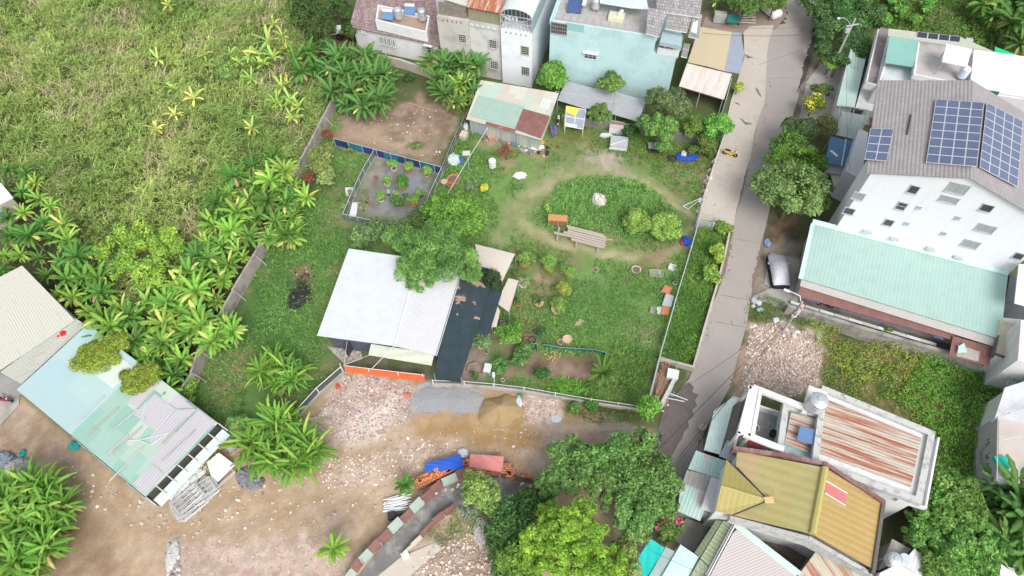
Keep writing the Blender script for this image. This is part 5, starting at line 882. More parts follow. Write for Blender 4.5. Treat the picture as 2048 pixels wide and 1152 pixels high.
# --- big white gable house with solar arrays
h = house('white_gable_house', 'big white house with solar arrays over its grey gable roof', 1840, 420); A0 = g(1655, 452, 3.6); B0 = g(2018, 545, 3.6); F = Fac((1655, 452), (2018, 545), 3.6)
pA = F.at(1745, 342); pB = F.at(1940, 352); pC = F.at(2118, 456); nb = -F.n; sA, sB, sC = [(p-F.a).dot(F.u) for p in (pA, pB, pC)]
eL = pA.z; eR = pC.z; ridge = pB.z; D = 12.5; m = M(); b0_ = Vector((pA.x, pA.y, 0)); b1_ = Vector((pC.x, pC.y, 0))
m.face([b0_, b1_, pC, pB, pA], 0, F.u); q = [p+nb*3.2 for p in (b0_, b1_, pC, pB, pA)]; m.face(q[::-1], 0); m.face([b0_, pA, pA+nb*3.2, b0_+nb*3.2], 0); m.prism([b0_+F.u*4+nb*3, b1_+nb*3, b1_+nb*D, b0_+F.u*4+nb*D], 0, eL-.3); m.face([b1_, b1_+nb*3.2, pC+nb*3.2, pC], 0); m.build('wall', streaked('bright_white_wall', (.7, .72, .75), .02, .7, stain=(.64, .66, .69), samt=.5, sscale=.6), h)
R1 = tiles('brown_grey_tiles', (.34, .315, .315), .32, .3, .05, (.29, .265, .265)); up = Vector((0, 0, .1)); o1 = F.n*.35
m = M(); m.slab([pA-F.u*.5+o1+up-Vector((0, 0, .15)), pB+o1+up, pB+nb*D+up, pA+nb*D-F.u*.5+up-Vector((0, 0, .15))], .12); m.build('roof', R1, h); m = M(); m.slab([pB+o1+up, pC+F.u*.6+o1+up-Vector((0, 0, .3)), pC+nb*D+F.u*.6+up-Vector((0, 0, .3)), pB+nb*D+up], .12); m.build('roof', R1, h)
nL = (pB-pA).cross(nb).normalized(); nR = (pC-pB).cross(nb).normalized()
panels(h, [plane_at(x, y, pA+up, nL) for x, y in [(1871, 202), (1967, 209), (1953, 337), (1851, 329)]], 4, 8, .25); panels(h, [plane_at(x, y, pB+up, nR) for x, y in [(1969, 208), (2041, 246), (2030, 377), (1954, 337)]], 4, 8, .25); panels(h, [plane_at(x, y, pA+up, nL) for x, y in [(1740, 261), (1787, 263), (1773, 327), (1728, 323)]], 2, 4, .3)
for x, y, w, hh, br in [(1717, 392, 1.0, .95, (5, 1)), (1698, 422, .95, .9, (1, 1)), (1827, 379, .8, 1.0, (1, 1)), (1803, 412, .8, 1.0, (1, 2)), (1777, 445, .8, .9, (1, 1)), (1915, 377, 1.6, 1.2, (2, 1)), (1898, 399, 1.5, .75, (2, 1)), (1973, 416, .95, .9, (1, 1)), (1971, 457, 1.5, 1.0, (2, 1)), (1941, 488, 1.4, 1.0, (2, 1)), (2037, 512, .8, .9, (1, 1)), (1838, 415, .35, .3, (1, 2)), (1813, 447, .35, .3, (1, 2)), (1915, 436, .4, .35, (1, 2)), (1887, 467, .4, .35, (1, 2))]:
    window(h, F, x, y, w, hh, br, fm=plain('window_frame_grey', (.42, .44, .47)), pm_=GLASS if br[0] == 1 and hh > .5 else plain('pale_pane', (.3, .34, .34), .2), name='window' if hh > .5 else 'vent')
for x, y in [(1736, 461), (1790, 475), (1862, 495), (1917, 512)]: m = M(); m.box(F.off(F.at(x, y), .2), (.8, .45, .06), F.rz); m.build('window_hood', GREYP, h)
m = M(); m.tube(F.off(plane_at(1820, 232, pA, nL), 0)+up*2, plane_at(1812, 272, pA, nL)+up*2, .06); m.build('roof_pipe', DARK, h)
RT = tiles('red_tiles', (.28, .08, .07), .3, .35)
roofp(h, [(1828, 218, 6.2), (1868, 226, 6.2), (1874, 196, 7.2), (1848, 196, 7)], RT, .12, 'red_roof'); roofp(h, [(1868, 205, 6.8), (1968, 209, 8.4), (1965, 194, 8.2), (1870, 192, 6.8)], RT, .12, 'red_roof'); roofp(h, [(1968, 210, 8.4), (2044, 248, 7), (2030, 232, 7.2), (1965, 195, 8.2)], RT, .12, 'red_roof'); roofp(h, [(1738, 262, 4.4), (1794, 268, 4.4), (1797, 248, 5), (1740, 234, 5)], RT, .12, 'red_roof')
tree(1775, 232, 1.6, 1.2, 'dark ivy-like bush in the gap between red roof and white house', None, 'bush', pal=G_DARK, n=1200, size=.13, cat='bush', ry=.7)
m = M(); m.prism([g(1690, 345, 4.0), g(1738, 335, 6), g(1738, 262, 4.4), g(1720, 255, 4.4)], 0, 4.2); m.build('side_block', plain('soft_white', (.6, .62, .65), .08), h)
# --- long teal corrugated roof building
h = house('teal_roofed_workshop', 'long workshop under a pale teal corrugated roof', 1800, 600, 'workshop'); TR = corr('pale_teal_ribs', (.34, .5, .45), .34, .06, (.26, .37, .34), .45, depth=.2)
roofp(h, [(1602, 557, 3.2), (2001, 678, 3.2), (2016, 550, 3.7), (1624, 446, 3.7)], TR, .08); roofp(h, [(1624, 447, 3.78), (2016, 551, 3.78), (2019, 541, 3.9), (1627, 438, 3.9)], plain('teal_flashing', (.5, .68, .63), .05), .05, 'flashing'); roofp(h, [(1597, 556, 3.24), (1606, 559, 3.24), (1629, 448, 3.76), (1622, 446, 3.76)], plain('teal_flashing', (.5, .68, .63), .05), .05, 'flashing')
F = Fac((1604, 560), (1999, 680), 3.0); M().prism([g(1606, 561, 3.0), g(1998, 681, 3.0), g(2012, 556, 3.0), g(1628, 452, 3.0)], 0, 3.0).build('wall', plain('worn_grey_wall', (.35, .33, .32), .1), h)
roofp(h, [(1600, 572, 2.86), (1998, 696, 2.86), (2001, 680, 3.05), (1603, 559, 3.05)], corr('grey_fibre_sheet', (.45, .43, .4), .2), .04, 'eave_strip'); BRN = corr('brown_sheet', (.2, .075, .06), .22, .15, (.12, .06, .05), .3)
roofp(h, [(1595, 592, 2.4), (1905, 680, 2.4), (1912, 656, 2.75), (1601, 570, 2.75)], BRN, .04, 'awning'); roofp(h, [(1898, 712, 2.2), (1978, 732, 2.2), (1986, 694, 2.7), (1906, 672, 2.7)], BRN, .04, 'awning'); roofp(h, [(1913, 712, 2.3), (1957, 723, 2.3), (1962, 692, 2.62), (1916, 680, 2.62)], corr('worn_grey_sheet', (.4, .37, .34), .2, rust=(.3, .12, .1), ramt=.2), .03, 'sheet_patch')
m = M()
for k in range(10): a = F.at(1600+29*k, 590+8.4*k); m.box(F.off(a, 1.05)+Vector((0, 0, -.15)), (1.35, .3, .05), F.rz, k % 2, rx=.2)
m.build('fringe_panels', [plain('white_fringe', (.62, .66, .64)), plain('grey_fringe', (.5, .53, .5))], h)
for x, y in [(1631, 600), (1690, 616), (1752, 634), (1816, 652), (1878, 671)]: m = M(); c = g(x, y, 2.0); m.box((c.x, c.y, 2.0), (.85, .6, .06), F.rz, 0, .3); m.build('blue_awning', plain('blue_awning', (.08, .16, .28), .15), h)
t = house('crumpled_sheet', 'crumpled mint-green sheet lying on the brown awning', 1925, 694, 'sheet'); m = M(); m.cloth([g(1915, 706, 2.6), g(1934, 705, 2.6), g(1928, 686, 2.75), g(1917, 692, 2.75)], n=5, amp=.15); m.build('sheet', plain('mint', (.4, .6, .5)), t)
h = house('corner_building', 'cream and white building with lattice balcony at the right edge', 2020, 680, 'building'); roofp(h, [(1990, 712, 3.2), (2034, 722, 3.2), (2040, 650, 3.4), (2000, 640, 3.4)], tiles('cream_tiles', (.62, .56, .38), 1.2, 1.2, .05, (.5, .45, .3)), .15, 'terrace'); m = M(); m.prism([g(1988, 716, 3.0), g(2040, 728, 3.0), g(2046, 640, 3.0), g(2000, 635, 3.0)], 0, 3.05); m.prism([g(2036, 720, 5.5), g(2110, 740, 5.5), g(2110, 640, 5.5), g(2042, 640, 5.5)], 0, 5.5); m.build('wall', WW, h)
m = M(); m.wall(g(1988, 708, 3.3), g(1996, 672, 3.3), 2.6, 3.5, .06); m.wall(g(1988, 709, 3.2), g(2026, 722, 3.2), 2.6, 3.5, .06); m.build('lattice', plain('lattice', (.12, .12, .12), .6, 12), h)
roofp(h, [(2029, 606, 5.5), (2090, 622, 5.5), (2100, 530, 5.8), (2038, 528, 5.8)], plain('silver_roof', (.62, .64, .68), .08), .1, 'roof'); m = M(); m.prism([g(2012, 600, 3.5), g(2100, 630, 3.5), g(2100, 560, 3.5), g(2020, 548, 3.5)], 0, 3.5); m.build('wall', plain('dark_glass_wall', (.16, .17, .18), .3, 1), h)
m = M(); m.wall(g(1976, 722, 1.6), g(2010, 745, 1.6), 0, 1.6, .3); m.wall(g(2010, 745, 1.6), g(2048, 738, 1.6), 0, 1.6, .3); m.build('yard_wall', WW, h)
# --- carports
h = house('green_carport', 'open carport roofed with faded green corrugated sheet', 1700, 250, 'carport'); roofp(h, [(1672, 270, 2.5), (1717, 280, 2.5), (1736, 232, 2.8), (1684, 222, 2.8)], corr('faded_green_sheet', (.33, .42, .38), .3), .05)
m = M(); P = [g(1673, 270, 2.4), g(1717, 279, 2.4), g(1735, 233, 2.7), g(1685, 222, 2.7)]; [m.tube((p.x, p.y, 0), p, .05) for p in P]; Q = [g(1680, 210, 3), g(1738, 220, 3), g(1718, 280, 2.7), g(1675, 270, 2.7)]; [m.tube(Q[i], Q[(i+1) % 4], .04) for i in range(4)]; m.tube((Q[0]+Q[1])/2, (Q[2]+Q[3])/2, .035); m.build('frame', GREYP, h)
h = house('blue_carport', 'carport with glossy blue roof panels beside the green carport', 1680, 305, 'carport'); BL = N('blue_roof_panels'); bo = BL.mix(BL.noise(BL.obj(), .7, 7), (.03, .1, .22), (.09, .22, .38)); BL = BL.out(bo, .35, spec=.5)
roofp(h, [(1649, 327, 2.5), (1682, 331, 2.6), (1691, 280, 2.6), (1661, 272, 2.5)], BL, .05); roofp(h, [(1684, 331, 2.6), (1707, 333, 2.5), (1717, 284, 2.5), (1693, 280, 2.6)], BL, .05); m = M(); m.tube(g(1683, 332, 2.7), g(1692, 279, 2.7), .09); P = [g(1650, 326, 2.4), g(1706, 332, 2.4), g(1716, 284, 2.4), g(1662, 273, 2.4)]; [m.tube((p.x, p.y, 0), p, .05) for p in P]; m.build('frame', ALU, h)
for q, mt, lab, s_ in [([(1649, 346, 2.0), (1702, 352, 2.0), (1708, 334, 2.3), (1650, 322, 2.3)], GTP, 'sagging grey tarpaulin below the blue carport', 5), ([(1667, 372, 1.6), (1690, 376, 1.6), (1698, 352, 1.8), (1660, 346, 1.8)], plain('beige_tarp', (.55, .5, .44), .06), 'beige cloth canopy below the grey tarpaulin', 6)]:
    P = [g(*c) for c in q]; t = thing('hanging_tarp', lab, 'tarpaulin', (P[0].x, P[0].y, 0)); m = M(); m.cloth(P, n=7, amp=.1, seed=s_, sag=.4); m.build('sheet', mt, t); m = M(); [m.tube((p.x, p.y, 0), p, .03) for p in P]; m.build('poles', GREYP, t)
# --- rusty roofed house
h = house('rusty_roofed_house', 'white and turquoise house with rusty corrugated roofs and an open terrace', 1680, 900); z7 = 6.3; OW = plain('old_white', (.68, .68, .68), .07, 1, stain=(.4, .4, .4), samt=.5, sscale=.6); TQ = plain('turquoise_wall', (.35, .6, .62), .06, stain=(.25, .45, .47)); RR = corr('striped_rust_sheet', (.5, .45, .37), .26, .1, depth=.8, rust=(.25, .085, .045), ramt=.45, rscale=(.1, 2.0))
rp = [g(x, y, z7) for x, y in [(1630, 925), (1838, 1000), (1864, 866), (1650, 778)]]; M().prism(rp, 0, z7-.35).build('wall', OW, h)
m = M(); [m.wall(rp[i], rp[(i+1) % 4], z7-.6, z7, .5) for i in range(4)]; m.build('parapet', plain('mossy_parapet', (.5, .5, .49), .12, 2, stain=(.15, .15, .14), samt=.8, sscale=2), h); roofp(h, [(1634, 905, z7-.25), (1822, 974, z7-.25), (1842, 876, z7-.1), (1656, 800, z7-.1)], RR, .06, ud=(-.4, -.9, 0))
m = M(); q = [g(x, y, 4.9) for x, y in [(1792, 1002), (1846, 1018), (1872, 880), (1860, 876)]]; m.slab(q, .2); [m.wall(q[i], q[i+1], 4.9, 5.35, .15) for i in (0, 1)]; m.build('side_ledge', WHITE, h)
sp_ = [g(x, y, z7-.5) for x, y in [(1560, 900), (1628, 926), (1648, 830), (1572, 812)]]; M().prism(sp_, 0, z7-1).build('wall', TQ, h); m = M(); [m.wall(sp_[i], sp_[(i+1) % 4], z7-1.2, z7-.45, .5) for i in range(4)]; m.build('parapet', plain('mossy_parapet', (.5, .5, .49), .12, 2, stain=(.15, .15, .14), samt=.8, sscale=2), h)
roofp(h, [(1569, 888, z7-.8), (1616, 906, z7-.8), (1633, 838, z7-.7), (1582, 824, z7-.7)], RR, .06, ud=(-.4, -.9, 0))
m = M(); m.slab([g(x, y, z7) for x, y in [(1475, 866), (1503, 872), (1523, 780), (1500, 770)]], .3); P = [g(1512, 776, z7), g(1612, 815, z7)]; m.wall(P[0], P[1], z7-.3, z7, .5); P = [g(1495, 869, z7), g(1562, 896, z7)]; m.wall(P[0], P[1], z7-.3, z7-.02, .5); m.wall(g(1505, 871, z7), g(1521, 782, z7), z7-.2, z7+.08, .3); m.wall(g(1610, 822, z7), g(1622, 776, z7), z7-.3, z7, .4); m.wall(g(1622, 778, z7), g(1650, 784, z7), z7-.3, z7, .4); m.build('roof_beams', OW, h)
zt = 3.4; fl = [g(x, y, zt) for x, y in [(1462, 905), (1560, 930), (1595, 845), (1490, 812)]]; M().prism(fl, 0, zt-.02).build('lower_storey', TQ, h); m = M(); m.slab([p+Vector((0, 0, .03)) for p in fl], .04); m.build('terrace_floor', tiles('grey_floor_tiles', (.3, .31, .3), .4, .4, .08, (.24, .24, .24)), h)
m = M(); [m.wall(fl[i], fl[j], zt-.05, zt+.9, .15) for i, j in ((1, 2), (2, 3), (3, 0), (0, 1))]; m.build('terrace_wall', OW, h); m = M(); [m.tube(Vector((p.x, p.y, zt)), Vector((p.x, p.y, z7)), .16, 8) for p in (g(1478, 866, z7), g(1500, 774, z7), g(1608, 818, z7), g(1500, 870, z7))]; m.build('columns', OW, h)
m = M(); P = [g(1580, 826, 5), g(1562, 890, 5)]; [m.wall(Vector((P[0].x-.3, P[0].y, 0)), Vector((P[1].x-.3, P[1].y, 0)), zt+.5*k, zt+.5*k+.08, .08) for k in range(5)]; m.build('turquoise_shutter', plain('turq_metal', (.2, .5, .52)), h)
tank('steel tank with domed lid at the corner of the rusty roof', 1634, 806, z7+.3, .72, 1.6, base=z7-.9); t = house('solar_collector', 'blue solar heater panel lying over the small rusty roof', 1615, 872, 'solar collector'); m = M(); m.slab([g(x, y, z7-.2) for x, y in [(1594, 880), (1630, 890), (1640, 862), (1600, 852)]], .08, 0); m.build('panel', plain('collector_blue', (.12, .22, .4), .15, rough=.3), t); m = M(); [m.tube(g(x, y, z7-.3), g(x, y, z7-.3)-Vector((0, 0, .5)), .03) for x, y in [(1597, 878), (1628, 887)]]; m.build('legs', GREYP, t)
roofp(h, [(1408, 900, 2.9), (1440, 909, 2.9), (1466, 812, 3.1), (1428, 822, 3.1)], corr('mint_old_sheet', (.5, .66, .62), .25, dirt=(.35, .4, .36), damt=.5), .05, 'lean_to_roof'); roofp(h, [(1428, 822, 3.1), (1466, 812, 3.1), (1484, 797, 3.2), (1468, 792, 3.2)], corr('mint_old_sheet', (.5, .66, .62), .25), .05, 'lean_to_roof')
M().prism([g(1412, 896, 2.8), g(1470, 890, 2.8), g(1484, 800, 2.8), g(1432, 826, 2.8)], 0, 2.75).build('lean_to', plain('dim_brick', (.22, .18, .17), .3), h); roofp(h, [(1438, 912, 2.8), (1468, 925, 2.8), (1482, 900, 3.1), (1455, 880, 3.1)], plain('blue_grey_awning', (.42, .47, .52), .05), .05, 'awning'); m = M(); m.box(g(1512, 885, 4.0), (1.3, .8, .1), -.4); m.build('red_awning', plain('red_sheet', (.45, .07, .06), .15), h)
# --- yellow roofed house
h = house('yellow_roofed_house', 'large house under an ochre-yellow tiled gable roof', 1600, 1010); zr_, zw, ze = 6.8, 5.6, 5.7
YW = corr('ochre_sheet_west', (.5, .4, .13), .8, .12, cols=[(.4, .34, .12), (.43, .33, .14), (.39, .35, .13), (.45, .33, .16)], sw=30, sh=1.5, depth=.5); YE = corr('ochre_sheet_east', (.42, .28, .08), .5, .12, (.3, .26, .12), .4, depth=.5)
YR = plain('ochre_ridge', (.42, .37, .13), .1)
def yp(x, y, z): return g(x, y, z)
Wq = [(1466, 1030, zw), (1474, 902, zw), (1650, 935, zr_), (1625, 1068, zr_)]; m = M(); P = [g(*q) for q in Wq]; m.slab([P[0], P[3], P[2], P[1]], .08, 0, 0, P[2]-P[3]); m.build('roof', YW, h)
m = M(); P = [g(1650, 935, zr_), g(1766, 1008, ze), g(1746, 1138, ze), g(1625, 1068, zr_)]; m.slab([P[3], P[2], P[1], P[0]], .08, 0, 0, P[0]-P[3]); m.build('roof', YE, h)
m = M(); ap = g(1537, 1001, 6.32); fr = g(1442, 972, 6.3); e1 = g(1453, 918, 5.5); e2 = g(1431, 1022, 5.5); b1_ = g(1474, 935, 5.72); b2_ = g(1466, 1030, 5.66)
m.face([fr, ap, e1] if (ap-fr).cross(e1-fr).z > 0 else [fr, e1, ap], 0, fr-ap); m.face([fr, e2, ap] if (e2-fr).cross(ap-fr).z > 0 else [fr, ap, e2], 0, fr-ap); m.face([e2, b2_, ap] if (b2_-e2).cross(ap-e2).z > 0 else [ap, b2_, e2], 0, fr-ap)
m.build('porch_gable', corr('ochre_gable', (.36, .3, .08), .42, .12, depth=.25), h)
m = M(); m.tube(g(1650, 935, zr_+.02), g(1625, 1068, zr_+.02), .28, 8, 0); m.tube(fr+Vector((0, 0, .02)), ap+Vector((0, 0, .02)), .1, 6); m.build('ridge', YR, h); m = M(); [m.tube(p_, ap, .05, 5) for p_ in (e1, b1_, b2_)]; m.build('valley_line', DARK, h); m = M(); m.box(ap+Vector((0, 0, .12)), (.7, .5, .08), 0); m.build('apex_cap', plain('ochre_cap', (.58, .42, .2), .1), h)  # dark tubes trace the porch valley lines
m = M(); P = [plane_at(x, y, g(1650, 935, zr_), (g(1766, 1008, ze)-g(1650, 935, zr_)).cross(g(1625, 1068, zr_)-g(1650, 935, zr_))) for x, y in [(1652, 962), (1694, 987), (1690, 1011), (1649, 986)]]; P = [p+Vector((0, 0, .05)) for p in P]; m.slab(P, .04); m.build('red_patch', plain('faded_red', (.5, .17, .17), .1), h); m = M(); m.tube(P[0], P[1], .05); m.tube(P[3], P[2], .05); m.build('patch_trim', WHITE, h)
wl = [g(1470, 1026, zw-.2), g(1478, 906, zw-.2), g(1650, 938, zw-.2), g(1762, 1012, zw-.2), g(1742, 1132, zw-.2), g(1625, 1066, zw-.2)]; M().prism(wl, 0, zw-.3).build('wall', WW, h); M().prism([g(1434, 1020, 5.2), g(1455, 924, 5.2), g(1478, 930, 5.2), g(1468, 1026, 5.2)], 0, 5.1).build('porch', OW, h)
m = M(); Q = [(1470, 896, 6.0), (1560, 908, 6.4), (1652, 927, 6.9), (1766, 1001, 6.1)]; [m.wall(g(*p), g(*q), p[2]-1.2, p[2], .3, 0, q[2]) for p, q in zip(Q, Q[1:])]; m.build('party_wall', plain('brown_tile_cap', (.2, .1, .09), .3, 3, stain=(.5, .45, .42)), h); m = M(); Q = [(1768, 1004, 5.9), (1748, 1142, 5.9)]; m.wall(g(*Q[0]), g(*Q[1]), 4.6, 5.9, .25); m.build('party_wall', plain('dark_moss_wall', (.13, .12, .11), .3, 2), h)
m = M(); Q = [(1466, 1034, 5.5), (1625, 1076, 6.2), (1744, 1145, 5.6)]; [m.wall(g(*p), g(*q), 4.2, p[2]-.3, .3, 0, q[2]-.3) for p, q in zip(Q, Q[1:])]; m.build('party_wall', plain('mossy_parapet', (.5, .5, .49), .12, 2, stain=(.15, .15, .14), samt=.8, sscale=2), h)
h = house('street_lean_to', 'patched teal lean-to with a grey flat strip beside the road', 1400, 980, 'lean-to'); PT = corr('patched_mint', (.42, .6, .55), .3, .1, cols=[(.42, .62, .57), (.5, .66, .62), (.38, .55, .5), (.5, .46, .4), (.45, .6, .55)], sw=1.0, sh=1.6, rust=(.4, .25, .2), ramt=.12)
roofp(h, [(1376, 938, 2.5), (1440, 957, 2.8), (1452, 922, 2.9), (1392, 901, 2.8)], PT, .05); roofp(h, [(1364, 968, 2.5), (1420, 985, 2.8), (1436, 955, 2.8), (1374, 940, 2.6)], corr('grey_slats', (.36, .34, .31), .45, .2), .05); roofp(h, [(1355, 1022, 2.5), (1400, 1042, 2.7), (1424, 984, 2.8), (1362, 966, 2.5)], PT, .05); roofp(h, [(1402, 1018, 3.3), (1430, 1026, 3.3), (1448, 960, 3.4), (1422, 954, 3.4)], plain('grey_flat_strip', (.5, .51, .52), .06), .12, 'flat_strip')
M().prism([g(1362, 1016, 2.4), g(1425, 1030, 2.4), g(1448, 925, 2.4), g(1396, 906, 2.4)], 0, 2.4).build('wall', plain('grey_wall', (.3, .3, .3)), h)
# --- bottom houses
h = house('grey_roofed_house', 'house with a wide pinkish-grey roof edged in mint at the bottom edge', 1510, 1110); roofp(h, [(1418, 1156, 3.2), (1590, 1152, 3.2), (1478, 1056, 3.5), (1466, 1066, 3.5)], corr('pinkish_grey_sheet', (.48, .44, .43), .2, .05, depth=.3), .06, ud=(.3, -.9, 0)); roofp(h, [(1590, 1152, 3.26), (1606, 1146, 3.3), (1476, 1045, 3.6), (1466, 1052, 3.56)], plain('mint_flashing', (.5, .68, .6), .05), .05, 'flashing')
roofp(h, [(1400, 1170, 3.1), (1620, 1170, 3.1), (1590, 1151, 3.18), (1418, 1155, 3.18)], corr('pinkish_grey_sheet', (.48, .44, .43), .2, .05, depth=.3), .06); M().prism([g(1430, 1160, 3.0), g(1596, 1160, 3.0), g(1478, 1060, 3.0)], 0, 3.0).build('wall', WW, h)
m = M(); m.tube(g(1416, 1152, 3.5), g(1470, 1050, 3.7), .06); m.tube(g(1412, 1150, 3.3), g(1466, 1048, 3.5), .05); m.build('gutter_pipe', WHITE, h)
h = house('green_ribbed_shed', 'narrow shed with two olive-green corrugated roof strips', 1430, 1090, 'shed'); GS = corr('olive_ribs', (.3, .36, .22), .35, .12, depth=.9)
roofp(h, [(1389, 1105, 2.6), (1400, 1114, 2.9), (1444, 1042, 3.0), (1432, 1040, 2.7)], GS, .05, ud=(1, .5, 0)); roofp(h, [(1401, 1116, 2.9), (1420, 1135, 2.6), (1470, 1048, 2.7), (1446, 1042, 3.0)], GS, .05, ud=(.5, .8, 0)); roofp(h, [(1378, 1158, 2.6), (1412, 1158, 2.6), (1420, 1137, 2.6), (1400, 1118, 2.8)], GS, .05); M().prism([g(1395, 1108, 2.5), g(1418, 1130, 2.5), g(1464, 1050, 2.5), g(1436, 1044, 2.5)], 0, 2.5).build('wall', plain('dark_teal_wall', (.06, .2, .18)), h)
sheet('tiled_yard', [(1372, 1036), (1420, 1052), (1388, 1104), (1346, 1080)], .06, tiles('yard_tiles', (.33, .31, .27), .8, .8, .08, (.27, .25, .22), (.22, .2, .18), .4))
for nm, lab, q, mt in [('light_teal_canopy', 'light teal sheet roof left of the olive-green strips', [(1322, 1156, 2.4), (1376, 1156, 2.4), (1398, 1114, 2.6), (1361, 1089, 2.6)], corr('soft_teal', (.5, .72, .7), .6, depth=.15)), ('grey_teal_canopy', 'dull grey-teal sheet roof between the two brighter teal ones', [(1296, 1156, 2.2), (1322, 1156, 2.2), (1352, 1104, 2.4), (1332, 1094, 2.4)], corr('dull_teal', (.3, .42, .39), .6, depth=.2)), ('teal_tarp', 'vivid turquoise tarpaulin at the bottom edge beside the yellowish tree', [(1264, 1136, 2.0), (1296, 1158, 2.0), (1329, 1096, 2.4), (1301, 1077, 2.4)], plain('vivid_turquoise', (.02, .48, .42), .08))]:
    P = [g(*c) for c in q]; t = thing(nm, lab, 'canopy', (P[0].x, P[0].y, 0)); m = M()
    if nm == 'teal_tarp': m.cloth(P, n=9, amp=.12, seed=9, sag=.2)
    else: m.slab(P, .05)
    m.build('sheet', mt, t); m = M(); [m.tube((p.x, p.y, 0), p, .04) for p in P]; m.build('posts', GREYP, t)
h = house('rusty_striped_shed', 'shed with a rust-striped roof at the foot of the yellow-roofed house', 1680, 1130, 'shed'); roofp(h, [(1590, 1160, 3.0), (1760, 1160, 3.0), (1752, 1146, 3.1), (1636, 1097, 3.4)], corr('striped_rust_sheet2', (.5, .46, .36), .24, .1, rust=(.25, .09, .05), ramt=.42, rscale=(.06, 1.0)), .05, ud=(.9, .5, 0)); M().prism([g(1600, 1165, 2.9), g(1745, 1165, 2.9), g(1745, 1148, 2.9), g(1638, 1104, 2.9)], 0, 2.9).build('wall', plain('grey_wall', (.3, .3, .3)), h)
sheet('back_yard', [(1500, 1060), (1560, 1062), (1640, 1095), (1600, 1135), (1570, 1110)], .03, plain('yard_soil', (.14, .12, .1), .4, 1.5))
h = house('white_ribbed_house', 'white block and white ribbed roof in the lower right woods', 1830, 1130); roofp(h, [(1810, 1175, 3.2), (1912, 1175, 3.0), (1829, 1097, 3.4), (1803, 1128, 3.4)], corr('white_ribs', (.68, .68, .68), .35, depth=.5), .06, ud=(.9, -.6, 0)); m = M(); m.prism([g(1750, 1185, 3.6), g(1810, 1185, 3.6), g(1838, 1152, 3.6), g(1796, 1128, 3.6), g(1760, 1146, 3.6)], 0, 3.6); m.build('wall', WHITE, h)
h = house('corner_white_house', 'small white roof corner under the banana leaves at the lower right corner', 2020, 1150); roofp(h, [(1998, 1165, 3.0), (2060, 1175, 3.0), (2048, 1160, 3.3), (2002, 1128, 3.3)], WHITE, .1); roofp(h, [(1980, 1132, 2.8), (2000, 1140, 2.8), (2006, 1120, 3), (1990, 1118, 3)], plain('blue_tiles', (.08, .16, .25)), .1, 'blue_roof'); M().prism([g(1990, 1175, 2.7), g(2060, 1180, 2.7), g(2050, 1140, 2.7), g(1996, 1130, 2.7)], 0, 2.7).build('wall', WW, h)
tank('squat steel tank among the pipes behind the yellow-roofed house', 1787, 1120, 3.2, .55, 1.0, base=0)
c = g(1810, 1118, 3.9); t = thing('satellite_dish', 'grey round satellite dish beside the squat steel tank', 'satellite dish', (c.x, c.y, 3.4)); m = M(); m.lathe((c.x, c.y, 3.85), [(.05, 0), (.3, .04), (.42, .12)], 16); m.build('dish', plain('dish_grey', (.5, .56, .58)), t); m = M(); m.tube((c.x, c.y, 3.2), (c.x, c.y, 3.88), .03); m.build('mast', GREYP, t)
h = house('cement_hut', 'dark cement hut behind the squat steel tank', 1795, 1100, 'hut'); roofp(h, [(1758, 1140, 2.6), (1805, 1118, 2.6), (1822, 1098, 2.6), (1785, 1078, 2.6)], CONC, .12); M().prism([g(1762, 1138, 2.5), g(1803, 1118, 2.5), g(1818, 1100, 2.5), g(1786, 1082, 2.5)], 0, 2.5).build('wall', plain('dark_cement', (.2, .19, .18), .2), h)
# --- grey structure with faded writing
h = house('grey_roof_structure', 'grey concrete structure with faded painted letters on its side', 1990, 900, 'building'); zG = g(1957, 890, 0); tz = 3.6
P = [g(1995, 832, tz), g(1992, 962, tz)]; m = M(); m.prism([P[0], g(2120, 800, tz), g(2110, 985, tz), P[1]], 0, tz); m.build('wall', plain('stained_grey', (.42, .42, .43), .1, .8, stain=(.25, .25, .25), samt=.6), h)
m = M(); m.slab([g(1998, 836, tz+.06), g(2120, 806, tz+.06), g(2110, 980, tz+.06), g(1996, 958, tz+.06)], .05); m.build('terrace', plain('beige_deck', (.5, .45, .41), .1, 1), h)
m = M(); Q = [g(1996, 834, tz+1), g(2060, 815, tz+1), g(2020, 825, tz+1)]; [m.tube((q.x, q.y, tz), q, .04) for q in Q]; m.tube(Q[0], Q[1], .04); m.tube(g(2000, 880, tz+1), g(2060, 870, tz+1), .04); m.tube(g(1996, 834, tz+1), g(1994, 960, tz+1), .04); m.build('pipe_rail', ALU, h)
m = M(); m.box(g(2003, 925, tz+.2), (1.0, 1.0, .3), 0); m.build('green_box', plain('green_plastic', (.02, .45, .35)), h)
h2_ = house('sloped_grey_roof', 'bare grey concrete roof above the structure with faded letters', 2030, 790, 'building'); roofp(h2_, [(1990, 835, 3.8), (2120, 860, 3.8), (2120, 740, 4.6), (2010, 775, 4.4)], plain('pale_cement', (.5, .51, .53), .08, 1, stain=(.35, .36, .37)), .2); M().prism([g(1996, 832, 3.6), g(2110, 850, 3.6), g(2110, 760, 3.6), g(2012, 780, 3.6)], 0, 3.6).build('wall', WW, h2_)
m = M(); [m.tube(g(2014+8*k, 770-2*k, 2.5), g(2024+8*k, 738-2*k, 2.5), .06) for k in range(5)]; m.tube(g(2010, 772, 2.5), g(2050, 762, 2.5), .06); m.build('louvre', plain('teal_metal', (.25, .36, .35)), h2_)
FG = Fac((1995, 832), (1992, 962), 3.6); DL = plain('faded_black_paint', (.2, .2, .21), .3, 6)
if FG.n.x > 0: FG.n = -FG.n
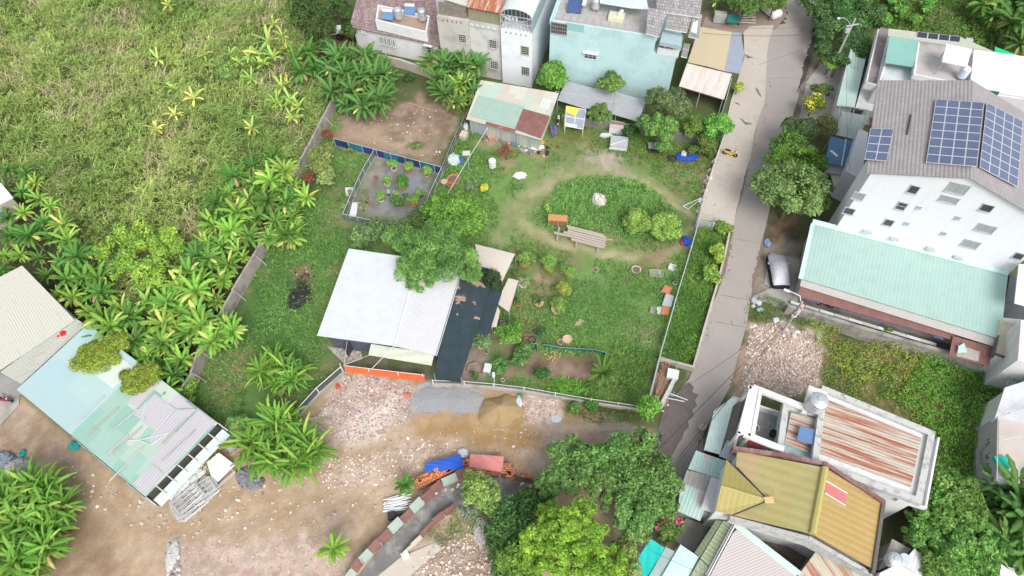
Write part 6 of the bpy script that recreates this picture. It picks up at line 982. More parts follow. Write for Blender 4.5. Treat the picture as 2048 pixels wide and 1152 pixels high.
def strokes(segs, x, y, s):
    """faded strokes on the wall: local axes run down the picture and toward the left"""
    m = M(); e = FG.u*(1 if FG.u.y < 0 else -1)
    for (a, b, c, d) in segs:
        p0 = FG.at(x, y)+e*a*s+Vector((0, 0, -b*s)); p1 = FG.at(x, y)+e*c*s+Vector((0, 0, -d*s)); m.tube(p0+FG.n*.01, p1+FG.n*.01, .035, 4)
    return m
gl = {'M': [(0, 1, 0, 0), (0, 0, .3, .5), (.3, .5, .6, 0), (.6, 0, .6, 1)], 'E': [(0, 0, 0, 1), (0, 0, .5, 0), (0, .5, .4, .5), (0, 1, .5, 1)], 'W': [(0, 0, .15, 1), (.15, 1, .3, .4), (.3, .4, .45, 1), (.45, 1, .6, 0)], 'I': [(0, 0, 0, 1)], 'N': [(0, 1, 0, 0), (0, 0, .5, 1), (.5, 1, .5, 0)]}
al = [];
for i, ch in enumerate('ME WIN'):
    if ch != ' ': al += [(a+i*.75, b, c+i*.75, d) for a, b, c, d in gl[ch]]
al += [(1.0, 1.7, 2.8, 1.7), (1.0, 1.7, 1.0, 1.4), (2.8, 1.7, 2.8, 1.4)]+[(1.3+.3*k, 1.95, 1.3+.3*k, 2.3) for k in range(7)]
strokes(al, 1980, 876, .62).build('faded_lettering', DL, h)
# --- central white-roofed shed
h = house('white_roofed_shed', 'big shed with two bright white corrugated roof halves', 770, 610, 'shed'); WR = corr('white_ribbed', (.6, .63, .67), .25, .03, (.46, .48, .5), .45, depth=.16); WR2 = corr('white_ribbed_old', (.57, .58, .61), .25, .05, (.45, .35, .28), .25, depth=.35)
pr_ = [g(634, 671, 2.9), g(789, 692, 3.5), g(838, 517, 3.5), g(697, 498, 2.9)]; m = M(); m.slab(pr_, .06, 0, 0, pr_[2]-pr_[1]); m.build('roof', WR, h); p2 = [g(789, 692, 3.46), g(871, 711, 2.8), g(922, 540, 2.8), g(838, 517, 3.46)]; m = M(); m.slab(p2, .06, 0, 0, p2[2]-p2[1]); m.build('roof', WR2, h)
roofp(h, [(697, 505, 2.97), (792, 518, 3.3), (793, 511, 3.34), (698, 497, 2.99)], plain('pale_mint', (.5, .62, .58)), .03, 'flashing'); m = M(); m.tube(g(789, 693, 3.55), g(838, 517, 3.55), .09); m.build('ridge_cap', plain('ridge_white', (.75, .75, .76), .05, stain=(.5, .35, .25)), h); m = M(); m.tube(g(873, 712, 2.85), g(924, 540, 2.85), .05); m.build('gutter', ALU, h)
M().prism([g(655, 668, 2.6), g(868, 700, 2.6), g(915, 545, 2.6), g(705, 508, 2.6)], 0, 2.7).build('wall', corr('dark_blue_cladding', (.07, .085, .13), .3, depth=.6), h); roofp(h, [(737, 710, 2.0), (863, 731, 2.0), (869, 707, 2.5), (742, 688, 2.5)], corr('cream_green_awning', (.52, .56, .45), .9, .08, (.3, .33, .26), .4, depth=.5), .04, 'awning', ud=(0, 1, 0))
c = g(702, 706, 0); m = M(); m.box((c.x, c.y, 1.0), (.9, .06, 1.9), 1.1); m.build('door', plain('dark_door', (.05, .055, .07)), h)
sheet('paving_slabs', [(655, 693), (722, 703), (725, 718), (690, 730), (672, 712)], .04, tiles('loose_slabs', (.45, .4, .35), .5, .5, .15, (.15, .13, .1)))
# shade net, tarps and small sheds by it
NM = N('shade_net'); no = NM.obj(); nc_ = NM.mix(NM.noise(no, 1.3, 5), (.022, .035, .045), (.05, .075, .09)); nf_ = NM.ramp(NM.noise(no, .7, 7, .62), .54, .56); nc_ = NM.mix(NM.math('MULTIPLY', nf_, 1.0), nc_, (.36, .25, .17)); NET = NM.out(nc_, .9, NM.noise(no, 3, 4), .5, .1); NET2 = plain('shade_net_clean', (.032, .052, .062), .3, 1.2, .9, bump=.5)
for q, s_, lab, mt in [([(868, 748, 2.5), (922, 756, 2.5), (960, 640, 2.5), (896, 628, 2.6)], 1, 'lower dark green shade net panel between shed and kitchen garden', NET2), ([(896, 628, 2.6), (960, 640, 2.5), (985, 560, 2.5), (914, 562, 2.6)], 2, 'torn upper shade net panel strewn with dead leaves', NET), ([(938, 668, 2.2), (978, 668, 2.2), (1004, 585, 2.3), (962, 572, 2.3)], 3, 'narrow right-hand shade net panel beside the cream roof', NET2), ([(948, 560, 2.4), (990, 572, 2.4), (1000, 545, 2.4), (960, 532, 2.4)], 4, 'black net corner under the beige tarpaulin', NET2)]:
    P = [g(*c) for c in q]; t = thing('shade_net', lab, 'shade net', (P[0].x, P[0].y, 0), 'shade nets beside the white-roofed shed'); m = M(); m.cloth(P, n=10, amp=.12, seed=s_, sag=.3)
    if s_ == 1: m.cloth([g(868, 748, 2.5)+Vector((0, -.02, -1.1)), g(922, 756, 2.5)+Vector((0, -.02, -1.0)), g(922, 756, 2.5), g(868, 748, 2.5)], n=6, amp=.05)
    m.build('net', mt, t); m = M(); [m.tube((p.x, p.y, 0), p, .035) for p in P]; m.build('poles', GREYP, t)
P = [g(x, y, 2.1) for x, y in [(962, 548), (1005, 562), (1030, 508), (950, 488)]]; t = thing('beige_tarp', 'smooth beige tarpaulin canopy at the end of the garden track', 'tarpaulin', (P[0].x, P[0].y, 0)); m = M(); m.cloth(P, n=9, amp=.08, seed=4, sag=-.5); m.build('sheet', plain('beige_tarp', (.52, .46, .4), .05), t); m = M(); [m.tube((p.x, p.y, 0), p, .035) for p in P]; m.build('poles', GREYP, t)
t = house('cream_lean_to', 'narrow cream sheet roof beside the potted shrubs', 1010, 600, 'lean-to'); CS = plain('cream_sheet_flat', (.53, .48, .42), .07, 1.2, stain=(.4, .36, .3)); roofp(t, [(1018, 624, 2.2), (1037, 561, 2.3), (1017, 556, 2.3), (993, 606, 2.2)], CS, .05); roofp(t, [(982, 654, 2.0), (993, 654, 2.0), (1000, 622, 2.1), (993, 606, 2.15), (984, 624, 2.1)], CS, .05); m = M(); [m.tube(Vector((g(x, y, 2.1).x, g(x, y, 2.1).y, 0)), g(x, y, 2.1), .04) for x, y in [(1018, 622), (1036, 562), (1018, 557), (984, 652)]]; m.build('posts', GREYP, t)
# --- sheds at the left
h = house('cream_roofed_shed', 'large shed with a cream corrugated roof at the left edge', 60, 640, 'shed'); CR = corr('aged_cream_sheet', (.52, .52, .45), .24, .05, (.5, .52, .42), .4, rust=(.4, .25, .2), ramt=.06, depth=.4)
roofp(h, [(-90, 800, 3.0), (150, 640, 3.0), (44, 531, 3.6), (-90, 600, 3.6)], CR, .06, ud=(.75, .6, 0)); roofp(h, [(42, 768, 2.4), (172, 650, 2.4), (150, 636, 2.9), (0, 744, 2.9)], corr('grey_green_sheet', (.4, .41, .36), .24, .1, rust=(.3, .1, .08), ramt=.1), .05, 'lower_roof', ud=(.5, -.8, 0)); M().prism([g(-80, 800, 2.3), g(35, 762, 2.3), g(165, 648, 2.3), g(60, 550, 2.3), g(-80, 620, 2.3)], 0, 2.3).build('wall', plain('grey_wall', (.3, .3, .3)), h)
h = house('patched_teal_shed', 'long low shed roofed with patched teal and white sheets', 240, 830, 'shed'); PB = corr('pale_blue_patches', (.5, .68, .68), .3, .05, cols=[(.35, .5, .52), (.33, .48, .51), (.38, .52, .51), (.36, .49, .5)], sw=4, sh=3, depth=.15); PG = corr('teal_white_patches', (.5, .68, .62), .28, .05, cols=[(.25, .44, .37), (.37, .49, .4), (.21, .39, .33), (.3, .46, .39), (.46, .52, .46), (.25, .43, .36)], sw=1.1, sh=2.2, depth=.2)
PWt = corr('white_ribbed_patches', (.47, .46, .49), .27, .06, (.45, .42, .4), .3, depth=.6)
def tz_(x, y): return 2.6
u0 = g(33, 779, 2.5); u1 = g(291, 994, 2.5); w0 = g(176, 648, 3.1); w1 = g(436, 846, 3.1)
def sp2(a, b):   # a along the eave 0..1, b up the slope 0..1
    return (u0*(1-a)+u1*a)*(1-b)+(w0*(1-a)+w1*a)*b
def patch(a0, a1, b0_, b1_, mt, lift, nm='roof_sheet', w=.04): m = M(); L = Vector((0, 0, lift)); m.slab([sp2(a0, b0_)+L, sp2(a1, b0_)+L, sp2(a1, b1_)+L, sp2(a0, b1_)+L], w); return m.build(nm, mt, h)
patch(0, .44, 0, 1, PB, 0, 'roof'); patch(.44, 1, 0, 1, PG, .003, 'roof', .045)
for q in [(.28, .42, .62, .93), (.62, .78, .55, .85), (.78, .86, .45, .99), (.87, .99, .3, .99), (.72, .86, .86, .99), (.9, .985, .02, .28), (.54, .6, .62, .95)]: patch(*q, PWt if q[0] > .5 else plain('off_white_sheet', (.52, .58, .52), .06), .05, 'roof_sheet', .03)
M().prism([sp2(.01, .02), sp2(.99, .02), sp2(.99, .97), sp2(.01, .97)], 0, 2.35).build('wall', plain('opening_shade', (.08, .075, .07), .4), h)  # dark colour paints the shade inside the shed's open side
m = M(); [m.wall(sp2(a, -.02), sp2(a+.055, -.02), 0, 1.6+.2*(k % 2), .05, k % 2) for k, a in enumerate([.42, .48, .58, .64, .7, .84, .9, .95])]; m.build('side_panels', [plain('grey_sheet_panel', (.38, .42, .45), .15), plain('blue_grey_panel', (.5, .56, .6), .1)], h)
m = M(); a, b = sp2(1.0, 0.02), sp2(1.0, .98); e = (u1-u0).normalized(); m.slab([a+e*.45-Vector((0, 0, .5)), a+e*1.3-Vector((0, 0, .75)), b+e*1.3-Vector((0, 0, .75)), b+e*.45-Vector((0, 0, .5))], .05); m.build('end_awning', corr('pale_green_awning', (.5, .64, .56), 1.6, depth=.3), h)
m = M(); [m.tube(sp2(1, k/7)-Vector((0, 0, .08)), sp2(1, k/7)+e*1.0-Vector((0, 0, .45)), .05) for k in range(8)]; m.build('rafters', plain('pale_timber', (.55, .52, .48), .1), h)
for k, (a0, b0_, a1, b1_) in enumerate([(.42, .1, .42, .5), (.52, .1, .53, .5), (.6, .25, .62, .62), (.7, .12, .71, .5), (.8, -.1, .8, .35), (.93, .35, .94, .8), (.68, .05, .69, .35), (.86, .5, .86, .85)]):
    p, q = sp2(a0, b0_)+Vector((0, 0, .14)), sp2(a1, b1_)+Vector((0, 0, .14)); m = M(); m.tube(p, q, .06, 5); o = m.build('roof_weight_bar', WOOD if k % 2 else GREYP); tag(o, 'thin bar weighing down the patched teal roof, number %s counted from its upper left' % _ord[k+1], 'bar', 'bars weighing down the patched roof')
m = M(); Q = [sp2(.62, .72), sp2(.66, .6), sp2(.72, .55), sp2(.75, .38), sp2(.82, .42), sp2(.84, .62), sp2(.75, .38), sp2(.7, .3)]; m.path([q+Vector((0, 0, .08)) for q in Q], .04, 5); m.build('sealant_trail', plain('sealant', (.5, .58, .58)), h)
for cx, cy, rx, ry, lab in [(195, 712, 3.2, 2.2, 'large mat of olive creeper on the patched teal roof'), (278, 760, 2.3, 1.7, 'smaller mat of olive creeper at the white part of the patched roof')]:
    c = g(cx, cy, 3.1); V, F_, K = crown([(0, 0, .15, rx, ry, .45), (rx*.4, ry*.5, .25, rx*.6, ry*.6, .5)], 12000, .1, (.17, .25, .02), (.33, .42, .05), int(cx), 34, 2.2, .1, .85, .5, .34); o = npmesh('roof_creeper', V, F_, K, LEAF, None, (c.x, c.y, 2.95)); tag(o, lab, 'creeper')
h = house('small_white_building', 'corner of a small white building at the left edge', 5, 400, 'building'); roofp(h, [(-60, 440, 3.0), (26, 395, 3.0), (2, 366, 3.0), (-60, 370, 3.0)], WHITE, .1); M().prism([g(-60, 440, 2.9), g(24, 397, 2.9), g(0, 370, 2.9), g(-60, 372, 2.9)], 0, 2.9).build('wall', plain('brown_grey_wall', (.36, .32, .28), .1), h)
m = M(); Fs = Fac((-60, 442), (26, 397), 2.9); m.box(Fs.off(Fs.at(4, 428), .03), (.8, .05, .8), Fs.rz); m.build('window', plain('blue_frame_glass', (.15, .4, .6)), h)
# ---------------- walls and fences ----------------
def meshnet(name, col, a=.5):
    if name in _mc: return _mc[name]
    m = N(name); m.out(col, .9); tr = m.n('BsdfTransparent'); mx = m.n('MixShader', i0=a); m.t.links.new(tr.outputs[0], mx.inputs[1]); m.t.links.new(m.b.outputs[0], mx.inputs[2]); m.t.links.new(mx.outputs[0], m.t.nodes['Material Output'].inputs[0]); _mc[name] = m.m; return m.m
def posts(root, pts, h, r=.04, mat=None, name='post', z0=0):
    for p in pts: m = M(); m.tube((p[0], p[1], z0-.05 if z0 == 0 else z0), (p[0], p[1], h if not hasattr(p, 'z') or h is not None else p.z), r, 6); m.build(name, mat or ALU, root)
def along(pts, step):
    out = []
    for a, b in zip(pts, pts[1:]):
        n = max(1, round((b-a).length/step)); out += [a.lerp(b, k/n) for k in range(n)]
    return out+[pts[-1]]
def fence(name, label, px, h, step=2.2, r=.04, pmat=None, rails=(1.0,), net=None, rr=.03, wall=None, wmat=None, wt=.18):
    P = [g(*p) for p in px]; t = thing(name, label, 'fence', tuple(P[0])); posts(t, along(P, step), h, r, pmat); m = M()
    for k in rails: m.path([Vector((p.x, p.y, h*k)) for p in P], rr, 5)
    m.build('rail', pmat or ALU, t)
    if net:
        m = M(); [m.wall(a, b, wall or .02, h*.98, .012) for a, b in zip(P, P[1:])]; m.build('mesh_panel', net, t)
    if wall:
        m = M(); [m.wall(a, b, 0, wall, wt) for a, b in zip(P, P[1:])]; m.build('base_wall', wmat or CONC, t)
    return t
GW = plain('old_grey_wall', (.36, .33, .3), .15, 1.2, stain=(.1, .095, .09), samt=.7, sscale=.7)
W_ = [g(*p) for p in [(682, 196), (655, 252), (622, 318), (592, 376), (556, 452), (520, 528), (478, 598), (448, 652), (412, 716), (398, 760), (372, 800)]]
t = thing('boundary_wall', 'long stained grey concrete wall between banana groves and the lawn', 'wall', tuple(W_[0])); m = M(); [m.wall(a, b, -.1, 1.75+.08*(k % 3), .2) for k, (a, b) in enumerate(zip(W_, W_[1:]))]; m.build('wall', GW, t)
for k in range(1, len(W_)-1): m = M(); m.tube(W_[k]+Vector((.75, -.2, 0)), W_[k]+Vector((0, 0, 1.7)), .06, 5); m.build('prop', CONC, t)
# blue screen
B_ = [g(672, 291), g(885, 348)]; t = thing('blue_screen_fence', 'blue sheet fence with white posts between bare plot and pen', 'fence', tuple(B_[0])); AP = along(B_, .95)
for k, (a, b) in enumerate(zip(AP, AP[1:])): m = M(); m.wall(a, b, .05, 1.15, .03); m.build('panel', [plain('blue_screen', (.03, .05, .2), .2), plain('teal_screen', (.02, .16, .24), .2), plain('navy_screen', (.03, .04, .13), .3)][(k*7) % 5 % 3], t)
posts(t, AP[::2], 1.25, .04); m = M(); m.tube(B_[0]+Vector((0, 0, 1.2)), B_[1]+Vector((0, 0, 1.2)), .03); m.build('rail', ALU, t)
NETG = meshnet('green_grey_mesh', (.2, .25, .23), .42); NETD = meshnet('dark_mesh', (.12, .14, .14), .6)
fence('mesh_fence', 'white-framed mesh fence on the left side of the plant pen', [(752, 312), (730, 350), (712, 388), (690, 440)], 1.15, 1.6, .035, None, (1, .1), NETG)
fence('mesh_fence', 'low mesh fence on the right side of the plant pen', [(885, 348), (862, 398), (845, 445)], 1.15, 1.6, .035, None, (1, .1), NETG); fence('mesh_fence', 'short mesh fence closing the bottom of the plant pen', [(690, 440), (745, 452)], 1.1, 1.6, .035, None, (1,), NETG)
fence('wire_fence', 'leaning wire fence left of the patched rusty shed', [(936, 240), (912, 285), (888, 345)], 1.3, 1.8, .035, plain('weathered_pipe', (.3, .3, .28)), (1, .5, .1), NETD)
# truss fence along the pavement
Tp = [g(1452, 262), g(1428, 330), g(1404, 405)]; t = thing('truss_fence', 'white lattice truss fence along the edge of the pavement', 'fence', tuple(Tp[0])); m = M(); L = [p for p in along(Tp, .55)]
for z in (.75, 1.35): m.path([Vector((p.x, p.y, z)) for p in Tp], .045, 6)
m.build('rail', WHITE, t); m = M()
for k, (a, b) in enumerate(zip(L, L[1:])): za, zb = ((.75, 1.35) if k % 2 else (1.35, .75)); m.tube((a.x, a.y, za), (b.x, b.y, zb), .03, 5)
m.build('lattice', WHITE, t); posts(t, along(Tp, 3.2), 1.4, .05, WHITE)
for k, (a, b) in enumerate(zip(Tp, Tp[1:])): m = M(); m.wall(a, b, 0, .3, .2); m.build('kerb', CONC, t)
fence('pipe_fence', 'long galvanised pipe fence on the right edge of the compound', [(1404, 405), (1396, 445), (1378, 510), (1352, 595), (1318, 715), (1293, 815)], 1.25, 2.6, .045, ALU, (1, .62, .25), meshnet('thin_wire', (.35, .38, .38), .12), .04)
t = thing('gate_leaf', 'open triangular pipe gate leaf swung onto the grass', 'gate', tuple(g(1402, 398))); m = M(); a, b = g(1402, 396, .9), g(1366, 412, .5); m.path([a, b, g(1376, 418, .15), g(1402, 398, .2), a], .045); m.build('frame', ALU, t)
t = thing('metal_gate', 'grey louvred gate panel standing at the end of the pavement', 'gate', tuple(g(1405, 452))); m = M(); m.box(g(1410, 450, .7), (2.0, .1, 1.2), -.25); m.build('panel', corr('grey_louvre', (.38, .41, .43), .18, depth=.7), t); m = M(); m.box(g(1425, 453, .7), (.12, .2, 1.4), -.25); m.box(g(1395, 447, .7), (.12, .2, 1.4), -.25); m.build('post', ALU, t)
t = thing('road_wall', 'low concrete wall between the weedy strip and the road', 'wall', tuple(g(1455, 470))); R_ = [g(*p) for p in [(1457, 468), (1446, 520), (1430, 580), (1408, 655), (1384, 740), (1318, 722)]]; m = M(); [m.wall(a, b, -.1, .75, .2) for a, b in zip(R_, R_[1:])]; m.build('wall', plain('pale_wall', (.48, .44, .39), .12, 1, stain=(.2, .18, .16), samt=.5), t)
fence('boundary_fence', 'low garden wall with posts and rail above the rubble yard', [(868, 772), (930, 774), (988, 779), (1048, 786), (1110, 797), (1180, 809), (1289, 825)], 1.35, 2.9, .06, WHITE, (.97,), meshnet('thin_wire', (.35, .38, .38), .12), .03, .6, plain('garden_wall', (.45, .41, .37), .15, 1, stain=(.18, .16, .14), samt=.6))
fence('net_fence', 'grey net fence on a low wall left of the rubble yard', [(688, 746), (640, 788), (600, 832)], 1.4, 2.4, .06, WHITE, (1,), NETD, .04, .4)
O_ = [g(687, 731, 1.6), g(849, 750, 1.35), g(850, 764, .25), g(692, 745, .8)]; t = thing('orange_tarp', 'bright orange tarpaulin stretched above the rubble yard', 'tarpaulin', tuple(g(770, 760))); m = M(); m.cloth(O_, n=12, amp=.1, seed=8, sag=.5); m.build('sheet', plain('orange_tarp', (.62, .13, .045), .08, 1, .6, spec=.4), t); posts(t, [g(687, 742), g(743, 752), g(800, 758), g(849, 762)], 1.6, .05, WHITE); m = M(); m.tube(O_[0], O_[1], .03); m.build('rail', WHITE, t)
for a, b, lab in [((743, 738, 1.6), (790, 690, 3.4), 'white pole slanting from the orange tarp up to the shed roof'), ((688, 730, 1.7), (744, 708, 2.0), 'thin rope from the white corner post to the awning'), ((688, 730, 1.7), (694, 682, 2.8), 'thin cord from the white corner post to the shed eave'), ((975, 256, 2.5), (940, 312, 2.6), 'upper length of pale pipe from the patched shed to the square plate'), ((940, 312, 2.6), (858, 450, 2.6), 'lower length of pale pipe from the square plate to the domed tree')]:
    m = M(); m.tube(g(*a), g(*b), .03 if 'pole' in lab or 'pipe' in lab else .015); o = m.build('pole' if 'po' in lab[:12] else 'cord', WHITE); tag(o, lab, 'pole' if 'pole' in lab or 'pipe' in lab else 'cord')
# sheet fences of the curved lane
SB = corr('brown_fence_sheet', (.22, .09, .07), .2, .2, depth=.5); ST = corr('mint_fence_sheet', (.4, .5, .44), .2, .15, depth=.5); SC = plain('cream_fence_sheet', (.52, .47, .36), .1)
def sheetfence(label, px, h, cols, step, lean=.35, side=1):
    P = along([g(*p) for p in px], step); t = thing('sheet_fence', label, 'fence', tuple(P[0]))
    for k, (a, b) in enumerate(zip(P, P[1:])):
        d = (b-a).normalized(); n = Vector((-d.y, d.x, 0))*lean*side*(1 if k % 2 else .8); hh = h*(1 if k % 3 else .85); m = M(); q = [a, b, b+n+Vector((0, 0, hh)), a+n+Vector((0, 0, hh))]; m.face(q, 0, d); m.face([p+n.normalized()*.03 for p in q][::-1], 0, d); m.build('sheet', cols[k % len(cols)], t)
    posts(t, P[::2], h*.95, .04, GREYP)
sheetfence('curved fence of brown and mint sheets on the outer side of the lane', [(700, 1165), (728, 1128), (765, 1090), (808, 1048), (850, 1008), (888, 974), (945, 948)], 1.15, [ST, SB, ST, SB, SB], 1.1, .5, 1)
sheetfence('dark brown sheet fence under the pink-covered brick stack', [(945, 950), (1000, 956), (1050, 966), (1098, 978)], 1.0, [corr('dark_brown_sheet', (.11, .06, .05), .2, .2, depth=.5)], 1.6, .15, 1)
sheetfence('brown sheet fence on the inner side of the lane', [(845, 1076), (870, 1050), (912, 1018)], .9, [SB], 1.0, .35, 1); sheetfence('cream sheet strip on the inner side of the lane', [(808, 1112), (845, 1077)], .7, [SC], 1.2, .2, 1)
sheetfence('grey sheet wall along the alley foot of the teal-roofed workshop plot', [(1322, 870), (1310, 905)], .5, [CONC], 1.5, .1)
t = thing('alley_wall', 'thick stained grey wall along the alley beside the vines', 'wall', tuple(g(1582, 622))); A_ = [Vector((q.x, q.y, 0)) for q in [g(*p, 1.3) for p in [(1580, 612), (1643, 629), (1720, 654), (1800, 677), (1896, 704), (1960, 730)]]]; m = M(); [m.wall(a, b, -.1, 1.3, .35) for a, b in zip(A_, A_[1:])]; m.build('wall', plain('mossy_alley_wall', (.34, .32, .3), .2, 1, stain=(.1, .1, .095), samt=.8, sscale=.6), t)
for px, h, lab in [([(742, 122), (800, 134), (870, 158)], 1.3, 'low beige wall at the foot of the maroon-tiled house'), ([(1125, 245), (1215, 258), (1290, 268), (1350, 280), (1425, 292)], 1.2, 'dark low wall behind the bushes along the north edge')]:
    P = [g(*p) for p in px]; t = thing('low_wall', lab, 'wall', tuple(P[0])); m = M(); [m.wall(a, b, -.1, h, .25) for a, b in zip(P, P[1:])]; m.build('wall', plain('beige_wall', (.5, .44, .4), .1, 1, stain=(.3, .26, .24)) if h > 1.25 else plain('dark_low_wall', (.2, .19, .18), .2), t)
fence('net_fence', 'tall thin fence with white posts in front of the grey tarps', [(1110, 206), (1166, 216), (1222, 228)], 1.9, 3.0, .045, ALU, (1,)); fence('mesh_fence', 'teal-framed wire gate left of the cone-shaped tree', [(1200, 868), (1284, 862)], 1.0, 4, .05, plain('pale_teal_pipe', (.4, .5, .48)), (1, .5, .08), meshnet('thin_wire', (.35, .38, .38), .12))
# ---------------- piles ----------------
def pile(name, label, px, py, rx, ry, h, mat, rz=0, seed=0, rough=.12, n=28, power=1.0):
    c = g(px, py); m = M(); R = []
    for i in range(n+1):
        t_ = i/n; row = []
        for k in range(40):
            a = 2*math.pi*k/40; w = 1+.12*math.sin(2*a+seed)+.07*math.sin(5*a+seed*2)+.03*math.sin(11*a); x, y = math.cos(a)*rx*t_*w, math.sin(a)*ry*t_*w
            z = h*(1-t_**1.15)**power*(1+0*a)+rough*h*(float(vnoise(np.array([x*1.3+seed*9]), np.array([y*1.3]), 4, seed)[0])-.5)*(1-t_)*2-(.03 if i == n else 0)
            row.append(c+Vector((x*math.cos(rz)-y*math.sin(rz), x*math.sin(rz)+y*math.cos(rz), max(z, -.05))))
        R.append(row)
    for a, b in zip(R, R[1:]):
        for k in range(40): j = (k+1) % 40; m.face([a[k], b[k], b[j], a[j]], 0, smooth=True)
    o = m.build(name, mat, None, (c.x, c.y, 0)); tag(o, label, 'pile'); return o
SAND = N('sand'); so = SAND.obj(); SAND = SAND.out(SAND.mix(SAND.noise(so, 1.5, 7, .7), (.29, .2, .1), (.42, .31, .17)), .95, SAND.noise(so, 6, 8, .8), .6, .08); GRV = N('gravel_grey'); so = GRV.obj(); GRV = GRV.out(GRV.mix(GRV.noise(so, 9, 6, .8), (.2, .205, .21), (.4, .41, .43)), .95, GRV.noise(so, 14, 5), .9, .06)
pile('sand_pile', 'round conical heap of brown sand in the rubble yard', 1001, 822, 1.95, 1.75, 1.3, SAND, 0, 1, .04, 30, .85); pile('gravel_pile', 'low heap of grey gravel under the shade net end', 868, 798, 2.1, 1.35, .16, GRV, 0, 2, .3); pile('gravel_pile', 'paler half of the grey gravel heap next to the sand', 925, 800, 2.0, 1.3, .2, plain('gravel_pale', (.29, .295, .3), .3, 8, bump=.9), 0, 3, .3)
pile('ash_heap', 'burnt black ash heap on the long lawn', 598, 593, 1.1, 1.5, .25, plain('ash', (.025, .023, .026), .6, 4, bump=.9), 0, 6, 1.2)
P = scatter(PIT, 8, 0, 91); o = stones('ash_litter', P, .05, .3, [(.5, .45, .42), (.04, .04, .045), (.05, .05, .05), (.35, .2, .12), (.03, .03, .03)], 91, ground_z); tag(o, 'pale and charred litter around the burnt heap', 'litter', kind='stuff')
# ---------------- bricks and building supplies ----------------
BRK = tiles('hollow_bricks', (.6, .21, .085), .4, .2, .25, (.1, .03, .015)); BR1 = plain('brick_orange', (.66, .25, .1), .15, 3)
def bstack(label, px, py, w, d, h, rz, loose=0):
    c = g(px, py); t = thing('brick_stack', label, 'brick stack', (c.x, c.y, 0)); m = M(); m.box((c.x, c.y, h/2), (w, d, h), rz); m.build('bricks', BRK, t)
    R = Matrix.Rotation(rz, 3, 'Z'); rr = random.Random(px)
    for k in range(loose):
        p = c+R @ Vector((rr.uniform(-w/2+.15, w/2-.15), rr.uniform(-d/2+.12, d/2-.12), h+.09)); b = M(); b.box(p, (.38, .2, .18), rz+rr.uniform(-.2, .2)); q = rz; o = b.build('loose_brick', BR1, t); h_ = M(); h_.box(p+Vector((0, 0, .092)), (.09, .09, .012), q); h_.build('core_hole', DARK, o)
    return c
bstack('brick stack under the blue sheet, left end of the row', 870, 955, 3.6, .95, .8, .42, 16); bstack('small open brick stack between the blue and pink sheets', 935, 932, .95, .85, .8, .35, 3); bstack('brick stack under the pink sheet', 978, 942, 4.0, .95, .95, -.08, 0); bstack('open end of bricks right of the pink sheet', 1021, 950, .8, .95, .85, -.1, 4); bstack('small lone pallet of hollow bricks', 1052, 957, 1.0, .45, .5, -.12, 2)
for q, mt, lab, s_ in [([(848, 944, .9), (852, 926, .95), (920, 908, 1.0), (930, 938, .95)], plain('blue_sheet', (.02, .1, .5), .15, spec=.5), 'crumpled bright blue sheet covering a brick stack', 11), ([(938, 934, 1.0), (941, 908, 1.05), (1008, 913, 1.05), (1004, 944, .98)], plain('pink_sheet', (.62, .24, .22), .12), 'pale pink sheet covering a brick stack', 12)]:
    P = [g(*c) for c in q]; m = M(); m.cloth(P, n=14, amp=.14, seed=s_, sag=-.2); o = m.build('tarpaulin', mt); tag(o, lab, 'tarpaulin')
def lump(name, label, px, py, rx, ry, h, mat, rz=0, seed=0, cat='sack', z=0, group=None):
    """crumpled sack or sheet heap as one closed lump"""
    c = g(px, py, z); r = random.Random(seed+px); m = M(); n1, n2 = 24, 10; ph = [(r.choice((2, 3, 4, 5, 7, 9)), r.uniform(1, 7), r.uniform(0, 6)) for _ in range(7)]; R = []
    for i in range(n2+1):
        e = (i/n2)*math.pi/2; row = []
        for k in range(n1):
            a = 2*math.pi*k/n1; f = 1+.2*sum((abs(math.sin(p*a/1+q*e+s))*1.6-1) for p, q, s in ph)/2.2; f = max(.45, f); x, y, zz = math.cos(a)*math.cos(e)**.6*rx*f, math.sin(a)*math.cos(e)**.6*ry*f, math.sin(e)**.8*h*(.5+.5*f)
            row.append(c+Vector((x*math.cos(rz)-y*math.sin(rz), x*math.sin(rz)+y*math.cos(rz), zz-.01)))
        R.append(row)
    for a, b in zip(R, R[1:]):
        for k in range(n1): j = (k+1) % n1; m.face([a[k], a[j], b[j], b[k]], 0, smooth=True)
    m.face(R[0][::-1]); o = m.build(name, mat, None, (c.x, c.y, z)); tag(o, label, cat, group); return o
SACK = plain('white_sack', (.66, .68, .7), .15, 4, bump=.5); BAGB = plain('blue_tarp', (.02, .07, .42), .3, 2, spec=.4)
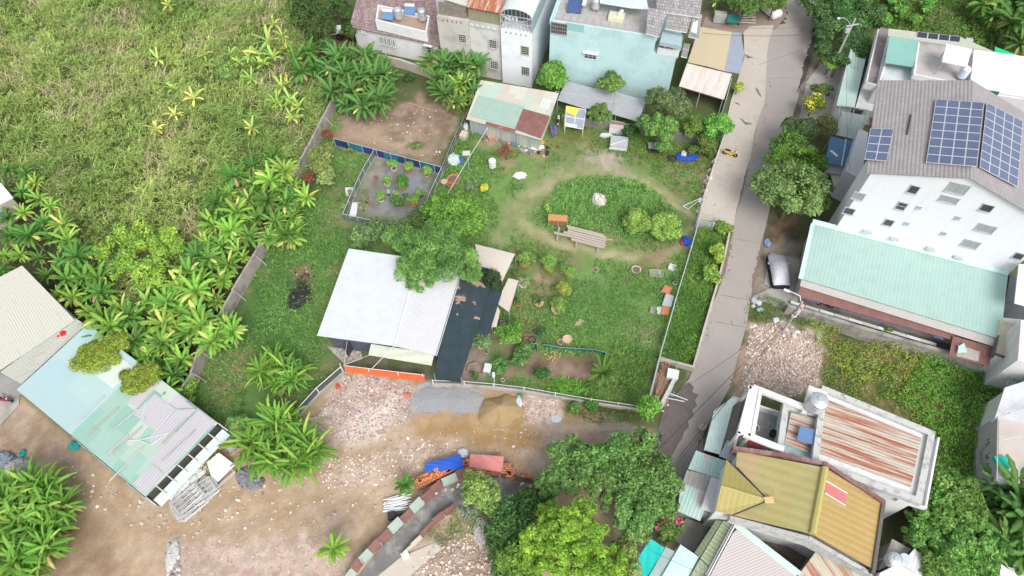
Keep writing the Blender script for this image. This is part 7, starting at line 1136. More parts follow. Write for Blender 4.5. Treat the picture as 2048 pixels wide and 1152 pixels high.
for a in [('sack', 'white woven sack beside the pink-covered bricks', 926, 908, .5, .45, .5, SACK), ('sack', 'white cement sacks piled right of the sand heap', 1038, 808, .28, .75, .4, SACK), ('sack', 'green-topped bag above the sacks by the sand heap', 1041, 793, .2, .25, .35, plain('green_bag', (.05, .35, .22))), ('plastic_sheet', 'pale blue-white plastic at the lower edge of the crushed rubble', 1112, 838, .5, .35, .12, plain('pale_plastic', (.5, .6, .66), .15)),
          ('tarpaulin', 'blue tarpaulin crumpled over goods under the north bushes', 1372, 315, 1.3, .75, .5, BAGB), ('tarpaulin', 'cream cloth in the middle of the blue tarpaulin', 1366, 313, .35, .5, .75, plain('cream_cloth', (.6, .56, .4), .1)), ('tarpaulin', 'black plastic at the left of the blue tarpaulin', 1343, 318, .5, .5, .35, DARK),
          ('tarpaulin', 'white tarpaulin lump lying on the west side of the track', 1040, 352, .75, .45, .4, SACK), ('tarpaulin', 'whitish tarpaulin lump on the oval mound', 1198, 406, .75, .55, 1.3, plain('dirty_white_tarp', (.62, .59, .56), .08, 1.5, bump=.3), -.5), ('tarpaulin', 'purple-grey tarpaulin beside the rusty shed corner', 1107, 263, .5, .9, .6, plain('purple_tarp', (.14, .13, .22), .2)), ('tarpaulin', 'light blue sheet over goods above the domed tree', 876, 404, .75, .7, .7, plain('light_blue_tarp', (.27, .42, .66), .1)), ('tarpaulin', 'pale green and white covered boxes beside the leaning wire fence', 908, 322, .75, .7, .8, plain('mint_white', (.5, .62, .6), .2)), ('tarpaulin', 'blue bag right of the pale covered boxes', 922, 322, .3, .4, .6, plain('blue_bag', (.1, .18, .42))),
          ('sack', 'white sacks in front of the rusty shed', 1074, 296, .85, .35, .35, SACK), ('sack', 'small white sack left of the larger sacks by the shed', 1052, 291, .35, .22, .3, SACK), ('bag', 'yellow plastic item on the junk by the rusty shed', 1082, 286, .4, .3, .4, plain('yellow_plastic', (.6, .35, .03))), ('bag', 'dark blue bag among the junk by the rusty shed', 1064, 282, .35, .25, .4, plain('navy_bag', (.03, .06, .2))), ('bag', 'black bin bag right of the junk by the rusty shed', 1094, 296, .22, .2, .25, DARK),
          ('sack', 'white sack against the left end of the patched shed', 932, 256, .3, .55, .6, SACK), ('tarpaulin', 'white tub-like sheet below the clipped round bush', 1212, 272, .75, .35, .3, SACK), ('bag', 'blue and red bags against the pipe fence', 1372, 484, .5, .6, .5, BAGB), ('bag', 'small red bag beside the blue one at the fence', 1364, 486, .2, .4, .3, plain('red_bag', (.5, .08, .06))),
          ('rubbish_bag', 'grey-white rubbish bag on the verge, nearest the road', 1507, 603, .3, .35, .35, plain('grey_bag', (.5, .52, .54))), ('rubbish_bag', 'white rubbish bag right of the grey-white one on the verge', 1517, 607, .3, .3, .35, SACK), ('rubbish_bag', 'small white rubbish bag below the two larger ones', 1506, 613, .2, .2, .25, SACK), ('rubbish_bag', 'pale blue bag lower on the verge', 1520, 620, .35, .2, .2, plain('pale_blue_bag', (.4, .6, .65))), ('rubbish_bag', 'big white bag at the foot of the concrete power pole', 1551, 641, .3, .3, .35, SACK), ('rubbish_bag', 'white bag lying in the bright vines', 1594, 665, .3, .22, .2, SACK), ('rubbish_bag', 'white bag at the border between rubble and vines', 1638, 675, .3, .3, .3, SACK), ('rubbish_bag', 'small white bag on the upper rubble edge', 1587, 672, .22, .25, .25, SACK),
          ('tarpaulin', 'white sheet draped over goods beside the stack of metal frames', 372, 962, 1.0, 1.9, .7, plain('white_sheet', (.72, .72, .72), .08, 2, bump=.3), -.75), ('tarpaulin', 'grey wrinkled tarpaulin at the foot of the long-leaved bananas', 500, 958, 1.3, .8, .5, plain('grey_wrinkled', (.2, .2, .23), .25, 5, bump=.8), -.6), ('sack', 'blue and white bags at the corner of the patched shed', 446, 868, .4, .6, .7, plain('blue_white_bag', (.2, .3, .5), .5, 3)), ('sack', 'grey sheet bundle behind the white-covered table', 462, 888, .5, .9, .7, plain('grey_sheet_bundle', (.36, .37, .4), .2), .5),
          ('bag', 'teal plastic under the eave of the patched shed', 150, 892, .5, .4, .4, plain('teal_plastic', (.03, .3, .28))), ('bag', 'small teal bag on the dirt left of the shed', 45, 908, .3, .4, .25, plain('teal_plastic', (.03, .3, .28))), ('rubbish_heap', 'grey heap of scrap above the corner banana clump', 38, 935, 1.2, .8, .5, plain('scrap_grey', (.32, .32, .33), .5, 6, bump=.9)), ('rubbish_heap', 'bluish scrap heap at the left edge above the bananas', 8, 922, 1.0, .8, .5, plain('scrap_blue', (.2, .24, .28), .4, 6)), ('rubbish_heap', 'dark scrap heap on the right of the corner banana clump', 118, 1032, 1.1, .9, .4, plain('scrap_dark', (.16, .15, .16), .5, 6)), ('rubbish_heap', 'whitish ash heap on the lower dirt yard', 345, 1110, .5, 1.2, .3, plain('ash_white', (.5, .49, .48), .4, 5, bump=.9)), ('rubbish_heap', 'pale planks and rubble heap on the plot right of the lane', 963, 1062, .7, 1.2, .35, plain('pale_heap', (.5, .47, .45), .4, 5, bump=.9)),
          ('bag', 'red bag on the rubble below the orange tarp', 676, 773, .22, .25, .25, plain('red_bag', (.5, .08, .06))), ('bag', 'orange-red basket at the right end of the broken rubble', 815, 791, .3, .25, .3, plain('orange_bag', (.6, .2, .1))), ('rubbish_heap', 'brown palm litter heap inside the pipe pen by the road', 1326, 770, .85, 2.2, .5, plain('palm_litter', (.26, .17, .11), .5, 4, bump=.9), -.25), ('bag', 'blue and white bundle on the verge under the largest roadside tree', 1534, 486, .35, .5, .3, plain('blue_white_bag', (.2, .3, .5), .5, 3)), ('rubbish_heap', 'white polystyrene blocks under the junk by the bottom bananas', 380, 0, 0, 0, 0, None)]:
    if a[5] == 0 or a[6] == 0: continue
    lump(*a)
def crate(name, label, px, py, size, mat, rz=0, cat='box', z=0, lid=None, group=None):
    c = g(px, py, z); t = thing(name, label, cat, (c.x, c.y, z), group); w, d, h = size; m = M(); R = Matrix.Rotation(rz, 3, 'Z'); m.box((c.x, c.y, z+.02), (w-.04, d-.04, .04), rz)
    for dx, dy, sx, sy in ((0, d/2, w, .05), (0, -d/2, w, .05), (w/2-.025, 0, .05, d-.06), (-w/2+.025, 0, .05, d-.06)): m.box(c+R @ Vector((dx, dy, h/2)), (sx, sy, h), rz)
    m.build('body', mat, t)
    if lid: m = M(); m.box((c.x, c.y, z+h+.02), (w+.06, d+.06, .05), rz); m.build('lid', lid, t)
    return t
WB = plain('white_box', (.62, .64, .64), .1); TC = plain('terracotta', (.5, .19, .1), .18, 3); TCL = plain('pale_terracotta', (.56, .38, .28), .15, 3)
crate('hutch', 'small white hutch with a pinkish lid beside the clipped bush', 1232, 262, (1.6, 1.1, 1.0), WB, -.25, 'hutch', lid=plain('pinkish_lid', (.55, .42, .38), .1)); crate('box', 'wide white concrete box with pipes lying on top', 1237, 292, (2.0, 1.5, .8), plain('pale_concrete_box', (.5, .52, .53), .1), -.2, lid=plain('grey_slab', (.4, .42, .45), .1)); crate('crate', 'brown wooden crate in front of the patched shed', 983, 278, (.8, .7, .5), plain('brown_wood', (.4, .25, .16), .2), .3, lid=plain('brown_lid', (.48, .3, .2), .15)); crate('box', 'pale wooden box by the leaning wire fence', 928, 275, (.8, .9, .6), plain('pale_wood', (.5, .42, .34), .1), -.4, lid=plain('pale_wood_lid', (.56, .48, .4), .1)); crate('table', 'dark table with a speaker on it under the bright tree', 1310, 300, (1.7, .9, .7), DARK, -.1, 'table', lid=plain('grey_top', (.3, .3, .3)))
crate('tray', 'rectangular tray holding shrivelled plants on the lawn', 1312, 548, (1.4, .8, .25), plain('tray_grey', (.4, .38, .36)), -.1, 'tray'); crate('box', 'small square white planter near the pipe fence', 1343, 536, (.65, .6, .3), WB, -.5, 'planter'); crate('box', 'left of two small pale boxes on the weedy lawn', 1305, 622, (.5, .65, .25), plain('grey_box', (.4, .38, .37)), -.3); crate('box', 'right white one of two small boxes on the weedy lawn', 1318, 623, (.45, .7, .2), WB, 0, lid=WB)
crate('box', 'left black crate beside the white pipes', 785, 1034, (.6, .55, .5), DARK, .1, lid=DARK); crate('box', 'right black crate beside the white pipes', 800, 1036, (.5, .55, .5), DARK, .1, lid=DARK); crate('box', 'white polystyrene box on the pipe pen by the road', 1344, 752, (1.0, .9, .5), WB, -.3, lid=WB, z=.4); crate('planter', 'long pale planter box at the road edge by the teal lean-to', 1398, 893, (.5, 1.2, .4), plain('stone_planter', (.45, .42, .38)), -.3, 'planter'); crate('box', 'white box on the ground by the lane strip', 812, 1112, (.55, .5, .4), WB, .5, lid=WB); crate('box', 'blue trunk beside the cream lean-to', 1005, 650, (.5, .5, .5), plain('grey_box', (.4, .38, .37)), 0)
for px, py, r_, h_, lab, mt in [(1402, 856, .42, .5, 'round stone planter at the road edge', plain('stone_planter', (.45, .42, .38))), (985, 332, .42, 1.0, 'stack of white and grey rings standing on the lawn', None), (907, 362, .78, .35, 'large terracotta dish by the wire fence', TC), (889, 368, .4, .45, 'pale pot left of the large terracotta dish', TCL), (902, 373, .42, .35, 'small terracotta dish below the large one', TC), (1134, 682, .48, .45, 'empty terracotta pot with a stick on the lawn', TCL), (1121, 686, .32, .25, 'small pale dish left of the empty terracotta pot', TCL), (752, 356, .3, .2, 'red ring-shaped dish inside the plant pen', plain('red_dish', (.55, .12, .07))), (1191, 540, .32, .04, 'flat tan disc lying on the lawn', TCL), (1053, 684, .38, .3, 'white-filled red tub by the green net', plain('red_tub', (.5, .13, .12))), (1064, 682, .35, .3, 'dark tub beside the red tub', DARK), (1272, 541, .5, .22, 'oval pale basin on the lawn', plain('cream_basin', (.58, .5, .4))), (1510, 858, .3, .35, 'white bucket on the house terrace', WHITE), (1020, 535, .12, .3, 'small black and white jar by the beige canopy', WB), (973, 704, .28, .2, 'tyre-like ring on the soil by the grey-green shrub', TCL), (945, 752, .3, .3, 'terracotta pot at the corner of the garden wall', TC), (1543, 870, .3, .6, 'dark bin on the house terrace', DARK), (1006, 762, .2, .3, 'small white pot under the bright shrub', WB)]:
    z = 3.45 if py in (858, 870) and px > 1500 else 0; c = g(px, py, z); t = thing('pot' if r_ > .3 or 'pot' in lab else 'dish', lab, 'pot' if 'pot' in lab else ('planter' if 'planter' in lab else 'dish'), (c.x, c.y, z)); t.name = 'pot'
    if mt is None:
        for k, mm in enumerate([WHITE, GREYP, WHITE, GREYP, WHITE]): m = M(); m.lathe((c.x, c.y, .2*k), [(r_, 0), (r_*1.05, .08), (r_*.92, .19)], 18); m.build('ring', mm, t)
    else:
        m = M(); m.lathe((c.x, c.y, z), [(r_*.7, 0), (r_*.95, h_*.85), (r_, h_), (r_*.86, h_), (r_*.8, h_*.8)], 18); m.build('body', mt, t); m = M(); m.lathe((c.x, c.y, z+h_*.72), [(r_*.8, 0), (r_*.8, .03)], 14); m.build('fill', plain('pot_soil', (.16, .12, .09), .4, 6), t)
# potted plants
def potplant(px, py, r, hz, label, pal, pot=TC, pr=.42, n=700, style='b', z=0):
    r *= 1.78; pr *= .85; hz = hz*1.1+.2; n = int(n*3.2); c = g(px, py, z+hz); t = thing('potted_plant', label, 'potted plant', (c.x, c.y, z)); m = M(); ph = min(.45, pr); m.lathe((c.x, c.y, z), [(pr*.7, 0), (pr*.95, ph*.8), (pr*1.08, ph*.85), (pr*1.08, ph), (pr*.9, ph), (pr*.85, ph*.85)], 18); m.build('pot', pot, t)
    m = M(); m.lathe((c.x, c.y, z+ph*.8), [(pr*.86, 0), (pr*.86, .02)], 14); m.build('soil', plain('pot_soil', (.16, .12, .09), .4, 6), t)
    if style == 'p':
        V, F, K = banana_mesh(int(px), 26, .75, 0, pal[0], pal[1], .1, .8, .06); V = V+np.array([0, 0, ph+.2])
    else: V, F, K = crown([(0, 0, hz, r*.8, r*.8, r*.85), (r*.2, -r*.2, hz-.1, r*.6, r*.6, r*.6)], n, .085, pal[0], pal[1], int(px+py), 8, 2.0)
    npmesh('foliage', V, F, K, LEAF, t)
    m = M(); m.tube((c.x, c.y, z+ph*.8), (c.x, c.y, z+hz), .04, 5); m.build('stem', BARK, t)
Pg = ((.12, .26, .04), (.26, .42, .08)); Pd = ((.05, .15, .03), (.12, .28, .06)); Py = ((.22, .32, .05), (.4, .48, .08))
for a in [(1048, 518, .72, .9, 'topmost left potted shrub below the beige canopy', Pg, TC, .6, 900), (1095, 526, .68, .9, 'potted shrub in the middle of the upper lawn row', Pg, TC, .5, 900), (1136, 541, .66, .8, 'bright potted shrub right of the upper lawn row', Pg, TC, .45, 900), (1127, 577, .64, .7, 'yellow-green round potted shrub in the lawn', Py, TC, .45, 900), (1114, 611, .66, .8, 'conical bright shrub in a white pot on the lawn', Pg, TCL, .62, 1100), (1078, 601, .6, .5, 'spiky palm in a wide pale pot', ((.03, .09, .02), (.08, .2, .04)), TCL, .55, 0, 'p'), (1046, 562, .5, .7, 'pale shrub in a white ring pot by the cream roof', ((.18, .26, .1), (.3, .38, .16)), WB, .5, 500), (1036, 601, .25, .5, 'sparse plant in a terracotta ring pot', Pd, TC, .45, 180),
          (786, 329, .45, .7, 'top left potted shrub in the plant pen', Pg, WB, .38, 500), (815, 333, .5, .7, 'top middle potted shrub in the plant pen', Pg, TC, .45, 600), (852, 341, .48, .7, 'top right potted shrub in the plant pen', Pg, TCL, .38, 500), (773, 361, .42, .6, 'left potted shrub in the second row of the pen', Pg, WB, .42, 450), (804, 364, .62, .8, 'biggest dark green round potted shrub in the pen', ((.05, .16, .02), (.12, .3, .04)), TC, .55, 1000), (760, 392, .45, .6, 'potted shrub in the lower left of the pen', Pg, WB, .42, 500), (792, 385, .25, .5, 'tiny potted shrub just below the biggest one', Pg, TC, .25, 200), (790, 402, .42, .6, 'dark leafy plant in a black pot in the pen', Pd, DARK, .25, 400), (804, 405, .33, .5, 'small plant in a terracotta pot beside the black pot', Pd, TC, .25, 300), (827, 400, .55, .8, 'tall shrub in a large terracotta pot at the pen bottom', Pg, TC, .5, 800), (841, 387, .4, .5, 'sprawling plant at the right side of the pen', Pg, TC, .25, 350), (811, 391, .25, .4, 'small dark pot plant between two larger ones', Pd, DARK, .2, 150), (776, 384, .2, .3, 'tiny white-flowered plant in a black pot', ((.2, .28, .15), (.5, .55, .4)), DARK, .22, 120), (730, 396, .35, .8, 'thin plant in an orange pot at the left of the pen', ((.18, .24, .1), (.3, .36, .15)), TC, .32, 200), (699, 383, .15, .4, 'brown pot on a white square tray outside the pen', ((.2, .16, .08), (.3, .24, .1)), TC, .25, 60),
          (1029, 543, .2, .5, 'small plant in a red pot under the beige canopy', Pd, plain('red_pot', (.5, .1, .06)), .25, 120), (637, 372, .2, .3, 'pale pot at the foot of the wall tree', Pd, TCL, .25, 80), (1352, 560, .25, .5, 'small plant in a white pot against the pipe fence', Pd, WB, .25, 150), (948, 770-18, .3, .3, 'low fern in a pot by the timber ring', Pd, TC, .28, 150), (1660, 178, .35, .7, 'potted fern by the foot of the leaning pole', Pd, DARK, .3, 250)]: potplant(*a)
# tan plates and mats
for q, mt, lab, nm, z in [([(692, 392), (690, 375), (705, 374), (712, 392)], WB, 'white square tray under the brown pot', 'tray', .05), ([(697, 436), (712, 432), (718, 405), (705, 405)], WB, 'white bathtub-shaped box inside the pen corner', 'tub', .5), ([(1146, 653), (1160, 650), (1170, 640), (1158, 638)], TCL, 'broken pale stone on the lawn', 'stone', .08), ([(1322, 583), (1338, 588), (1345, 575), (1330, 570)], TC, 'terracotta pots heaped above the grey slab', 'pot_heap', .3), ([(1324, 610), (1342, 614), (1348, 592), (1332, 587)], plain('grey_slab', (.4, .42, .45), .1), 'grey slab leaning on terracotta pots by the fence', 'slab', .4), ([(1322, 628), (1336, 630), (1340, 612), (1325, 610)], TC, 'terracotta pots heaped below the grey slab', 'pot_heap', .35), ([(966, 743), (980, 746), (984, 728), (970, 726)], WB, 'white square table top beside the small street lamp', 'table', .8), ([(506, 880), (545, 876), (540, 835), (518, 838)], plain('blue_grey_sheet2', (.34, .42, .46), .1), 'pale blue-grey sheet lying among the long-leaved bananas', 'sheet', .5), ([(470, 880), (490, 890), (478, 862), (465, 866)], plain('beige_sheet', (.6, .54, .48), .08), 'beige board left of the long-leaved bananas', 'board', .5)]:
    P = [g(x, y, z) for x, y in q]; c = sum(P, Vector())/4; t = thing(nm, lab, nm.replace('_', ' '), (c.x, c.y, 0)); m = M(); m.cloth(P, n=4, amp=.03 if z < .5 else .05, seed=3, th=.05); m.build('top', mt, t); m = M(); [m.tube((p.x, p.y, 0), (p.x, p.y, z), .03) for p in [c+(q_-c)*.8 for q_ in P]]; m.build('supports', mt, t)
# cone of log rack, beams and orange rack
def beam(name, label, a, b, w, h, mat, group=None, cat='beam'):
    m = M(); d = (b-a); m.wall(a, b, min(a.z, b.z)-h/2, a.z+h/2, w); o = m.build(name, mat); tag(o, label, cat, group); return o
LOGM = plain('pale_log', (.42, .37, .31), .15, 4)
for k, ((x0, y0), (x1, y1)) in enumerate([((1135, 453), (1206, 471)), ((1138, 458), (1211, 476)), ((1137, 463), (1210, 481)), ((1129, 465), (1209, 486)), ((1126, 469), (1209, 491)), ((1144, 479), (1207, 495))]):
    beam('timber_beam', ['topmost long pale beam in the stack beside the mound', 'second long pale beam from the top of the stack', 'third long pale beam from the top of the stack', 'fourth long pale beam from the top of the stack', 'fifth long pale beam from the top of the stack', 'lowest, shortest long beam of the stack'][k], g(x0, y0, .45), g(x1, y1, .45), .22, .2, LOGM)
beam('timber_beam', 'pale beam lying left of the stack toward the orange rack', g(1110, 466, .5), g(1134, 471, .5), .2, .2, LOGM)
for (a, b, lab) in [((1114, 480), (1118, 456), 'short cross beam under the left end of the stack'), ((1195, 502), (1201, 470), 'short cross beam under the right end of the stack'), ((1152, 492), (1156, 468), 'short cross beam under the middle of the stack')]: beam('cross_beam', lab, g(*a, .2), g(*b, .2), .18, .18, WOOD)
beam('timber_beam', 'small plank sticking out right of the beam stack', g(1208, 478, .4), g(1225, 480, .4), .12, .1, WOOD)
c = g(1115, 448, 0); t = thing('timber_rack', 'orange-brown wooden rack full of firewood beside the mound', 'rack', (c.x, c.y, 0)); OWD = plain('orange_wood', (.5, .25, .1), .2, 4); m = M(); m.box((c.x, c.y+.1, .95), (2.1, .85, .07), -.13); m.build('top', OWD, t); m = M(); m.box((c.x, c.y, .4), (2.0, .7, .6), -.13); m.build('firewood', plain('firewood', (.22, .14, .09), .6, 9), t)
for dx in (-1, 0, 1): m = M(); m.box((c.x+dx*.98, c.y-.38-dx*.13, .5), (.1, .08, 1.0), -.13); m.build('post', OWD, t)
# timber ring, nets, small stuff in the garden
m = M(); c = g(950, 738, .2); m.path([c+Vector((math.cos(a)*.85, math.sin(a)*.75, 0)) for a in [math.pi*k/3+.3 for k in range(7)]], .07, 5); o = m.build('timber_ring', plain('rusty_edging', (.35, .2, .15), .2)); tag(o, 'hexagonal brown edging around a small bed', 'edging')
GN = meshnet('green_net', (.01, .25, .17), .75)
fence('green_net', 'short green net fence around the leafy bush', [(1042, 712), (1055, 697), (1073, 694), (1075, 706)], .8, 1.2, .025, plain('net_stake', (.3, .35, .3)), (1,), GN); fence('green_net', 'long sagging green net along the vegetable bed', [(1085, 694), (1120, 700), (1150, 702), (1185, 704), (1212, 710), (1207, 722)], .6, 1.6, .025, plain('net_stake', (.3, .35, .3)), (1,), GN)
P = scatter([(1083, 706), (1110, 702), (1140, 708), (1130, 716), (1095, 714)], 14, 0, 95); o = leafcover('pale_lettuce', P, .2, .1, (.4, .42, .12), (.55, .54, .2), 8, 95); tag(o, 'pale yellow-green crop at the top of the vegetable bed', 'crop', kind='stuff')
P = scatter([(640, 756), (760, 752), (860, 762), (850, 757), (745, 742), (700, 736)], 4, 0, 96); o = leafcover('edge_plants', P, .4, .11, (.14, .2, .03), (.34, .36, .05), 6, 96); tag(o, 'yellow-green plants behind the orange tarp', 'plants', kind='stuff')
# pipes, frames, chairs in the dirt yard
c0 = g(795, 1008, .1); rr = random.Random(4)
for k in range(13):
    a = .12+rr.uniform(-.13, .16); c = c0+Vector((rr.uniform(-.25, .25), -.55+.1*k, .05+.05*(k % 3))); m = M(); d = Vector((math.cos(a), math.sin(a), 0))*1.05; m.tube(c-d, c+d, .06, 7); o = m.build('plastic_pipe', WHITE); tag(o, 'white plastic pipe in the loose bundle beside the curved lane', 'pipe', 'white pipes by the lane')
def frame4(label, px, py, w, d, z, rz, mat, group=None, name='steel_grille', inner=1):
    c = g(px, py, z); t = thing(name, label, 'frame', (c.x, c.y, z), group); R = Matrix.Rotation(rz, 3, 'Z'); m = M(); pr = [c+R @ Vector((x*w/2, y*d/2, 0)) for x, y in ((-1, -1), (1, -1), (1, 1), (-1, 1))]
    [m.tube(pr[i], pr[(i+1) % 4], .045, 4) for i in range(4)]; m.build('outer_bars', mat, t); m = M(); [m.tube(pr[0].lerp(pr[1], k/(inner+1)), pr[3].lerp(pr[2], k/(inner+1)), .035, 4) for k in range(1, inner+1)]; [m.tube(pr[0].lerp(pr[3], k/(inner+1)), pr[1].lerp(pr[2], k/(inner+1)), .035, 4) for k in range(1, inner+1)]; m.build('cross_bars', mat, t); return t
FR = plain('pale_steel_frame', (.55, .55, .54), .1)
for k in range(12): frame4('pale welded frame in the lower stack at the bend of the dirt track', 378+rr.uniform(-8, 8), 1010+rr.uniform(-7, 7)-2*k*.5, 2.4, 1.3, .12+.09*k, .75+rr.uniform(-.1, .1), FR, 'welded frames at the track bend', inner=2)
for k in range(10): frame4('pale welded frame in the upper stack beside the white draped goods', 408+rr.uniform(-6, 6), 985+rr.uniform(-6, 6)-k*.6, 1.9, 1.4, .12+.09*k, .75+rr.uniform(-.12, .12), FR, 'welded frames beside the white sheet', inner=2)
lump('frame_heap_base', 'dark scrap under the stacked welded frames', 392, 1000, 1.5, .9, .7, plain('scrap_dark', (.16, .15, .16), .5, 6), .75, 3, 'scrap')
for px, py, lab in [(413, 921, 'left yellow metal chair frame on the dirt'), (426, 912, 'right yellow metal chair frame on the dirt')]:
    c = g(px, py); t = thing('metal_chair', lab, 'chair', (c.x, c.y, 0)); YM = plain('yellow_metal', (.6, .36, .08), .1); R = Matrix.Rotation(.6, 3, 'Z'); cr = [c+R @ Vector((x*.4, y*.4, 0)) for x, y in ((-1, -1), (1, -1), (1, 1), (-1, 1))]
    for p in cr: m = M(); m.tube(p, p+Vector((0, 0, .5)), .04, 5); m.build('leg', YM, t)
    m = M(); [m.tube(cr[i]+Vector((0, 0, .5)), cr[(i+1) % 4]+Vector((0, 0, .5)), .045, 5) for i in range(4)]; m.tube((cr[0]+cr[1])/2+Vector((0, 0, .5)), (cr[2]+cr[3])/2+Vector((0, 0, .5)), .04, 5); m.build('seat_frame', YM, t)
    m = M(); m.path([cr[2]+Vector((0, 0, .5)), cr[2]+Vector((0, 0, .95)), cr[3]+Vector((0, 0, .95)), cr[3]+Vector((0, 0, .5))], .04, 5); m.build('backrest', YM, t)
P = [g(x, y, z) for x, y, z in [(428, 972, .35), (414, 925, .95), (438, 905, .95), (470, 930, .95)]]; t = thing('covered_table', 'metal-framed table covered by a white sheet in the dirt yard', 'table', tuple(g(445, 945))); m = M(); m.cloth(P, n=9, amp=.08, seed=5, sag=-.1); m.build('sheet', plain('white_sheet', (.72, .72, .72), .08, 2, bump=.3), t)
for x, y in [(418, 940), (440, 915), (470, 945), (440, 972)]: m = M(); q = g(x, y); m.tube(q, q+Vector((0, 0, .9)), .05, 5); m.build('leg', FR, t)
m = M(); q = [g(440, 968, .9), g(470, 942, .9), g(470, 946, .45), g(440, 972, .45)]; m.path(q+[q[0]], .04, 5); m.build('side_rail', FR, t)
c = g(1147, 240, 0); t = thing('display_rack', 'white-framed rack with grey boards and a yellow sheet on top', 'rack', (c.x, c.y, 0)); Q = [g(1130, 252, 1.0), g(1166, 258, 1.0), g(1172, 220, 1.9), g(1133, 212, 1.9)]; m = M(); m.slab(Q, .06); m.build('board', plain('blue_grey_board', (.27, .3, .36), .1), t); m = M(); [m.tube(Q[i], Q[(i+1) % 4], .05, 5) for i in range(4)]; m.tube((Q[0]+Q[1])/2, (Q[2]+Q[3])/2, .05, 5); m.tube((Q[0]+Q[3])/2, (Q[1]+Q[2])/2, .05, 5); [m.tube((q.x, q.y, 0), q, .05) for q in Q]; m.build('frame', WHITE, t)
m = M(); U = Vector((0, 0, .06)); m.slab([Q[3]+U, Q[3].lerp(Q[0], .3)+U, (Q[3]*.5+Q[2]*.5).lerp((Q[0]+Q[1])/2, .42)+U, Q[2].lerp(Q[1], .12).lerp(Q[3], .35)+U, Q[3].lerp(Q[2], .62)+U], .03); m.wall(Q[3]-Vector((.12, 0, 0)), Q[0]-Vector((.12, 0, 0)), .6, 1.7, .04, 0, 1.0); m.build('yellow_sheet', plain('lemon_sheet', (.62, .6, .08), .08), t); m = M(); m.slab([Q[0]+U, Q[0].lerp(Q[1], .6)+U, Q[0].lerp(Q[1], .6).lerp(Q[2], .14)+U, Q[0].lerp(Q[3], .14)+U], .04); m.build('white_board', WHITE, t)
for a, b, lab in [((1220, 290, 1.0), (1252, 280, 1.0), 'upper white pipe lying on the concrete box'), ((1218, 296, 1.0), (1252, 300, 1.0), 'lower white pipe lying on the concrete box'), ((1375, 800, .5), (1335, 785, .7), 'upper white bar sticking out of the pipe pen over the road'), ((1368, 803, .4), (1330, 795, .6), 'lower white bar sticking out of the pipe pen over the road'), ((860, 225-5, .2), (815, 205, .2), 'long dry stalk lying across the bare plot'), ((850, 198, .15), (830, 228, .15), 'short crossing dry stalk on the bare plot'), ((1318, 655, .3), (1290, 672, .3), 'thin wire running from the pipe fence to the grass'), ((1303, 684, .15), (1285, 683, .15), 'bent brown stick in the tall weeds')]:
    m = M(); m.tube(g(*a), g(*b), .05 if 'wire' not in lab else .02); o = m.build('bar' if 'stalk' not in lab else 'dry_stalk', WHITE if 'white' in lab else plain('dry_stalk', (.42, .34, .22))); tag(o, lab, 'bar' if 'white' in lab else 'stalk')
# pipe pen with concrete beam
fence('pipe_pen', 'rectangular pen of thin pipes beside the road filled with litter', [(1318, 724), (1352, 732), (1340, 790), (1322, 822), (1297, 810), (1318, 724)], .9, 1.1, .035, plain('weathered_pipe', (.3, .3, .28)), (1, .5)); beam('concrete_beam', 'long pale concrete beam leaning inside the pipe pen', g(1347, 762, .8), g(1322, 812, .5), .35, .25, plain('pale_concrete_beam', (.5, .49, .47), .1))
P = scatter([(1330, 770), (1362, 790), (1345, 820), (1322, 825)], 8, 0, 97); o = stones('kerb_stones', P, .1, .4, [(.5, .46, .42), (.4, .36, .33), (.6, .57, .53)], 97, ground_z); tag(o, 'broken stones below the pipe pen', 'rubble', kind='stuff')
m = M(); c = g(125, 666, 2.75); m.lathe((c.x, c.y, 2.7), [(.32, 0), (.36, .05), (.2, .12), (.14, .24)], 16); o = m.build('sun_hat', plain('bright_red', (.6, .02, .03))); tag(o, 'larger bright red round hat on the shed roof edge', 'hat'); m = M(); c = g(117, 673, 2.7); m.lathe((c.x, c.y, 2.65), [(.22, 0), (.26, .04), (.14, .1), (.1, .18)], 16); o = m.build('sun_hat', plain('bright_red', (.6, .02, .03))); tag(o, 'smaller bright red round hat on the shed roof edge', 'hat')
# junk along the front of the rusty shed
jr = random.Random(12); JM = [plain('junk_white', (.55, .56, .57)), plain('junk_grey', (.3, .31, .33)), plain('junk_blue', (.12, .2, .35)), plain('junk_brown', (.3, .2, .13)), plain('junk_green', (.12, .22, .17)), DARK, plain('junk_pink', (.5, .3, .26))]
for k in range(12):
    x = 948+10.5*k; y = 262+3.1*k; c = g(x, y); h = jr.uniform(.7, 1.7); w = jr.uniform(.25, .75); m = M(); m.box((c.x, c.y+.15, h/2), (w, .07, h), -.3+jr.uniform(-.2, .2), 0, jr.uniform(.1, .3)); o = m.build('board', JM[jr.randrange(7)]); tag(o, 'board leaning on the rusty shed front, %s from the left' % _ord[k+1], 'board', 'boards against the rusty shed')
for k in range(16):
    x = 966+8.6*k; y = 276+2.2*k+jr.uniform(-4, 7); c = g(x, y); s_ = jr.uniform(.25, .5); t = thing('junk_box', 'small junk item on the ground before the rusty shed, %s from the left' % _ord[k+1], 'junk', (c.x, c.y, 0), 'junk before the rusty shed'); m = M(); m.box((c.x, c.y, s_*.3), (s_, s_*.8, s_*.6), jr.uniform(0, 3)); m.build('body', JM[jr.randrange(7)], t); m = M(); m.lathe((c.x+s_*.4, c.y-s_*.4, 0), [(s_*.2, 0), (s_*.26, s_*.4), (s_*.1, s_*.5)], 10); m.build('bottle', JM[jr.randrange(7)], t)
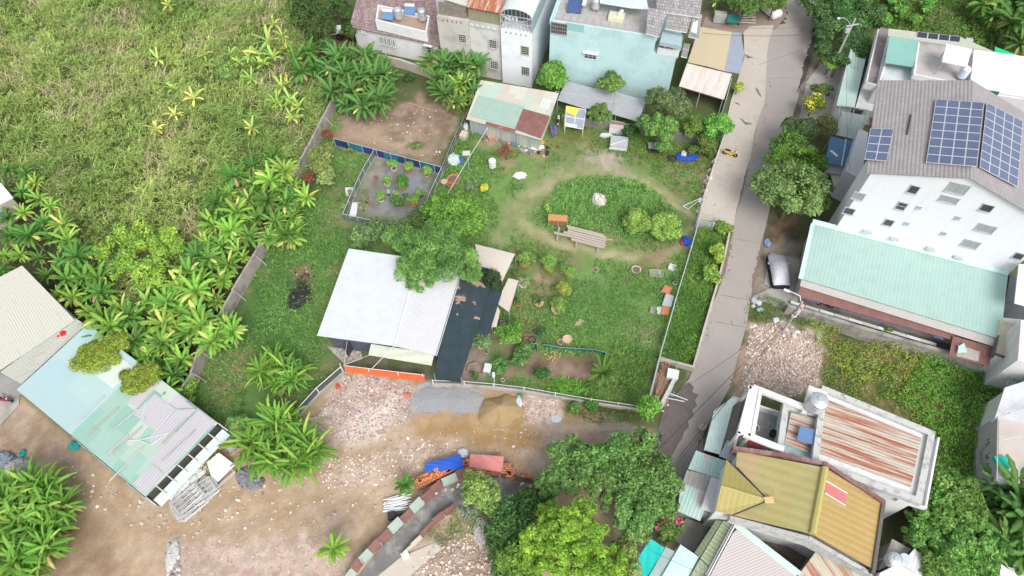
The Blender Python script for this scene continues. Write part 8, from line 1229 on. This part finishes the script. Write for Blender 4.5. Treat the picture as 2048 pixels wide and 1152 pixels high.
# ---------------- vehicles ----------------
def scooter(label, px, py, rz, body, z=0, name='scooter', cat='scooter'):
    c = g(px, py, z); t = thing(name, label, cat, (c.x, c.y, z)); R = Matrix.Rotation(rz, 3, 'Z'); T = lambda x, y, q: c+R @ Vector((x, y, q))
    for x in (-.62, .62):
        m = M(); m.lathe(T(x, 0, .26), [(.12, -.055), (.25, -.05), (.27, 0), (.25, .05), (.12, .055)], 18, 0, R @ Matrix.Rotation(math.pi/2, 3, 'X')); w = m.build('wheel', BLACK, t); m = M(); m.lathe(T(x, 0, .26), [(.05, -.06), (.13, -.045), (.13, .045), (.05, .06)], 12, 0, R @ Matrix.Rotation(math.pi/2, 3, 'X')); m.build('rim', ALU, w)
    S = [(-.85, .03, .62, .68), (-.7, .13, .4, .72), (-.45, .17, .32, .74), (-.2, .15, .28, .66), (0, .14, .24, .36), (.2, .14, .24, .36), (.32, .17, .26, .6), (.45, .16, .3, .85), (.55, .1, .42, .98), (.68, .05, .5, .8)]; m = M(); rings = [[T(x, w*math.cos(a), lo+(hi-lo)*(.5+.5*math.sin(a))) for a in [2*math.pi*k/12 for k in range(12)]] for x, w, lo, hi in S]
    for a, b in zip(rings, rings[1:]): [m.face([a[i], a[(i+1) % 12], b[(i+1) % 12], b[i]], 0, smooth=True) for i in range(12)]
    m.face(rings[0]); m.face(rings[-1][::-1]); m.build('body', body, t); m = M(); rings = [[T(x, w*math.cos(a), .76+.06*math.sin(a)) for a in [2*math.pi*k/10 for k in range(10)]] for x, w in [(-.72, .08), (-.55, .15), (-.3, .15), (-.1, .12), (-.02, .06)]]
    for a, b in zip(rings, rings[1:]): [m.face([a[i], a[(i+1) % 10], b[(i+1) % 10], b[i]], 0, smooth=True) for i in range(10)]
    m.face(rings[0]); m.face(rings[-1][::-1]); m.build('seat', BLACK, t); m = M(); m.path([T(.38, -.33, 1.0), T(.5, -.1, 1.03), T(.5, .1, 1.03), T(.38, .33, 1.0)], .03, 6); m.tube(T(.62, 0, .28), T(.5, 0, 1.03), .035); m.build('handlebar', DARK, t); m = M(); m.lathe(T(.6, 0, .82), [(.08, 0), (.07, .05), (.02, .08)], 12, 0, R @ Matrix.Rotation(math.pi/2, 3, 'Y')); m.build('headlight', plain('lamp_glass', (.7, .7, .68), rough=.2), t)
    for s in (-1, 1): m = M(); m.tube(T(.42, s*.22, 1.02), T(.36, s*.3, 1.22), .012, 5); m.box(T(.36, s*.3, 1.25), (.03, .11, .07), rz); m.build('mirror', DARK, t)
YB = plain('scooter_yellow', (.75, .42, .01), .05, rough=.3, spec=.6)
scooter('yellow scooter parked alone on the pale pavement', 1459, 311, -.42, YB, .13); KB = plain('bike_black', (.025, .025, .03), .2, rough=.3, spec=.6)
scooter('black motorbike, left one of the pair in the grey alley', 1648, 612, -.35, KB, .05, 'motorbike', 'motorbike'); scooter('black motorbike, right one of the pair in the grey alley', 1672, 618, -.3, KB, .05, 'motorbike', 'motorbike'); scooter('dark motorbike at the left edge on the concrete slab', 4, 780, 1.2, KB, .05, 'motorbike', 'motorbike'); scooter('pink-panelled motorbike at the left edge below the dark one', 12, 802, -.2, plain('bike_pink', (.3, .04, .1)), .05, 'motorbike', 'motorbike'); scooter('white and black motorbike between rusty shed and yellow rack', 1116, 247, 1.4, plain('bike_white', (.5, .5, .5)), 0, 'motorbike', 'motorbike')
c = g(692, 75); t = thing('small_tractor', 'small red and white tractor beside the maroon-tiled house', 'tractor', (c.x, c.y, 0)); RD = plain('tractor_red', (.5, .03, .03), .1, rough=.4); m = M(); m.box((c.x+.3, c.y, .8), (1.3, .7, .6), -.1); m.box((c.x+.3, c.y, 1.13), (1.1, .5, .08), -.1); m.build('hood', RD, t); m = M(); m.box((c.x-.7, c.y+.1, 1.1), (.7, .9, .9), -.1); m.build('seat_box', WHITE, t)
for dx, dy, r_ in [(-.7, .55, .5), (-.7, -.5, .5), (.8, .4, .3), (.8, -.42, .3)]: m = M(); m.lathe((c.x+dx, c.y+dy, r_), [(r_*.5, -.12), (r_, -.1), (r_, .1), (r_*.5, .12)], 18, 0, Matrix.Rotation(math.pi/2, 3, 'X')); m.build('wheel', BLACK, t)
m = M(); m.tube((c.x-2.2, c.y+.2, .35), (c.x-1, c.y+.1, .6), .06); m.build('drawbar', WHITE, t)
def carbody(label, px, py, rz, L, W, cov, dark, z=0, name='covered_car', covered=True):
    c = g(px, py, z+.6); c = Vector((c.x, c.y, z)); t = thing(name, label, 'car', (c.x, c.y, z)); R = Matrix.Rotation(rz, 3, 'Z'); T = lambda x, y, q: c+R @ Vector((x*W/2, y*L/2, q))
    # stations along the length: y, half-width factor, shoulder height, roof height, roof width factor
    S = [(-1, .72, .55, .62, .6), (-.95, .9, .7, .82, .72), (-.75, 1, .82, 1.0, .74), (-.5, 1, .88, 1.38, .72), (-.1, 1, .9, 1.5, .76), (.25, 1, .9, 1.46, .74), (.5, 1, .88, 1.12, .72), (.75, .98, .8, .94, .74), (.94, .88, .68, .8, .7), (1, .7, .5, .6, .6)]
    def ring(y, w, sh, rf, rw): return [T(-w, y, .22), T(-w*1.0, y, .5), T(-w*.96, y, sh), T(-w*rw, y, rf-.06), T(-w*rw*.5, y, rf), T(0, y, rf+.02), T(w*rw*.5, y, rf), T(w*rw, y, rf-.06), T(w*.96, y, sh), T(w*1.0, y, .5), T(w, y, .22)]
    RR_ = [ring(*s) for s in S]; m = M()
    for q_, (a, b) in enumerate(zip(RR_, RR_[1:])):
        for i in range(10): m.face([a[i], b[i], b[i+1], a[i+1]], 1 if (i in (0, 1, 8, 9) or q_ in (0, 8)) and covered else 0, smooth=True)
    m.face(RR_[0], 1 if covered else 0); m.face(RR_[-1][::-1], 1 if covered else 0); m.build('cover' if covered else 'body', [cov, dark], t, weld=True)
    for x in (-.86, .86):
        for y in (-.62, .62): m = M(); m.lathe(T(x, y, .32), [(.15, -.11), (.31, -.1), (.31, .1), (.15, .11)], 18, 0, R @ Matrix.Rotation(math.pi/2, 3, 'Y')); m.build('wheel', BLACK, t)
    for x in (-1.08, 1.08): m = M(); m.box(T(x, .3, .98), (.14, .2, .14), rz); m.build('mirror', cov, t)
    if not covered:
        for y0, y1, nm in [(.28, .5, 'windscreen'), (-.72, -.52, 'rear_window')]: m = M(); m.slab([T(-.66, y0, 1.5 if y0 > 0 else 1.06), T(.66, y0, 1.5 if y0 > 0 else 1.06), T(.68, y1, 1.16 if y0 > 0 else 1.4), T(-.68, y1, 1.16 if y0 > 0 else 1.4)], .02); m.build(nm, GLASS, t)
CV = N('silver_cover'); co = CV.obj(); CV = CV.out(CV.mix(CV.noise(co, 2.2, 5), (.42, .44, .47), (.6, .62, .66)), .35, CV.noise(co, 5, 6, .7), .8, .12, .5, .35)
carbody('car under a silver dust cover with black lower edge', 1557, 541, -.07, 4.0, 1.9, CV, plain('cover_black', (.02, .02, .025)), .1); carbody('white car half hidden by the feathery trees at the top', 1538, 14, .45, 4.1, 1.7, plain('car_white', (.7, .7, .72), .03, rough=.25), plain('car_white', (.7, .7, .72)), .1, 'car', False)
t = thing('shop_stall', 'low stall with a green tarp and grey railings under the top trees', 'stall', tuple(g(1475, 36))); m = M(); m.cloth([g(1453, 44, 1.2), g(1478, 46, 1.2), g(1480, 30, 1.4), g(1457, 28, 1.4)], n=5, amp=.05); m.build('tarp', plain('dark_green_tarp', (.02, .2, .17)), t); m = M(); [m.tube(g(1478, 44-4*k, .9), g(1512, 46-6*k, .9), .05) for k in range(4)]; m.build('railing', GREYP, t); m = M(); m.box(g(1440, 34, .8), (1.6, 1.0, 1.2), -.2); m.build('cabinet', plain('worn_cabinet', (.4, .4, .38), .2), t)
# ---------------- poles, lamps and cables ----------------
def pole(name, label, px, py, h, r=.14, mat=None, cat='power pole'):
    c = g(px, py); t = thing(name, label, cat, (c.x, c.y, 0)); m = M(); m.tube((c.x, c.y, -.1), (c.x, c.y, h), r, 10, 0, r*.65); m.build('shaft', mat or plain('pole_concrete', (.46, .44, .42), .08), t); return t, c
t, c = pole('power_pole', 'tall concrete power pole with a street lamp above the trees', 1656, 152, 8.4, .16); m = M(); m.box((c.x, c.y-.1, 7.6), (1.6, .12, .12), .2); m.box((c.x-.35, c.y-.1, 6.9), (.5, .35, .5), .2); m.build('crossarm', GREYP, t); m = M(); m.path([Vector((c.x, c.y, 7.4)), Vector((c.x-.8, c.y+.1, 8.2)), Vector((c.x-1.3, c.y+.1, 8.5)), Vector((c.x-1.8, c.y+.1, 8.45))], .04); m.build('lamp_arm', GREYP, t); m = M(); m.lathe((c.x-1.9, c.y+.1, 8.4), [(.12, 0), (.2, .06), (.12, .12)], 12); m.build('lamp_head', WHITE, t); pA_ = c
for k in range(5): m = M(); m.tube((c.x+.25+.15*k, c.y, 7.4), (c.x+.6+.4*k, c.y-2.5-.6*k, 0), .02, 4); o = m.build('drop_cable', DARK, t)
t, c = pole('power_pole', 'concrete power pole with lamp arm at the corner of the teal roof', 1566, 662, 5.6, .13); m = M(); m.path([Vector((c.x, c.y, 5.3)), Vector((c.x-.2, c.y+.5, 5.9)), Vector((c.x-1.2, c.y+.9, 6.2))], .04); m.build('lamp_arm', WHITE, t); m = M(); m.box((c.x-1.4, c.y+.95, 6.2), (.5, .22, .1), -.5); m.build('lamp_head', WHITE, t)
for k in range(6): m = M(); m.box((c.x+.12*(k % 2), c.y-.05, 3.2+.35*k), (.42, .3, .25), .4*k); m.build('meter_box', [WHITE, GREYP, TCL][k % 3], t)
pB_ = c
t, c = pole('garden_lamp', 'slender white street lamp at the garden wall', 990, 776, 3.2, .035, WHITE, 'lamp'); m = M(); m.box((c.x, c.y-.1, 3.2), (.22, .5, .08), 0); m.build('lamp_head', WHITE, t)
t, c = pole('roadside_lamp', 'white street lamp head over the blue carport', 1652, 352, 3.4, .04, ALU, 'lamp'); m = M(); m.box((c.x-.3, c.y+.3, 3.4), (.25, 1.0, .08), .5); m.build('lamp_head', WHITE, t)
t, c = pole('floodlight', 'square pale floodlight plate on a thin pole by the lawn', 938, 338, 2.6, .04, ALU, 'lamp'); m = M(); m.box((c.x-.1, c.y, 2.65), (.85, .7, .06), 0); m.build('plate', plain('plate_grey', (.5, .5, .48)), t)
t, c = pole('antenna_pole', 'thin white pole leaning at the bottom of the road', 1310, 1092, 1.0, .04, WHITE, 'pole')
def cable(label, a, b, sag, r=.03, group=None):
    r *= .62
    a = Vector(a); b = Vector(b); P = [a.lerp(b, k/14)-Vector((0, 0, sag*4*(k/14)*(1-k/14))) for k in range(15)]; m = M(); m.path(P, r, 4); o = m.build('power_cable', DARK); tag(o, label, 'cable', group); return o
w_ = pB_+Vector((0, 0, 5.2))
cable('uppermost black cable slanting across the road to the lower left', w_, g(1230, 985, 5), .5, .035); cable('middle black cable slanting across the road to the lower left', w_-Vector((.1, 0, .35)), g(1290, 1000, 4.6), .8, .035); cable('lowest sagging black cable across the road', w_-Vector((0, .1, .7)), g(1250, 1060, 4.2), 1.2, .03); cable('short cable from the corner pole down to the pipe pen', w_-Vector((0, 0, .5)), g(1330, 800, 2.5), .8, .025)
u_ = pA_+Vector((0, 0, 7.6)); cable('upper cable crossing the top of the road', u_, g(1408, 52, 6.0), .4, .03); cable('lower thicker cable crossing the top of the road', u_-Vector((0, 0, .8)), g(1405, 66, 4.6), .6, .045); cable('thin cable from the tall pole slanting down to the pavement', u_-Vector((0, 0, .4)), g(1515, 130, 2.5), .4, .02); cable('thin cable over the green carport', u_-Vector((0, 0, 1)), g(1700, 345, 4.5), .8, .025)
cable('cable over the olive-green strips at the bottom', g(1415, 1152, 3.9), g(1300, 1100, 3.0), .2, .02)
